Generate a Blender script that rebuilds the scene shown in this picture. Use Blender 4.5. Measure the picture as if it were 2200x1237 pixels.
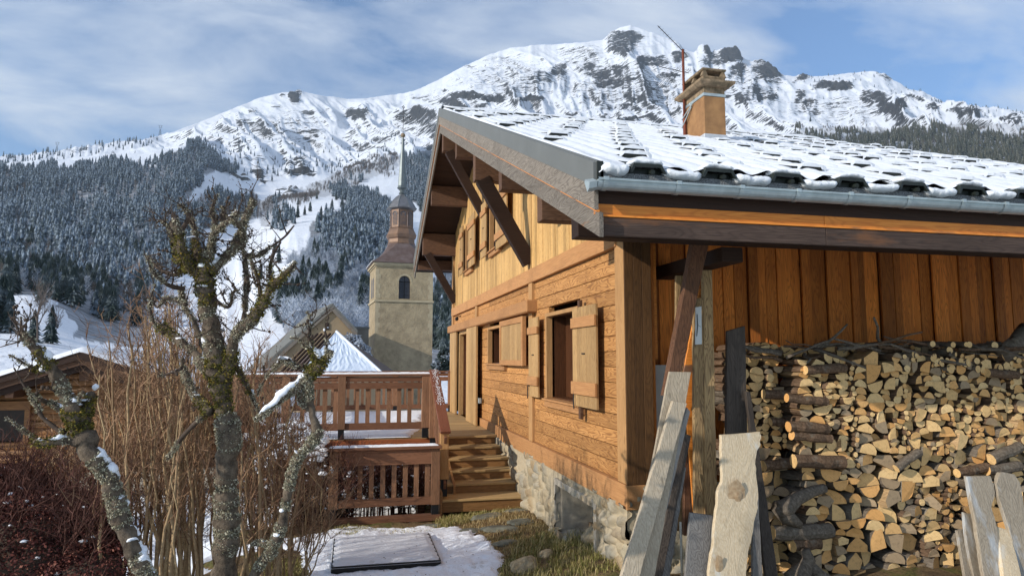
import bpy, math, random
import numpy as np
from mathutils import Vector, Matrix, noise as mnoise
for o in list(bpy.data.objects): bpy.data.objects.remove(o)
SC = bpy.context.scene
COL = SC.collection
R = math.radians

# ------------------------------------------------------------------ camera
# World: origin at the lens, +Y along the gable wall, +X along the eaves wall, Z up (metres)
FPX = 1470.0; YAW = 13.1; PIT = 5.93
cam = bpy.data.cameras.new('camera'); cam_o = bpy.data.objects.new('camera', cam)
COL.objects.link(cam_o); SC.camera = cam_o
cam.sensor_width = 36; cam.lens = FPX / 2200 * 36; cam.clip_start = 0.05; cam.clip_end = 60000
cam_o.location = (0, 0, 0); cam_o.rotation_euler = (R(90 + PIT), 0, R(-YAW))

# ------------------------------------------------------------------ sky, sun, exposure
SUN_A, SUN_E = 20.0, 21.0          # light travels +X, turned SUN_A towards +Y; elevation SUN_E
SC.world = bpy.data.worlds.new('World'); W = SC.world; W.use_nodes = True
nt = W.node_tree; N = nt.nodes; L = nt.links; N.clear()
out = N.new('ShaderNodeOutputWorld'); bg = N.new('ShaderNodeBackground'); sky = N.new('ShaderNodeTexSky')
sky.sky_type = 'NISHITA'; sky.sun_disc = False; sky.sun_elevation = R(SUN_E)
sky.sun_rotation = R(270 - SUN_A); sky.altitude = 1100; sky.air_density = 1.0; sky.dust_density = 0.4; sky.ozone_density = 1.5
tc = N.new('ShaderNodeTexCoord')
sepd = N.new('ShaderNodeSeparateXYZ'); L.new(tc.outputs['Generated'], sepd.inputs[0])
# clouds lie on a high layer: project the view direction on a plane
zc = N.new('ShaderNodeMath'); zc.operation = 'ADD'; zc.inputs[1].default_value = 0.22; L.new(sepd.outputs[2], zc.inputs[0])
zm = N.new('ShaderNodeMath'); zm.operation = 'MAXIMUM'; zm.inputs[1].default_value = 0.05; L.new(zc.outputs[0], zm.inputs[0])
cx = N.new('ShaderNodeMath'); cx.operation = 'DIVIDE'; L.new(sepd.outputs[0], cx.inputs[0]); L.new(zm.outputs[0], cx.inputs[1])
cy = N.new('ShaderNodeMath'); cy.operation = 'DIVIDE'; L.new(sepd.outputs[1], cy.inputs[0]); L.new(zm.outputs[0], cy.inputs[1])
cmb = N.new('ShaderNodeCombineXYZ'); L.new(cx.outputs[0], cmb.inputs[0]); L.new(cy.outputs[0], cmb.inputs[1])
mp = N.new('ShaderNodeMapping'); mp.inputs['Rotation'].default_value = (0, 0, R(35)); mp.inputs['Scale'].default_value = (1.0, 1.9, 1); mp.inputs['Location'].default_value = (0.35, 1.2, 0)
L.new(cmb.outputs[0], mp.inputs[0])
n1 = N.new('ShaderNodeTexNoise'); n1.inputs['Scale'].default_value = 1.5; n1.inputs['Detail'].default_value = 9; n1.inputs['Roughness'].default_value = 0.58; n1.inputs['Distortion'].default_value = 0.35
L.new(mp.outputs[0], n1.inputs[0])
cr = N.new('ShaderNodeValToRGB'); cr.color_ramp.elements[0].position = 0.37; cr.color_ramp.elements[1].position = 0.60
cr.color_ramp.elements[0].color = (0.02, 0.02, 0.02, 1); cr.color_ramp.elements[1].color = (0.86, 0.86, 0.86, 1)
L.new(n1.outputs[0], cr.inputs[0])
mixc = N.new('ShaderNodeMixRGB'); mixc.inputs[2].default_value = (4.7, 5.15, 5.85, 1)
skyg = N.new('ShaderNodeMixRGB'); skyg.blend_type = 'MULTIPLY'; skyg.inputs[0].default_value = 1.0; skyg.inputs[2].default_value = (0.62, 0.88, 1.12, 1)
L.new(sky.outputs[0], skyg.inputs[1])
L.new(cr.outputs[0], mixc.inputs[0]); L.new(skyg.outputs[0], mixc.inputs[1])
L.new(mixc.outputs[0], bg.inputs[0]); bg.inputs[1].default_value = 0.145; L.new(bg.outputs[0], out.inputs[0])

sl = bpy.data.lights.new('sun', 'SUN'); sl.energy = 3.6; sl.angle = R(0.5); sl.color = (1.0, 0.93, 0.83)
so = bpy.data.objects.new('sun', sl); COL.objects.link(so)
ldir = Vector((math.cos(R(SUN_E)) * math.cos(R(SUN_A)), math.cos(R(SUN_E)) * math.sin(R(SUN_A)), -math.sin(R(SUN_E))))
so.rotation_euler = ldir.to_track_quat('-Z', 'Y').to_euler(); so.location = (-20, -5, 15)
SC.view_settings.view_transform = 'Standard'; SC.view_settings.look = 'None'
SC.view_settings.exposure = 0.22; SC.view_settings.gamma = 1.0
SC.render.engine = 'CYCLES'
try:
    SC.cycles.max_bounces = 6; SC.cycles.volume_bounces = 0; SC.cycles.transparent_max_bounces = 8
except Exception: pass

# ------------------------------------------------------------------ photo geometry (pixels of the 2200 px photo -> points)
_y, _p = R(YAW), R(PIT)
CF = np.array([math.sin(_y) * math.cos(_p), math.cos(_y) * math.cos(_p), math.sin(_p)])
CR = np.array([math.cos(_y), -math.sin(_y), 0.0]); CU = np.cross(CR, CF)
def ray(x, y): return CR * (x - 1100) / FPX - CU * (y - 618.5) / FPX + CF
def onX(x, y, v): r = ray(x, y); return r * v / r[0]
def onY(x, y, v): r = ray(x, y); return r * v / r[1]
def onZ(x, y, v): r = ray(x, y); return r * v / r[2]
def onD(x, y, v): return ray(x, y) * v
def proj(p):
    p = np.asarray(p, float); z = p @ CF
    return 1100 + FPX * (p @ CR) / z, 618.5 - FPX * (p @ CU) / z

# ------------------------------------------------------------------ helpers
def tag(o, label=None, cat=None, group=None, kind=None):
    if label: o['label'] = label
    if cat: o['category'] = cat
    if group: o['group'] = group
    if kind: o['kind'] = kind
    return o
def thing(name, loc, label, cat, group=None, rot=(0, 0, 0)):
    o = bpy.data.objects.new(name, None); COL.objects.link(o); o.location = loc; o.rotation_euler = rot
    o.empty_display_size = 0.2
    return tag(o, label, cat, group)

class MB:
    """collects faces in world space; build() links them as one mesh object"""
    def __init__(s): s.v = []; s.f = []; s.r = []; s.m = []; s.uv = []; s.cr = None; s.cm = 0
    def add(s, vs, fs, rnd=None, mat=None):
        n = len(s.v); s.v.extend([tuple(map(float, v)) for v in vs])
        if rnd is None: rnd = s.cr if s.cr is not None else random.random()
        for f in fs:
            s.f.append(tuple(n + i for i in f)); s.r.append(rnd); s.m.append(s.cm if mat is None else mat)
    def box(s, x0, x1, y0, y1, z0, z1, rnd=None, mat=None):
        v = [(x0, y0, z0), (x1, y0, z0), (x1, y1, z0), (x0, y1, z0), (x0, y0, z1), (x1, y0, z1), (x1, y1, z1), (x0, y1, z1)]
        s.add(v, [(0, 3, 2, 1), (4, 5, 6, 7), (0, 1, 5, 4), (1, 2, 6, 5), (2, 3, 7, 6), (3, 0, 4, 7)], rnd, mat)
    def bar(s, a, b, w, h, up=(0, 0, 1), rnd=None, mat=None):
        a = Vector(a); b = Vector(b); d = (b - a).normalized(); up = Vector(up)
        sd = d.cross(up)
        if sd.length < 1e-4: sd = d.cross(Vector((1, 0, 0)))
        sd.normalize(); u = sd.cross(d).normalized()
        v = []
        for p in (a, b):
            for i, j in ((-1, -1), (1, -1), (1, 1), (-1, 1)): v.append(p + sd * i * w / 2 + u * j * h / 2)
        s.add(v, [(3, 2, 1, 0), (4, 5, 6, 7), (0, 1, 5, 4), (1, 2, 6, 5), (2, 3, 7, 6), (3, 0, 4, 7)], rnd, mat)
    def prism(s, poly, vec, rnd=None, mat=None):
        vec = Vector(vec); n = len(poly); P = [Vector(p) for p in poly]
        v = P + [p + vec for p in P]
        f = [tuple(range(n))[::-1], tuple(range(n, 2 * n))] + [(i, (i + 1) % n, n + (i + 1) % n, n + i) for i in range(n)]
        s.add(v, f, rnd, mat)
    def tube(s, pts, rad, sides=6, cap=True, rnd=None, mat=None, jit=0):
        P = [Vector(p) for p in pts]; n = len(P)
        if n < 2: return
        ref = Vector((0.3, 0.5, 0.8)); vs = []
        for i, p in enumerate(P):
            d = (P[min(i + 1, n - 1)] - P[max(i - 1, 0)])
            if d.length < 1e-9: d = Vector((0, 0, 1))
            d.normalize(); a = d.cross(ref)
            if a.length < 1e-3: a = d.cross(Vector((1, 0, 0)))
            a.normalize(); b = d.cross(a); ref = a.cross(d) if False else ref
            r = rad[i] if hasattr(rad, '__len__') else rad
            for k in range(sides):
                t = 2 * math.pi * k / sides; rr = r * (1 + (random.uniform(-jit, jit) if jit else 0))
                vs.append(p + (a * math.cos(t) + b * math.sin(t)) * rr)
        fs = []
        for i in range(n - 1):
            for k in range(sides):
                k2 = (k + 1) % sides
                fs.append((i * sides + k, (i + 1) * sides + k, (i + 1) * sides + k2, i * sides + k2))
        if cap:
            fs.append(tuple(range(sides))); fs.append(tuple((n - 1) * sides + k for k in range(sides))[::-1])
        s.add(vs, fs, rnd, mat)
    def blob(s, c, rx, ry, rz, nu=8, nv=6, jit=0.12, rnd=None, mat=None):
        vs = []; c = Vector(c)
        for j in range(1, nv):
            ph = math.pi * j / nv
            for i in range(nu):
                th = 2 * math.pi * i / nu; q = 1 + random.uniform(-jit, jit)
                vs.append(c + Vector((rx * math.sin(ph) * math.cos(th), ry * math.sin(ph) * math.sin(th), rz * math.cos(ph))) * q)
        vs.append(c + Vector((0, 0, rz))); vs.append(c - Vector((0, 0, rz))); t = len(vs) - 2; fs = []
        for j in range(nv - 2):
            for i in range(nu):
                i2 = (i + 1) % nu; fs.append((j * nu + i, (j + 1) * nu + i, (j + 1) * nu + i2, j * nu + i2))
        for i in range(nu):
            fs.append((t, i, (i + 1) % nu)); fs.append((t + 1, (nv - 2) * nu + (i + 1) % nu, (nv - 2) * nu + i))
        s.add(vs, fs, rnd, mat)
    def build(s, name, mat, parent=None, smooth=False, bevel=0, label=None, origin=None):
        me = bpy.data.meshes.new(name)
        off = Vector((0, 0, 0)); inv = None
        if parent is not None:
            m = Matrix.Identity(4); q = parent
            while q is not None:
                m = Matrix.LocRotScale(q.location, q.rotation_euler, q.scale) @ m; q = q.parent
            inv = m.inverted()
        V = s.v
        if inv is not None: V = [tuple(inv @ Vector(v)) for v in V]
        elif origin is not None:
            oo = Vector(origin); V = [tuple(Vector(v) - oo) for v in V]
        me.from_pydata(V, [], s.f)
        at = me.attributes.new('rnd', 'FLOAT', 'FACE'); at.data.foreach_set('value', s.r)
        for mm in (mat if isinstance(mat, (list, tuple)) else [mat]): me.materials.append(mm)
        if any(s.m): me.polygons.foreach_set('material_index', s.m)
        if smooth: me.polygons.foreach_set('use_smooth', [True] * len(me.polygons))
        me.update(); me.validate()
        o = bpy.data.objects.new(name, me); COL.objects.link(o)
        if parent is not None: o.parent = parent
        elif origin is not None: o.location = origin
        if bevel:
            b = o.modifiers.new('bevel', 'BEVEL'); b.width = bevel; b.segments = 1; b.limit_method = 'ANGLE'; b.angle_limit = R(40)
        if label: o['label'] = label
        return o

def npmesh(name, V, Fc, mat, parent=None, smooth=False, attrs=None, nv=None):
    """fast mesh from numpy arrays; Fc is (n,3) or (n,4); attrs: {name: per-point floats}"""
    me = bpy.data.meshes.new(name); V = np.asarray(V, np.float32); Fc = np.asarray(Fc, np.int32)
    k = Fc.shape[1]; n = len(Fc)
    me.vertices.add(len(V)); me.vertices.foreach_set('co', V.ravel())
    me.loops.add(n * k); me.loops.foreach_set('vertex_index', Fc.ravel())
    me.polygons.add(n); me.polygons.foreach_set('loop_start', np.arange(0, n * k, k, dtype=np.int32))
    me.polygons.foreach_set('loop_total', np.full(n, k, np.int32))
    if smooth: me.polygons.foreach_set('use_smooth', np.ones(n, bool))
    for a, vals in (attrs or {}).items():
        at = me.attributes.new(a, 'FLOAT', 'POINT'); at.data.foreach_set('value', np.asarray(vals, np.float32))
    me.materials.append(mat); me.update(calc_edges=True)
    o = bpy.data.objects.new(name, me); COL.objects.link(o)
    if parent is not None: o.parent = parent
    return o

# numpy value noise ---------------------------------------------------------
def _h(ix, iy, seed):
    n = (ix * 374761393 + iy * 668265263 + seed * 982451653) & 0x7fffffff
    n = ((n ^ (n >> 13)) * 1274126177) & 0x7fffffff
    n = ((n ^ (n >> 16)) * 2246822519) & 0x7fffffff
    return ((n ^ (n >> 15)) & 0xffff) / 65535.0
def vnoise(x, y, seed=0):
    x = np.asarray(x, float); y = np.asarray(y, float)
    xi = np.floor(x).astype(np.int64); yi = np.floor(y).astype(np.int64); u = x - xi; v = y - yi
    u = u * u * u * (u * (u * 6 - 15) + 10); v = v * v * v * (v * (v * 6 - 15) + 10)
    a = _h(xi, yi, seed); b = _h(xi + 1, yi, seed); c = _h(xi, yi + 1, seed); d = _h(xi + 1, yi + 1, seed)
    return (a * (1 - u) + b * u) * (1 - v) + (c * (1 - u) + d * u) * v
def fbm(x, y, o=5, seed=0, g=0.5):
    s = 0; a = 1; t = 0
    for i in range(o):
        s = s + a * vnoise(x * 2 ** i + 17.3 * i, y * 2 ** i - 9.1 * i, seed + i); t += a; a *= g
    return s / t
def ridged(x, y, o=5, seed=0, g=0.55):
    s = 0; a = 1; t = 0
    for i in range(o):
        s = s + a * (1 - np.abs(2 * vnoise(x * 2 ** i + 5.3 * i, y * 2 ** i + 3.7 * i, seed + i) - 1)) ** 1.6; t += a; a *= g
    return s / t

# ------------------------------------------------------------------ materials
MATS = {}
def newmat(name, rough=0.8, spec=0.3):
    m = bpy.data.materials.new(name); m.use_nodes = True; nt = m.node_tree
    b = nt.nodes['Principled BSDF']; b.inputs['Roughness'].default_value = rough
    b.inputs['Specular IOR Level'].default_value = spec
    MATS[name] = m
    return m, nt, b
def nd(nt, t, **k):
    n = nt.nodes.new(t)
    for a, v in k.items():
        if a.startswith('i_'): n.inputs[int(a[2:])].default_value = v
        else: setattr(n, a, v)
    return n
def ramp(nt, src, stops, interp='LINEAR'):
    r = nt.nodes.new('ShaderNodeValToRGB'); e = r.color_ramp; e.interpolation = interp
    while len(e.elements) < len(stops): e.elements.new(0.5)
    for i, (p, c) in enumerate(stops):
        e.elements[i].position = p; e.elements[i].color = (c[0], c[1], c[2], 1) if hasattr(c, '__len__') else (c, c, c, 1)
    nt.links.new(src, r.inputs[0]); return r.outputs[0]
def mixn(nt, a, b, f, blend='MIX'):
    m = nt.nodes.new('ShaderNodeMixRGB'); m.blend_type = blend
    for i, s in ((0, f), (1, a), (2, b)):
        if isinstance(s, bpy.types.NodeSocket): nt.links.new(s, m.inputs[i])
        elif hasattr(s, '__len__'): m.inputs[i].default_value = (s[0], s[1], s[2], 1)
        else: m.inputs[i].default_value = s
    return m.outputs[0]
def mth(nt, op, a, b=None, c=None):
    m = nt.nodes.new('ShaderNodeMath'); m.operation = op
    for i, s in enumerate((a, b, c)):
        if s is None: continue
        if isinstance(s, bpy.types.NodeSocket): nt.links.new(s, m.inputs[i])
        else: m.inputs[i].default_value = s
    return m.outputs[0]
def noise(nt, vec, scale, detail=4, rough=0.5, dist=0, out=0):
    n = nt.nodes.new('ShaderNodeTexNoise'); n.inputs['Scale'].default_value = scale; n.inputs['Detail'].default_value = detail
    n.inputs['Roughness'].default_value = rough; n.inputs['Distortion'].default_value = dist
    if vec is not None: nt.links.new(vec, n.inputs[0])
    return n.outputs[out]
def mapping(nt, vec, scale=(1, 1, 1), loc=(0, 0, 0), rot=(0, 0, 0)):
    m = nt.nodes.new('ShaderNodeMapping'); m.inputs['Scale'].default_value = scale; m.inputs['Location'].default_value = loc; m.inputs['Rotation'].default_value = rot
    nt.links.new(vec, m.inputs[0]); return m.outputs[0]
def objco(nt): return nt.nodes.new('ShaderNodeTexCoord').outputs['Object']
def geo(nt, o): return nt.nodes.new('ShaderNodeNewGeometry').outputs[o]
def attr(nt, name):
    a = nt.nodes.new('ShaderNodeAttribute'); a.attribute_name = name; return a.outputs['Fac']
def bump(nt, b, h, strength=0.5, dist=0.01):
    n = nt.nodes.new('ShaderNodeBump'); n.inputs['Strength'].default_value = strength; n.inputs['Distance'].default_value = dist
    nt.links.new(h, n.inputs['Height']); nt.links.new(n.outputs[0], b.inputs['Normal'])

def wood(name, axis, c_lo, c_hi, c_line=None, grain=1.0, lines=0.5, vary=0.35, weather=None, rough=0.72, knots=0.35, bmp=0.4, spec=0.25, hue=None, snowtop=0):
    """boards: grain runs along axis; contour lines of a stretched noise give the flame figure; 'rnd' varies each board"""
    m, nt, b = newmat(name, rough, spec)
    co = objco(nt); rn = attr(nt, 'rnd')
    off = nd(nt, 'ShaderNodeCombineXYZ'); sc = mth(nt, 'MULTIPLY', rn, 37.0)
    for i in range(3): nt.links.new(sc, off.inputs[i])
    va = nd(nt, 'ShaderNodeVectorMath', operation='ADD'); nt.links.new(co, va.inputs[0]); nt.links.new(off.outputs[0], va.inputs[1])
    s = [7.0 * grain] * 3; s['xyz'.index(axis)] = 0.9 * grain
    v = mapping(nt, va.outputs[0], s)
    base = noise(nt, v, 1.0, 2, 0.45, 0.25)
    ring = mth(nt, 'SINE', mth(nt, 'MULTIPLY', base, 115.0))
    ring = mth(nt, 'MULTIPLY_ADD', ring, 0.5, 0.5)
    ring = mth(nt, 'POWER', ring, 3.0)
    fs = [120.0] * 3; fs['xyz'.index(axis)] = 2.5
    fine = noise(nt, mapping(nt, va.outputs[0], fs), 1.0, 3, 0.6)
    big = noise(nt, mapping(nt, va.outputs[0], [2.2 if i != 'xyz'.index(axis) else 1.1 for i in range(3)]), 1.0, 4, 0.6)
    col = mixn(nt, c_lo, c_hi, ramp(nt, fine, [(0.3, 0.0), (0.7, 1.0)]))
    col = mixn(nt, col, c_line or tuple(c * 0.45 for c in c_lo), mth(nt, 'MULTIPLY', ring, lines))
    # knots
    kn = nd(nt, 'ShaderNodeTexVoronoi'); kn.inputs['Scale'].default_value = 1.0
    ks = [5.0] * 3; ks['xyz'.index(axis)] = 1.8
    nt.links.new(mapping(nt, va.outputs[0], ks), kn.inputs[0])
    kf = ramp(nt, kn.outputs['Distance'], [(0.06, 1.0), (0.12, 0.0)])
    col = mixn(nt, col, tuple(c * 0.3 for c in c_lo), mth(nt, 'MULTIPLY', kf, knots))
    # stain patches and per-board tone
    col = mixn(nt, col, tuple(c * 0.55 for c in c_lo), ramp(nt, big, [(0.5, 0.0), (0.78, 0.55)]))
    tone = mth(nt, 'MULTIPLY_ADD', rn, vary, 1 - vary / 2)
    tn = nd(nt, 'ShaderNodeCombineXYZ')
    for i in range(3): nt.links.new(tone, tn.inputs[i])
    col = mixn(nt, col, tn.outputs[0], 1.0, 'MULTIPLY')
    if weather:
        wf = noise(nt, mapping(nt, va.outputs[0], [3.0 if i != 'xyz'.index(axis) else 0.7 for i in range(3)]), 1.0, 5, 0.65)
        col = mixn(nt, col, weather[0], ramp(nt, wf, [(0.5 - weather[1], 0.0), (0.62 - weather[1] * 0.5, 1.0)]))
    nt.links.new(col, b.inputs['Base Color'])
    hh = mth(nt, 'SUBTRACT', mth(nt, 'MULTIPLY', fine, 0.6), mth(nt, 'MULTIPLY', ring, 0.5))
    bump(nt, b, hh, bmp, 0.004)
    return m
def plain(name, c, rough=0.6, metal=0, var=0.2, scale=6, spec=0.3, bmp=0, dist=0.01, c2=None, det=5):
    m, nt, b = newmat(name, rough, spec); b.inputs['Metallic'].default_value = metal
    co = objco(nt); n = noise(nt, co, scale, det, 0.6)
    c2 = c2 or tuple(x * (1 - var) for x in c)
    nt.links.new(mixn(nt, c2, c, ramp(nt, n, [(0.3, 0.0), (0.7, 1.0)])), b.inputs['Base Color'])
    if bmp: bump(nt, b, noise(nt, co, scale * 4, 5, 0.7), bmp, dist)
    return m
def snowmat(name, c=(0.86, 0.88, 0.92), scale=14, bmp=0.5, dist=0.02, dirt=0.0):
    m, nt, b = newmat(name, 0.65, 0.2); co = objco(nt)
    n = noise(nt, co, scale, 8, 0.62)
    col = mixn(nt, tuple(x * 0.95 for x in c), c, n)
    if dirt:
        dn = noise(nt, co, 3.3, 7, 0.72)
        col = mixn(nt, col, (0.24, 0.19, 0.12), mth(nt, 'MULTIPLY', ramp(nt, dn, [(0.62, 0.0), (0.70, 1.0)]), dirt))
    nt.links.new(col, b.inputs['Base Color'])
    b.inputs['Subsurface Weight'].default_value = 0.0
    bump(nt, b, n, bmp, dist)
    return m
# ================================================================== TERRAIN
SKY = [(-900, 345), (-300, 338), (0, 333), (100, 325), (200, 308), (290, 299), (340, 290), (400, 268), (450, 249), (500, 228), (550, 208), (600, 197), (640, 195), (670, 202), (700, 206), (740, 212),
       (780, 211), (830, 204), (865, 200), (900, 190), (950, 165), (1000, 140), (1050, 117), (1100, 103), (1150, 97), (1200, 95), (1260, 91), (1300, 86), (1318, 70), (1340, 58), (1362, 53), (1385, 62), (1410, 69),
       (1440, 80), (1468, 90), (1478, 104), (1498, 112), (1506, 108), (1511, 97), (1521, 93), (1533, 99), (1538, 112), (1546, 109), (1562, 104), (1590, 104), (1602, 108), (1606, 124), (1625, 130), (1652, 128), (1668, 140), (1690, 158),
       (1720, 163), (1735, 160), (1760, 162), (1800, 160), (1850, 153), (1890, 149), (1915, 157), (1950, 176), (1970, 190), (2000, 194), (2040, 214), (2100, 223), (2200, 236), (2500, 250), (3100, 280)]
CREST_R = [(-900, 2600), (100, 2700), (300, 3000), (420, 4200), (800, 4700), (1200, 4900), (1500, 4700), (1900, 4600), (2100, 3900), (2500, 3400), (3100, 3000)]
PROF_R = [150, 300, 500, 800, 1200, 1700, 2300]
PROF = {-900: [750, 690, 630, 560, 480, 400, 352], 0: [748, 642, 600, 540, 460, 385, 348], 120: [748, 648, 600, 540, 460, 375, 336], 200: [762, 702, 640, 560, 460, 368, 328],
        300: [775, 722, 650, 560, 450, 352, 318], 400: [778, 725, 650, 560, 440, 345, 312], 480: [778, 725, 650, 570, 480, 400, 335], 560: [770, 700, 620, 540, 472, 430, 350],
        650: [762, 680, 600, 500, 446, 415, 350], 740: [770, 690, 610, 520, 440, 410, 345], 850: [775, 720, 650, 560, 480, 400, 330], 930: [785, 740, 680, 590, 500, 400, 325],
        1100: [790, 745, 690, 600, 500, 410, 320], 1300: [790, 745, 690, 600, 500, 400, 310], 1700: [790, 745, 690, 600, 480, 380, 292], 1900: [790, 745, 690, 590, 470, 360, 285],
        2200: [790, 740, 680, 580, 460, 345, 282], 3100: [790, 740, 680, 580, 460, 360, 300]}
NPC, PX0, PX1 = 1420, -900, 3100
pxc = np.linspace(PX0, PX1, NPC)
rr = np.concatenate([np.geomspace(1.2, 300, 150)[:-1], np.geomspace(300, 2000, 190)[:-1], np.linspace(2000, 5000, 300), np.linspace(5100, 7500, 14)])
NR = len(rr)
dirs = np.array([ray(x, 450) for x in pxc]); az = np.arctan2(dirs[:, 0], dirs[:, 1])
def slope_of(px, py):
    r = ray(px, py); return r[2] / math.hypot(r[0], r[1])
def smooth(t): t = np.clip(t, 0, 1); return t * t * (3 - 2 * t)
keys = sorted(PROF); skx = [a for a, b in SKY]; sky_ = [b for a, b in SKY]
Zt = np.zeros((NR, NPC))
fine_sky = np.interp(pxc, skx, sky_)
rng = np.random.RandomState(5)
fine_sky = fine_sky + (fbm(pxc / 9.0, pxc * 0, 4, 3) - 0.5) * 5.5 * np.interp(pxc, [300, 450, 900, 1250, 1700, 1760, 1950, 2050], [1.5, 0.3, 0.5, 0.6, 1, .3, .5, 1.5])
prof = np.zeros((len(PROF_R), NPC))
for k in range(len(PROF_R)):
    prof[k] = np.interp(pxc, keys, [PROF[q][k] for q in keys])
    w = np.ones(41) / 41; prof[k] = np.convolve(np.pad(prof[k], 20, 'edge'), w, 'valid')
NEAR_R = [1, 15, 22, 40, 70, 110]; NEAR_Z = [-3.5, -3.5, -3.6, -4.6, -6.0, -4.5]
crest = np.interp(pxc, [a for a, b in CREST_R], [b for a, b in CREST_R])
crest = crest + (fbm(pxc / 60.0, pxc * 0, 3, 8) - .5) * 260
for j in range(NPC):
    px = pxc[j]; rc = crest[j]
    rs = list(NEAR_R); zs = list(NEAR_Z)
    for k, r_ in enumerate(PROF_R):
        rs.append(r_); zs.append(slope_of(px, prof[k, j]) * r_)
    zc_ = slope_of(px, fine_sky[j]) * rc
    z2 = zs[-1]; n = 6
    for q in range(1, n + 1):
        t = q / n; r_ = 2300 + (rc - 2300) * t
        rs.append(r_); zs.append(z2 + (zc_ - z2) * (t ** 1.12))
    rs += [rc + 120, rc + 900, rc + 3500]; zs += [zc_ - 40, zc_ - 650, zc_ - 1500]
    Zt[:, j] = np.interp(rr, rs, zs)
RR, PXX = np.meshgrid(rr, pxc, indexing='ij'); AZ = np.broadcast_to(az, RR.shape)
# smooth the radial kinks a little below the mountain
XW = RR * np.sin(AZ); YW = RR * np.cos(AZ)
tt = np.clip((RR - 1900) / (crest[None, :] - 1900), 0, 1.6)
env = np.where(tt < 1, np.sin(np.pi * np.clip(tt, 0, 1)) ** 0.75, 0)
U_ = AZ * 4600 + (fbm(XW / 1300, YW / 1300, 2, 2) - .5) * 420 + (RR - 3000) * .22 + (fbm(XW / 300, YW / 300, 3, 4) - .5) * 70
gul = ridged(U_ / 330, RR / 1500, 4, 11, 0.5) - 0.55
gul2 = ridged(U_ / 95 + RR / 900, RR / 420, 4, 31, 0.5) - 0.55
rough = fbm(XW / 60, YW / 60, 4, 51) - .5
mtn = smooth((PXX - 250) / 250) * 0.85 + 0.15
Zt += env * mtn * (gul * 205 + gul2 * 30 + rough * 8)
midenv = smooth((RR - 180) / 400) * (1 - smooth((RR - 2200) / 600))
Zt += midenv * ((fbm(XW / 240, YW / 240, 4, 61) - .5) * 26 + (ridged(AZ * 1500 / 130, RR / 500, 3, 71) - .5) * 9)
# rocks: (px, py, rx, ry, strength)
ROCK = [(1100, 170, 120, 40, .42), (1350, 200, 150, 60, .45), (1000, 230, 80, 30, .42), (1800, 235, 130, 30, .45), (1600, 190, 80, 40, .45), (620, 280, 90, 50, .28), (1250, 120, 60, 30, .35), (1345, 88, 42, 24, 1), (1330, 105, 30, 12, .9), (1205, 150, 18, 20, .8), (1265, 150, 22, 20, .9), (1290, 165, 20, 22, 1), (1310, 180, 35, 12, 1), (1325, 152, 20, 12, .8), (1400, 130, 38, 12, .9), (1380, 140, 18, 10, .9), (1350, 170, 22, 8, .8), (1440, 165, 30, 8, 1), (1455, 120, 20, 14, .9),
        (1015, 208, 55, 9, 1.1), (965, 218, 30, 8, 1), (1060, 210, 30, 9, 1.1), (1140, 211, 42, 5, 1.1), (1360, 210, 26, 8, .9), (1355, 235, 24, 9, 1), (1270, 120, 18, 10, .6), (1085, 130, 40, 8, .5), (1000, 145, 22, 6, .6), (955, 193, 14, 6, .7), (1110, 150, 40, 6, .5), (1300, 255, 25, 8, .8), (1350, 258, 25, 7, .8), (1230, 248, 22, 7, .7),
        (1521, 108, 14, 16, 1.6), (1574, 117, 32, 16, 1.7), (1530, 130, 34, 14, .8), (1590, 150, 30, 14, .9), (1650, 152, 30, 26, 1.3), (1640, 135, 25, 8, .8), (1724, 168, 18, 8, 1.2), (1790, 184, 44, 10, 1.15), (1705, 180, 12, 5, .8), (1590, 212, 22, 13, .8), (1545, 210, 22, 10, .7), (1650, 208, 20, 12, .7), (1718, 208, 18, 20, .9), (1745, 225, 26, 10, .8),
        (1880, 212, 34, 14, .9), (1905, 232, 36, 14, 1.1), (1935, 222, 14, 12, 1.1), (1965, 215, 22, 7, .7), (2010, 232, 22, 7, .9), (2085, 240, 44, 8, .9), (2180, 255, 30, 12, .8), (1820, 215, 30, 8, .5), (1895, 165, 16, 10, .5), (1900, 290, 30, 6, .4), (2050, 218, 90, 4, .4),
        (637, 208, 10, 14, 1.3), (605, 202, 14, 6, .8), (590, 233, 16, 5, .6), (655, 245, 16, 6, .8), (675, 285, 18, 10, .7), (768, 246, 30, 13, 1), (530, 262, 22, 10, .6), (545, 235, 14, 6, .5), (900, 235, 18, 12, .7), (905, 210, 22, 8, .5),
        (640, 372, 44, 9, 1.1), (640, 350, 30, 10, .6), (560, 378, 14, 20, .9), (510, 385, 30, 9, .8), (615, 412, 30, 7, .8), (545, 340, 30, 8, .5), (435, 365, 8, 26, .6), (150, 322, 60, 5, .3), (700, 240, 14, 5, .5), (820, 300, 30, 6, .3)]
def proj_grid(X, Y, Z):
    zf = X * CF[0] + Y * CF[1] + Z * CF[2]
    return 1100 + FPX * (X * CR[0] + Y * CR[1] + Z * CR[2]) / zf, 618.5 - FPX * (X * CU[0] + Y * CU[1] + Z * CU[2]) / zf
GX, GY = proj_grid(XW, YW, Zt)
wx = GX + (fbm(GX / 26, GY / 26, 4, 90) - .5) * 34; wy = GY + (fbm(GX / 30, GY / 12, 4, 91) - .5) * 20
rock = np.zeros_like(Zt)
for (a, b, c, d, s) in ROCK:
    q = ((wx - a) / c) ** 2 + ((wy - b) / d) ** 2
    rock = np.maximum(rock, s * np.clip(1.25 - q, 0, 1))
rock *= (RR > 1500) & (tt < 1.02)
# cliffs step outwards: real relief under the rock bands
Zt += rock * ((fbm(XW / 26, YW / 26, 3, 95) - .5) * 46 + 6)
GX, GY = proj_grid(XW, YW, Zt)

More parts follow.
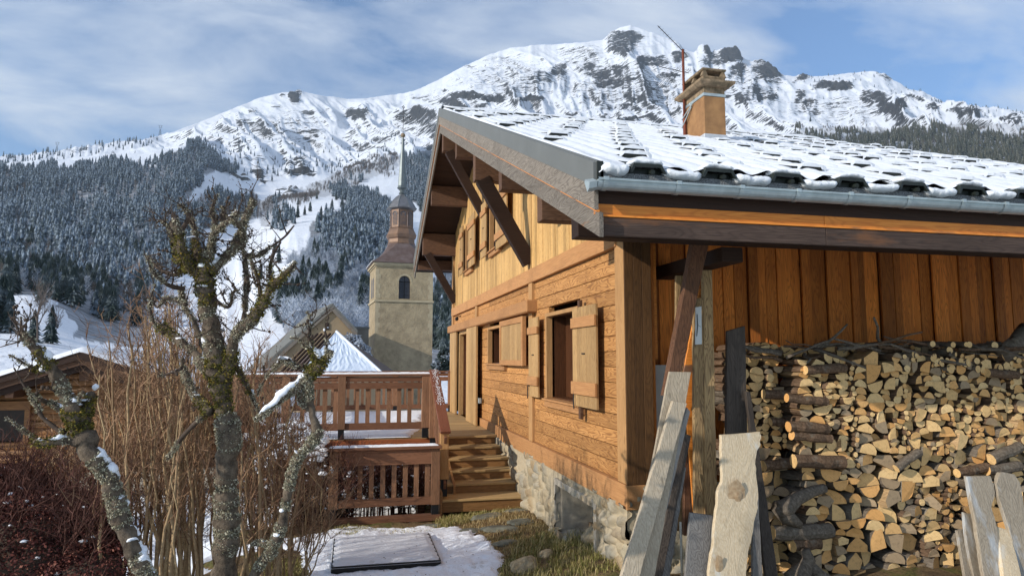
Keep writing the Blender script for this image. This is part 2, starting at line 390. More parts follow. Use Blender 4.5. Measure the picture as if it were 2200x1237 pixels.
def inpoly(px, py, poly):
    px = np.asarray(px); py = np.asarray(py); r = np.zeros(px.shape, bool); n = len(poly)
    for i in range(n):
        x1, y1 = poly[i]; x2, y2 = poly[(i + 1) % n]
        c = ((y1 > py) != (y2 > py)) & (px < (x2 - x1) * (py - y1) / ((y2 - y1) if y2 != y1 else 1e-9) + x1); r ^= c
    return r
CON_A = [(-900, 385), (0, 374), (100, 362), (200, 356), (270, 348), (330, 362), (345, 345), (372, 330), (400, 316), (440, 318), (472, 338), (500, 360), (500, 372), (470, 362), (440, 372), (425, 400), (400, 436), (440, 438), (480, 420), (560, 432), (600, 440), (560, 462), (500, 482), (430, 496), (415, 560), (340, 610), (318, 700), (300, 745), (165, 728), (160, 690), (120, 655), (90, 632), (-900, 600)]
CON_B = [(715, 405), (760, 398), (800, 410), (838, 440), (842, 500), (828, 570), (800, 700), (742, 700), (740, 600), (700, 560), (672, 520), (670, 478), (712, 470), (745, 455), (742, 430)]
CON_C = [(864, 345), (905, 325), (960, 318), (960, 420), (905, 450), (880, 430)]
CON_D = [(1690, 290), (1740, 286), (1800, 291), (1850, 290), (1900, 286), (1960, 276), (2040, 278), (2100, 284), (2200, 287), (3100, 310), (3100, 560), (1690, 560)]
CON_E = [(925, 590), (980, 560), (980, 800), (925, 800)]
CON_F = [(612, 640), (650, 600), (700, 600), (740, 650), (720, 700), (640, 720), (610, 700)]
CLUST = [(556, 462), (590, 450), (630, 456), (640, 478), (600, 495), (560, 488)]
FRO = [(640, 565), (672, 520), (745, 560), (830, 560), (830, 720), (700, 745), (610, 740), (600, 660)]
FRO2 = [(330, 440), (420, 440), (430, 500), (415, 560), (330, 640), (250, 600)]
BRN = [(590, 430), (640, 405), (700, 380), (780, 352), (862, 330), (864, 350), (800, 385), (745, 400), (700, 420), (600, 440)]
BRN2 = [(-20, 570), (100, 550), (200, 560), (180, 630), (90, 632), (60, 640), (-20, 610)]
BRN3 = [(400, 436), (480, 420), (600, 430), (600, 450), (480, 490), (400, 500)]
BRN4 = [(1690, 290), (1760, 270), (1850, 272), (1930, 276), (2060, 262), (2200, 268), (2400, 270), (2400, 300), (1690, 300)]
BRN5 = [(560, 620), (640, 575), (700, 620), (680, 700), (600, 700)]
woodm = np.zeros_like(Zt)
for P_, s in ((CON_A, 1), (CON_B, 1), (CON_C, 1), (CON_D, 1), (CON_E, 1), (CON_F, .8), (FRO, .7), (FRO2, .7), (BRN, .5), (BRN2, .6), (BRN3, .6), (BRN4, .45), (BRN5, .6), (CLUST, .6)):
    woodm = np.maximum(woodm, s * inpoly(wx, wy, P_))

m, nt, b = newmat('mountain_snow', 0.75, 0.15)
co = objco(nt); rk = attr(nt, 'rock'); wd = attr(nt, 'wood'); nz = nd(nt, 'ShaderNodeSeparateXYZ'); nt.links.new(geo(nt, 'Normal'), nz.inputs[0])
strata = noise(nt, mapping(nt, co, (0.006, 0.006, 0.13)), 1.0, 7, 0.66, 0.4)
crack = noise(nt, mapping(nt, co, (0.05, 0.05, 0.05)), 1.0, 8, 0.7)
steep = mth(nt, 'SUBTRACT', 0.80, nz.outputs[2])
far = ramp(nt, mth(nt, 'MULTIPLY', attr(nt, 'dist'), 1 / 3000), [(0.5, 0.0), (0.75, 1.0)])
auto = mth(nt, 'MULTIPLY', mth(nt, 'MAXIMUM', mth(nt, 'MULTIPLY', steep, 1.2), 0.0), far)
rsum = mth(nt, 'ADD', mth(nt, 'ADD', mth(nt, 'MULTIPLY', rk, 0.62), auto), mth(nt, 'MULTIPLY', mth(nt, 'SUBTRACT', strata, 0.5), 2.3))
rsum = mth(nt, 'ADD', rsum, mth(nt, 'MULTIPLY', mth(nt, 'SUBTRACT', crack, 0.5), 0.9))
rmask = ramp(nt, rsum, [(0.40, 0.0), (0.46, 1.0)])
rockc = ramp(nt, crack, [(0.3, (0.014, 0.017, 0.022)), (0.55, (0.045, 0.045, 0.047)), (0.75, (0.12, 0.108, 0.096))])
snowc = (0.78, 0.81, 0.86)
gr = noise(nt, mapping(nt, co, (0.35, 0.35, 0.35)), 1.0, 7, 0.72)
snowc2 = mixn(nt, snowc, (0.30, 0.25, 0.18), mth(nt, 'MULTIPLY', ramp(nt, gr, [(0.56, 0.0), (0.68, 0.6)]), mth(nt, 'SUBTRACT', 1.0, far)))
col = mixn(nt, snowc2, rockc, rmask)
floor_shade = noise(nt, mapping(nt, co, (0.12, 0.12, 0.12)), 1.0, 8, 0.75)
col = mixn(nt, col, mixn(nt, (0.10, 0.10, 0.10), (0.34, 0.36, 0.40), ramp(nt, floor_shade, [(0.42, 0.0), (0.6, 1.0)])), mth(nt, 'MULTIPLY', wd, 0.9))  # wooded ground: forest floor and tree-shadowed snow mixed into the colour
nt.links.new(col, b.inputs['Base Color'])
bump(nt, b, mth(nt, 'ADD', mth(nt, 'MULTIPLY', crack, 1.0), mth(nt, 'MULTIPLY', gr, 0.12)), 0.35, 12.0)
mtn_mat = m

idx = np.arange(NR * NPC).reshape(NR, NPC)
Fq = np.stack([idx[:-1, :-1], idx[:-1, 1:], idx[1:, 1:], idx[1:, :-1]], -1).reshape(-1, 4)[:, ::-1]
ter = npmesh('mountain_terrain', np.stack([XW, YW, Zt], -1).reshape(-1, 3), Fq, mtn_mat, smooth=True, attrs={'rock': rock.ravel(), 'wood': woodm.ravel(), 'dist': RR.ravel()})
tag(ter, 'snow-covered valley slopes rising to the rocky white mountain', kind='structure')

def hgt(j, i): return Zt[i, j]
logr = np.log(rr)
def terr_at(px, r):
    """point on the terrain in column px at distance r"""
    j = np.clip((np.asarray(px, float) - PX0) / (PX1 - PX0) * (NPC - 1), 0, NPC - 1.001); i = np.interp(r, rr, np.arange(NR)); i = np.clip(i, 0, NR - 1.001)
    j0 = j.astype(int) if hasattr(j, 'astype') else int(j); i0 = i.astype(int) if hasattr(i, 'astype') else int(i)
    fj = j - j0; fi = i - i0
    z = (Zt[i0, j0] * (1 - fj) + Zt[i0, j0 + 1] * fj) * (1 - fi) + (Zt[i0 + 1, j0] * (1 - fj) + Zt[i0 + 1, j0 + 1] * fj) * fi
    a = az[j0] * (1 - fj) + az[j0 + 1] * fj
    return np.stack([r * np.sin(a), r * np.cos(a), z], -1)

# ------------------------------------------------------------------ TREES
rs_ = np.random.RandomState(11)
def conifer_tpl(layers, sides, seed, trunk=True, noisy=0.22):
    q = np.random.RandomState(seed); V = []; F_ = []
    for l in range(layers):
        t = l / layers; z0 = 0.06 + 0.90 * t ** 0.95; rad = (0.17 + 0.02 * q.rand()) * (1 - t) ** 0.85 + 0.012
        z1 = min(z0 + 1.9 * 0.94 / layers + 0.02, 1.0) ; a0 = q.rand() * 6.28
        apex = len(V); V.append((q.uniform(-.006, .006), q.uniform(-.006, .006), z1))
        for s in range(sides * 2):
            a = a0 + math.pi * s / sides; r_ = rad * (1.0 if s % 2 == 0 else 0.52) * (1 + q.uniform(-noisy, noisy)); zz = z0 - (0.035 if s % 2 == 0 else -0.012) * (1 + q.uniform(-.8, .8)) * (1.2 - t)
            V.append((r_ * math.cos(a), r_ * math.sin(a), zz))
        for s in range(sides * 2): F_.append((apex, apex + 1 + s, apex + 1 + (s + 1) % (sides * 2)))
    if trunk:
        n = len(V)
        for k in range(3):
            a = 2.09 * k; V += [(0.018 * math.cos(a), 0.018 * math.sin(a), -0.03), (0.012 * math.cos(a), 0.012 * math.sin(a), 0.3)]
        for k in range(3):
            a, b_ = n + 2 * k, n + 2 * ((k + 1) % 3); F_ += [(a, b_, b_ + 1), (a, b_ + 1, a + 1)]
    return np.array(V), np.array(F_)
def bare_tpl(seed, n=46, spread=0.34):
    q = np.random.RandomState(seed); V = []; F_ = []
    def tri(a, b_, w):
        i = len(V); d = np.cross(b_ - a, q.randn(3)); d = d / (np.linalg.norm(d) + 1e-9) * w
        V.extend([a - d, a + d, b_]); F_.append((i, i + 1, i + 2))
    top = np.array([0, 0, 0.55]); tri(np.array([0, 0, -0.03]), np.array([0, 0, 0.8]), 0.022); tri(np.array([0, 0, -0.03]), np.array([0, 0, 0.75]), 0.022)
    for k in range(n):
        h0 = q.uniform(0.12, 0.7); a = q.rand() * 6.28; l = q.uniform(.18, .45) * (1.15 - h0)
        p = np.array([0, 0, h0]); e = p + np.array([math.cos(a) * l * spread * 2.2, math.sin(a) * l * spread * 2.2, l * q.uniform(.5, 1.1)]); tri(p, e, 0.009)
        for u in range(3):
            m_ = p + (e - p) * q.uniform(.35, .9); tri(m_, m_ + q.randn(3) * 0.07 + np.array([0, 0, .08]), 0.007)
    return np.array(V), np.array(F_)
def scatter_mesh(name, pts, hts, tpls, mat, seed=1, wid=None, label=None, kind='stuff'):
    q = np.random.RandomState(seed); VV = []; FF = []; RN = []; o_ = 0
    pick = q.randint(0, len(tpls), len(pts)); ang = q.rand(len(pts)) * 6.28; w = q.uniform(.85, 1.25, len(pts)) if wid is None else wid; rn = q.rand(len(pts))
    for k, (tv, tf) in enumerate(tpls):
        sel = np.where(pick == k)[0]
        if not len(sel): continue
        c, s = np.cos(ang[sel])[:, None], np.sin(ang[sel])[:, None]; h = hts[sel][:, None]; ww = (w[sel])[:, None] * h
        X = (tv[None, :, 0] * c - tv[None, :, 1] * s) * ww + pts[sel, 0][:, None]; Y = (tv[None, :, 0] * s + tv[None, :, 1] * c) * ww + pts[sel, 1][:, None]; Z_ = tv[None, :, 2] * h + pts[sel, 2][:, None]
        VV.append(np.stack([X, Y, Z_], -1).reshape(-1, 3)); n = len(tv)
        FF.append((tf[None] + (np.arange(len(sel)) * n)[:, None, None] + o_).reshape(-1, 3)); RN.append(np.repeat(rn[sel], n)); o_ += n * len(sel)
    o = npmesh(name, np.concatenate(VV), np.concatenate(FF), mat, attrs={'rnd': np.concatenate(RN)})
    return tag(o, label, kind=kind)
def treemat(name, dark, light, snow, amt, sc=0.9):
    m, nt, b = newmat(name, 0.85, 0.1); co = objco(nt); rn = attr(nt, 'rnd')
    oi = nt.nodes.new('ShaderNodeObjectInfo').outputs['Random']
    n = noise(nt, co, sc, 3, 0.7); nz = nd(nt, 'ShaderNodeSeparateXYZ'); nt.links.new(geo(nt, 'Normal'), nz.inputs[0])
    base = mixn(nt, dark, light, mth(nt, 'FRACT', mth(nt, 'ADD', rn, oi)))
    f = mth(nt, 'MULTIPLY', ramp(nt, n, [(0.60 - amt * 0.35, 0.0), (0.72 - amt * 0.2, 1.0)]), mth(nt, 'MULTIPLY_ADD', mth(nt, 'ABSOLUTE', nz.outputs[2]), 0.7, 0.3))
    nt.links.new(mixn(nt, base, snow, mth(nt, 'MULTIPLY', f, 0.9)), b.inputs['Base Color'])
    return m
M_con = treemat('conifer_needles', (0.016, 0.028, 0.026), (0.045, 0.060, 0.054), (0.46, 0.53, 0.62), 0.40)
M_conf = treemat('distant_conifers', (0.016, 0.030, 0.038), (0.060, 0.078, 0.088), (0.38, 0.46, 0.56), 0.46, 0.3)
M_conr = treemat('grey_green_conifers', (0.035, 0.042, 0.030), (0.085, 0.085, 0.060), (0.50, 0.52, 0.55), 0.12, 0.5)  # lighter grey-green needles with little snow
M_bare = treemat('bare_trees', (0.09, 0.07, 0.06), (0.17, 0.14, 0.12), (0.55, 0.60, 0.68), 0.15, 0.3)
M_frost = treemat('frosted_trees', (0.16, 0.18, 0.21), (0.36, 0.40, 0.46), (0.62, 0.68, 0.78), 0.6, 0.5)

def sample(poly, n, rmin, rmax, seed, warp=1.0):
    """points on the terrain whose picture falls in poly (ground density even)"""
    q = np.random.RandomState(seed); xs = [p[0] for p in poly]; outp = []
    tries = 0; got = 0
    while got < n and tries < 60:
        tries += 1; k = n * 3
        px = q.uniform(max(min(xs) - 10, -400), min(max(xs) + 10, 2600), k); r = np.sqrt(q.uniform(rmin ** 2, rmax ** 2, k))
        P = terr_at(px, r); gx, gy = proj_grid(P[:, 0], P[:, 1], P[:, 2])
        ww = gx + (fbm(gx / 38, gy / 38, 4, 7) - .5) * 85 * warp; wz = gy + (fbm(gx / 38, gy / 38, 4, 9) - .5) * 60 * warp
        ok = inpoly(ww, wz, poly); P = P[ok]; outp.append(np.c_[P, r[ok]]); got += len(P)
    return np.concatenate(outp)[:n]
tp_c = [conifer_tpl(7, 5, s) for s in (1, 2, 3, 4)]; tp_cf = [conifer_tpl(5, 4, s, False, .3) for s in (5, 6, 7, 8)]
tp_b = [bare_tpl(s) for s in (21, 22, 23)]
conA = sample(CON_A, 15000, 330, 2450, 1); conB = sample(CON_B, 2300, 250, 2100, 2); conC = sample(CON_C, 900, 900, 2600, 3, .5)
conD = sample(CON_D, 6500, 900, 2700, 4, .8); conE = sample(CON_E, 70, 110, 600, 5, .3); conF = sample(CON_F, 160, 200, 800, 6); conG = sample(CLUST, 130, 500, 1500, 7, .5)
allc = np.concatenate([conA, conB, conC, conE, conF, conG])
# thinner on the snowy spur and clearings
gx, gy = proj_grid(allc[:, 0], allc[:, 1], allc[:, 2])
keep = ~((fbm(gx / 45, gy / 38, 4, 77) > 0.56) & (rs_.rand(len(gx)) < 0.85) & (gx < 850)); allc = allc[keep]
# lone conifers set by hand: (px, py of foot, distance, height)
LONE = []
for (a, b_, h) in [(103, 650, 15), (122, 640, 12), (20, 712, 13), (38, 716, 10), (4, 715, 14), (92, 740, 7), (128, 738, 8), (640, 468, 17), (655, 462, 12), (667, 455, 14), (690, 474, 16), (700, 458, 12), (713, 452, 15), (735, 446, 16), (737, 478, 18), (745, 470, 15),
                   (665, 452, 11), (603, 566, 15), (595, 545, 13), (600, 480, 16), (640, 440, 12), (655, 432, 11), (680, 428, 11), (722, 430, 14), (958, 785, 9), (965, 770, 11), (565, 600, 12), (860, 402, 22), (905, 455, 24), (880, 360, 22), (1605, 248, 22), (1750, 262, 18), (930, 640, 12)]:
    rs0 = np.geomspace(120, 3000, 700); P = terr_at(np.full(700, a), rs0); g = proj_grid(P[:, 0], P[:, 1], P[:, 2])
    below = np.where(g[1] <= b_)[0]; i = below[0] if len(below) else 0
    LONE.append((P[i, 0], P[i, 1], P[i, 2], rs0[i], h))
LONE = np.array(LONE)
hh = rs_.uniform(13, 25, len(allc)); hh = np.where(allc[:, 3] < 700, hh * 0.75, hh)
size = hh / allc[:, 3]
order = np.argsort(-size); n_ind = 262
ind = order[:n_ind]; rest = order[n_ind:]
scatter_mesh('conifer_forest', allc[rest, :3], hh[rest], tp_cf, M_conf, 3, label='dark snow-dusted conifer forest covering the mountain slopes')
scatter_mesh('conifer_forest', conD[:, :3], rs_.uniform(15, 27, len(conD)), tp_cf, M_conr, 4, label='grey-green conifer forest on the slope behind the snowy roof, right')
def sp(poly, n, a, b_, s, w=1): return sample(poly, n, a, b_, s, w)
br = np.concatenate([sp(BRN, 1100, 900, 2700, 21), sp(BRN3, 500, 500, 2000, 22), sp(BRN4, 900, 1500, 3200, 23), sp(CON_D, 1100, 900, 2700, 30), sp(CON_A, 1400, 350, 2300, 24)])
scatter_mesh('bare_woodland', br[:, :3], rs_.uniform(8, 16, len(br)), tp_b, M_bare, 5, label='leafless brown woodland scattered among the conifers')
fr = np.concatenate([sp(FRO, 1000, 200, 1300, 25), sp(FRO2, 700, 400, 1500, 26), sp(CON_A, 1800, 350, 1700, 27)])
scatter_mesh('frosted_woodland', fr[:, :3], rs_.uniform(7, 14, len(fr)), tp_b, M_frost, 6, label='frost-white leafless woodland in the gully and forest edges')
# sparse small trees along the skyline ridges
sk = []
for k in range(420):
    a = rs_.uniform(-200, 330) if k < 240 else rs_.uniform(1740, 2400)
    rc = np.interp(a, pxc, crest); r_ = rc - abs(rs_.normal(0, 1)) * (260 if k < 240 else 420); sk.append(np.r_[terr_at(np.array([a]), np.array([r_]))[0], r_])
for k in range(330):
    a = rs_.uniform(420, 900); r_ = rs_.uniform(1900, 3100); sk.append(np.r_[terr_at(np.array([a]), np.array([r_]))[0], r_])
sk = np.array(sk)
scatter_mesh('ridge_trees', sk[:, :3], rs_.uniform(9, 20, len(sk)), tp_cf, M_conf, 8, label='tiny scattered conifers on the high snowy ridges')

def ind_tree(name, i_, tv, tf, mat):
    me = bpy.data.meshes.new(name); me.from_pydata([tuple(v) for v in tv], [], [tuple(f) for f in tf.tolist()]); me.materials.append(mat)
    at = me.attributes.new('rnd', 'FLOAT', 'FACE'); at.data.foreach_set('value', [random.random() * .3] * len(me.polygons)); me.update(); return me
tp_big = [conifer_tpl(13, 9, s, True, .25) for s in (41, 42, 43, 44, 45)]
con_meshes = [ind_tree('conifer', i, *t, M_con) for i, t in enumerate(tp_big)]
random.seed(4)
def place_conifer(x, y, z, h, label, group):
    o = bpy.data.objects.new('conifer', random.choice(con_meshes)); COL.objects.link(o); o.location = (x, y, z - 0.2); w = h * random.uniform(1.0, 1.35)
    o.scale = (w, w, h); o.rotation_euler = (0, 0, random.random() * 6.28); tag(o, label, 'conifer', group); return o
def con_label(px, py):
    if px < 130: return 'snow-dusted dark conifer in the wood above the snowy field, far left', 'conifers of the left wood'
    if px < 215: return 'snow-dusted dark conifer in the wood directly above the log cabin ridge', 'conifers above the cabin ridge'
    if px < 340: return 'snow-dusted dark conifer in the wood right of the log cabin, above the brown shrub', 'conifers above the brown shrub'
    if px < 560: return 'dark conifer on the slope seen through the mossy tree', 'conifers behind the mossy tree'
    if px < 660: return 'dark conifer on the slope above the ochre church gable, left side', 'conifers above the church gable'
    if px < 745: return ('dark conifer in the wood directly above the ochre church gable', 'conifers over the church gable') if py > 600 else ('dark conifer at the edge of the bright snowy meadow', 'conifers at the meadow edge')
    if px < 800: return ('dark conifer in the wood close to the left wall of the bell tower', 'conifers beside the tower wall') if py > 600 else ('dark conifer in the wood left of the octagonal belfry', 'conifers left of the belfry')
    if px < 900: return 'dark conifer partly behind the bell tower', 'conifers behind the bell tower'
    return ('dark conifer between the tower foot and the timber gable', 'lower conifers right of the bell tower') if py > 690 else ('dark conifer right of the tower under the chalet eave', 'upper conifers right of the bell tower')
for i in ind:
    p = allc[i]; g = proj(p[:3]); l, gname = con_label(*g); place_conifer(p[0], p[1], p[2], hh[i], l, gname)
lone_l = ['tall lone conifer at the edge of the snowy field left', 'smaller conifer right behind the lone one at the field edge', 'conifer group by the far-left houses, middle tree', 'smallest conifer of the group by the far-left houses', 'leftmost conifer by the far-left houses', 'small conifer below the bare trees in the snowy field', 'small conifer right of the bare trees in the snowy field']
for k, p in enumerate(LONE):
    lab = lone_l[k] if k < len(lone_l) else None; grp = None
    if lab is None:
        g = proj(p[:3])
        if g[0] > 1500: lab, grp = 'tiny dark conifer high on the snow slope beside the chimney', 'lone conifers on the slope by the chimney'
        elif g[0] > 850: lab, grp = 'dark conifer standing by the bell tower spire and gable', 'conifers by the tower'
        else: lab, grp = 'lone conifer on the bright snowy meadow left of the spire', 'conifers dotted over the snowy meadow'
    place_conifer(p[0], p[1], p[2], p[4] * (1.0 if p[3] < 900 else 1.25), lab, grp)
# nearer bare trees in the field
def pxr(a, b_, r0=60, r1=3000):
    rs0 = np.geomspace(r0, r1, 900); P = terr_at(np.full(900, a), rs0); g = proj_grid(P[:, 0], P[:, 1], P[:, 2]); below = np.where(g[1] <= b_)[0]
    return P[below[0] if len(below) else 0]
def bare_tree(base, h, label, seed, group=None, name='bare_tree', mat=None, thick=0.02, levels=4):
    random.seed(seed); mb = MB(); t = thing(name, base, label, 'tree', group)
    def grow(p, d, l, r, lv):
        q = p; pts = [p]; n = 4
        for k in range(n):
            d = (d + Vector((random.uniform(-.16, .16), random.uniform(-.16, .16), random.uniform(-.02, .12)))).normalized(); q = q + d * l / n; pts.append(q)
        (tr if lv == 0 else mb).tube(pts, [r * (1 - .5 * k / n) for k in range(n + 1)], 5 if lv < 2 else 3, False)
        if lv < levels:
            for k in range(random.choice((3, 4)) if lv else 8):
                f = random.uniform(.3, 1.0) if lv else random.uniform(.25, 1); i = min(int(f * n), n - 1); s = pts[i].lerp(pts[i + 1], f * n - i)
                ax = Vector((random.uniform(-1, 1), random.uniform(-1, 1), random.uniform(.2, .9))).normalized()
                grow(s, (d * .55 + ax * .75).normalized(), l * random.uniform(.45, .68), r * .5, lv + 1)
    tr = MB(); grow(Vector(base), Vector((0, 0, 1)), h * .62, h * thick, 0)
    tr.build('trunk', mat or M_bare, t); mb.build('crown', mat or M_bare, t); return t
for k, (a, b_, h, lab) in enumerate([(98, 700, 12, 'wide leafless tree in the middle of the snowy field'), (100, 742, 10, 'slender leafless tree below the wide one in the snowy field'), (133, 738, 8, 'small leafless tree right of the others in the snowy field'), (60, 745, 6, 'low leafless thicket behind the left cabin roof')]):
    bare_tree(tuple(pxr(a, b_)), h, lab, 60 + k)
# ================================================================== CHALET
WD = {}
WD['gold_y'] = wood('larch_boards_horizontal', 'y', (0.37, 0.165, 0.05), (0.60, 0.31, 0.11), (0.14, 0.048, 0.014), 1.0, 0.65, 0.45, bmp=0.25)
WD['gold_z'] = wood('larch_boards_vertical', 'z', (0.48, 0.27, 0.09), (0.68, 0.43, 0.175), (0.21, 0.10, 0.035), 1.6, 0.42, 0.45, bmp=0.35)
WD['beam_y'] = wood('larch_beam', 'y', (0.37, 0.175, 0.068), (0.49, 0.25, 0.10), (0.20, 0.09, 0.035), 0.7, 0.2, 0.2, knots=0.15)
WD['post_z'] = wood('larch_post', 'z', (0.36, 0.19, 0.075), (0.47, 0.265, 0.11), (0.20, 0.09, 0.035), 0.9, 0.25, 0.2)
WD['shut_z'] = wood('shutter_wood', 'z', (0.35, 0.20, 0.08), (0.50, 0.32, 0.14), (0.16, 0.075, 0.03), 1.4, 0.4, 0.35)
WD['grey_y'] = wood('weathered_barge_board', 'y', (0.14, 0.118, 0.095), (0.27, 0.235, 0.195), (0.055, 0.04, 0.03), 1.1, 0.45, 0.25, weather=((0.26, 0.13, 0.065), -0.13), bmp=1.0)
WD['oran_x'] = wood('orange_fascia_board', 'x', (0.62, 0.19, 0.028), (0.82, 0.31, 0.055), (0.35, 0.08, 0.014), 0.8, 0.3, 0.25, weather=((0.20, 0.10, 0.055), -0.07), rough=0.5)
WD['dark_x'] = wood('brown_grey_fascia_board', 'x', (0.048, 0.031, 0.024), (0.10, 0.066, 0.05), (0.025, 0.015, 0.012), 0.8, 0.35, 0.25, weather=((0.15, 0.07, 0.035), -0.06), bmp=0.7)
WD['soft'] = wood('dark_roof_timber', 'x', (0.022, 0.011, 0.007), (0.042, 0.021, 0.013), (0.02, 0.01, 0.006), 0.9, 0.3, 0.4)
WD['purl'] = wood('purlin_timber', 'x', (0.075, 0.036, 0.02), (0.15, 0.08, 0.045), (0.03, 0.015, 0.01), 1.0, 0.4, 0.3)
WD['side_z'] = wood('reddish_side_boards', 'z', (0.45, 0.115, 0.017), (0.70, 0.24, 0.042), (0.15, 0.036, 0.009), 1.0, 0.4, 0.9, bmp=0.8)
WD['redw'] = wood('stained_deck_timber', 'x', (0.17, 0.075, 0.04), (0.27, 0.13, 0.07), (0.07, 0.03, 0.018), 1.2, 0.35, 0.4, rough=0.6)
WD['redz'] = wood('stained_deck_post', 'z', (0.20, 0.10, 0.055), (0.32, 0.17, 0.09), (0.07, 0.03, 0.018), 1.2, 0.35, 0.4, rough=0.6)
WD['deck'] = wood('deck_planks', 'x', (0.34, 0.215, 0.09), (0.48, 0.32, 0.145), (0.2, 0.11, 0.045), 1.0, 0.2, 0.35)
WD['step'] = wood('stair_timber', 'x', (0.26, 0.125, 0.045), (0.42, 0.22, 0.085), (0.12, 0.05, 0.02), 0.9, 0.3, 0.4, rough=0.55)
WD['rail'] = wood('wet_handrail', 'y', (0.17, 0.055, 0.03), (0.27, 0.10, 0.05), (0.06, 0.02, 0.012), 1.2, 0.4, 0.3, rough=0.35)
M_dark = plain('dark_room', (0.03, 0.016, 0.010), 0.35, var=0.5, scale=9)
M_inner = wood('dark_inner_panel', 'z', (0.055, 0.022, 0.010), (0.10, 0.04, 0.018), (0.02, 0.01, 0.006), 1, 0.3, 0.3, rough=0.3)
M_iron = plain('black_iron', (0.015, 0.015, 0.017), 0.5, 0.3)
M_tin = plain('grey_painted_flashing', (0.155, 0.16, 0.15), 0.5, 0.1, var=0.12, scale=2.5)
M_zinc = plain('zinc_gutter', (0.46, 0.53, 0.54), 0.42, 0.45, var=0.3, scale=7)
M_tile = plain('dark_roof_tile', (0.022, 0.028, 0.024), 0.45, var=0.5, scale=20)
M_gran = plain('speckled_eave_strip', (0.30, 0.31, 0.32), 0.9, var=0.8, scale=90, c2=(0.03, 0.032, 0.035))
M_snowr = snowmat('roof_snow', (0.72, 0.745, 0.78), 16, 0.55, 0.02)
M_snow = snowmat('fresh_snow', (0.85, 0.88, 0.92), 12, 0.5, 0.02)
M_conc = plain('cement_render', (0.44, 0.39, 0.31), 0.9, var=0.3, scale=5, bmp=0.4)
M_chim = plain('ochre_render', (0.37, 0.20, 0.085), .85, var=.32, scale=4, c2=(0.21, 0.11, 0.05), bmp=.3)
M_ccap = plain('stained_concrete_cap', (0.34, 0.24, 0.15), 0.95, var=0.6, scale=9, c2=(0.10, 0.08, 0.05), bmp=0.5)
M_lead = plain('whitened_flashing', (0.55, 0.57, 0.60), 0.6, 0.2, var=0.25, scale=8)
M_rust = plain('rusty_mast', (0.20, 0.06, 0.035), 0.6, 0.3)

XF = 3.1; YC = 7.4; YL = 21.5
YE, YR, YB = 5.47, 16.67, 23.5; XV = 2.0; XEND = 13.45
def zr(y): return 1.655 + 0.4094 * (y - 5.47) if y <= YR else 6.24 - 0.42 * (y - YR)
chalet = thing('timber_chalet', (XF, YC, -2.6), 'large honey-coloured timber chalet with a snow-covered roof', 'house')
CH = chalet

# --- gable wall: horizontal boards with openings, vertical boards above
OPN = [(9.10, 10.70, -0.60, 0.69), (13.92, 15.60, -0.09, 0.68), (17.95, 19.97, -1.60, 0.74)]
random.seed(7)
mb = MB(); z = -1.41
while z < 1.33:
    z1 = min(z + 0.188, 1.335)
    cuts = [(YC + 0.25, YL)]
    for (a, b_, c, d) in OPN:
        if z1 > c + 0.01 and z < d - 0.01:
            n_ = []
            for (p, q) in cuts:
                if b_ <= p or a >= q: n_.append((p, q)); continue
                if a > p: n_.append((p, a))
                if b_ < q: n_.append((b_, q))
            cuts = n_
    for (p, q) in cuts:
        mb.cr = random.random(); s = random.uniform(-.004, .004)
        while q - p > 4.6:
            w_ = random.uniform(2.6, 4.4); mb.box(XF + s, XF + 0.10, p, p + w_ - .003, z + .004, z1 - .004); p += w_; mb.cr = random.random()
        mb.box(XF + s, XF + 0.10, p, q, z + 0.004, z1 - 0.004)
    z = z1
mb.cr = None
mb.box(XF + 0.03, XF + 0.12, YC + .2, 9.06, -1.4, 1.34); mb.box(XF + .03, XF + .12, 10.74, 13.88, -1.4, 1.34); mb.box(XF + .03, XF + .12, 15.64, 17.9, -1.4, 1.34); mb.box(XF + .03, XF + .12, 20.0, YL, -1.4, 1.34)
wall = mb.build('wall', WD['gold_y'], CH, bevel=0.003, label='lower wall of grained horizontal boards')
mb = MB(); y = YC; UP = [(14.35, 15.43, 2.48, 3.62), (17.93, 18.9, 2.47, 3.72)]
while y < YL - .01:
    w_ = random.uniform(0.10, 0.17); y1 = min(y + w_, YL)
    if abs(y - 11.79) < .12: y = 11.80; y1 = y + w_
    top0, top1 = zr(y) - 0.30, zr(y1) - 0.30
    segs = [(1.58, None)]
    for (a, b_, c, d) in UP:
        if y1 > a + .02 and y < b_ - .02: segs = [(1.58, c), (d, None)]
    s = random.uniform(-.005, .005); mb.cr = random.random()
    for (p, q) in segs:
        t0, t1 = (top0, top1) if q is None else (q, q)
        a, b_ = y + .002, y1 - .002
        mb.prism([(XF + s, a, p), (XF + s, b_, p), (XF + s, b_, t1), (XF + s, a, t0)], (0.07, 0, 0))
    y = y1
mb.cr = None
upper = mb.build('wall', WD['gold_z'], CH, label='upper gable wall of pale vertical boards')

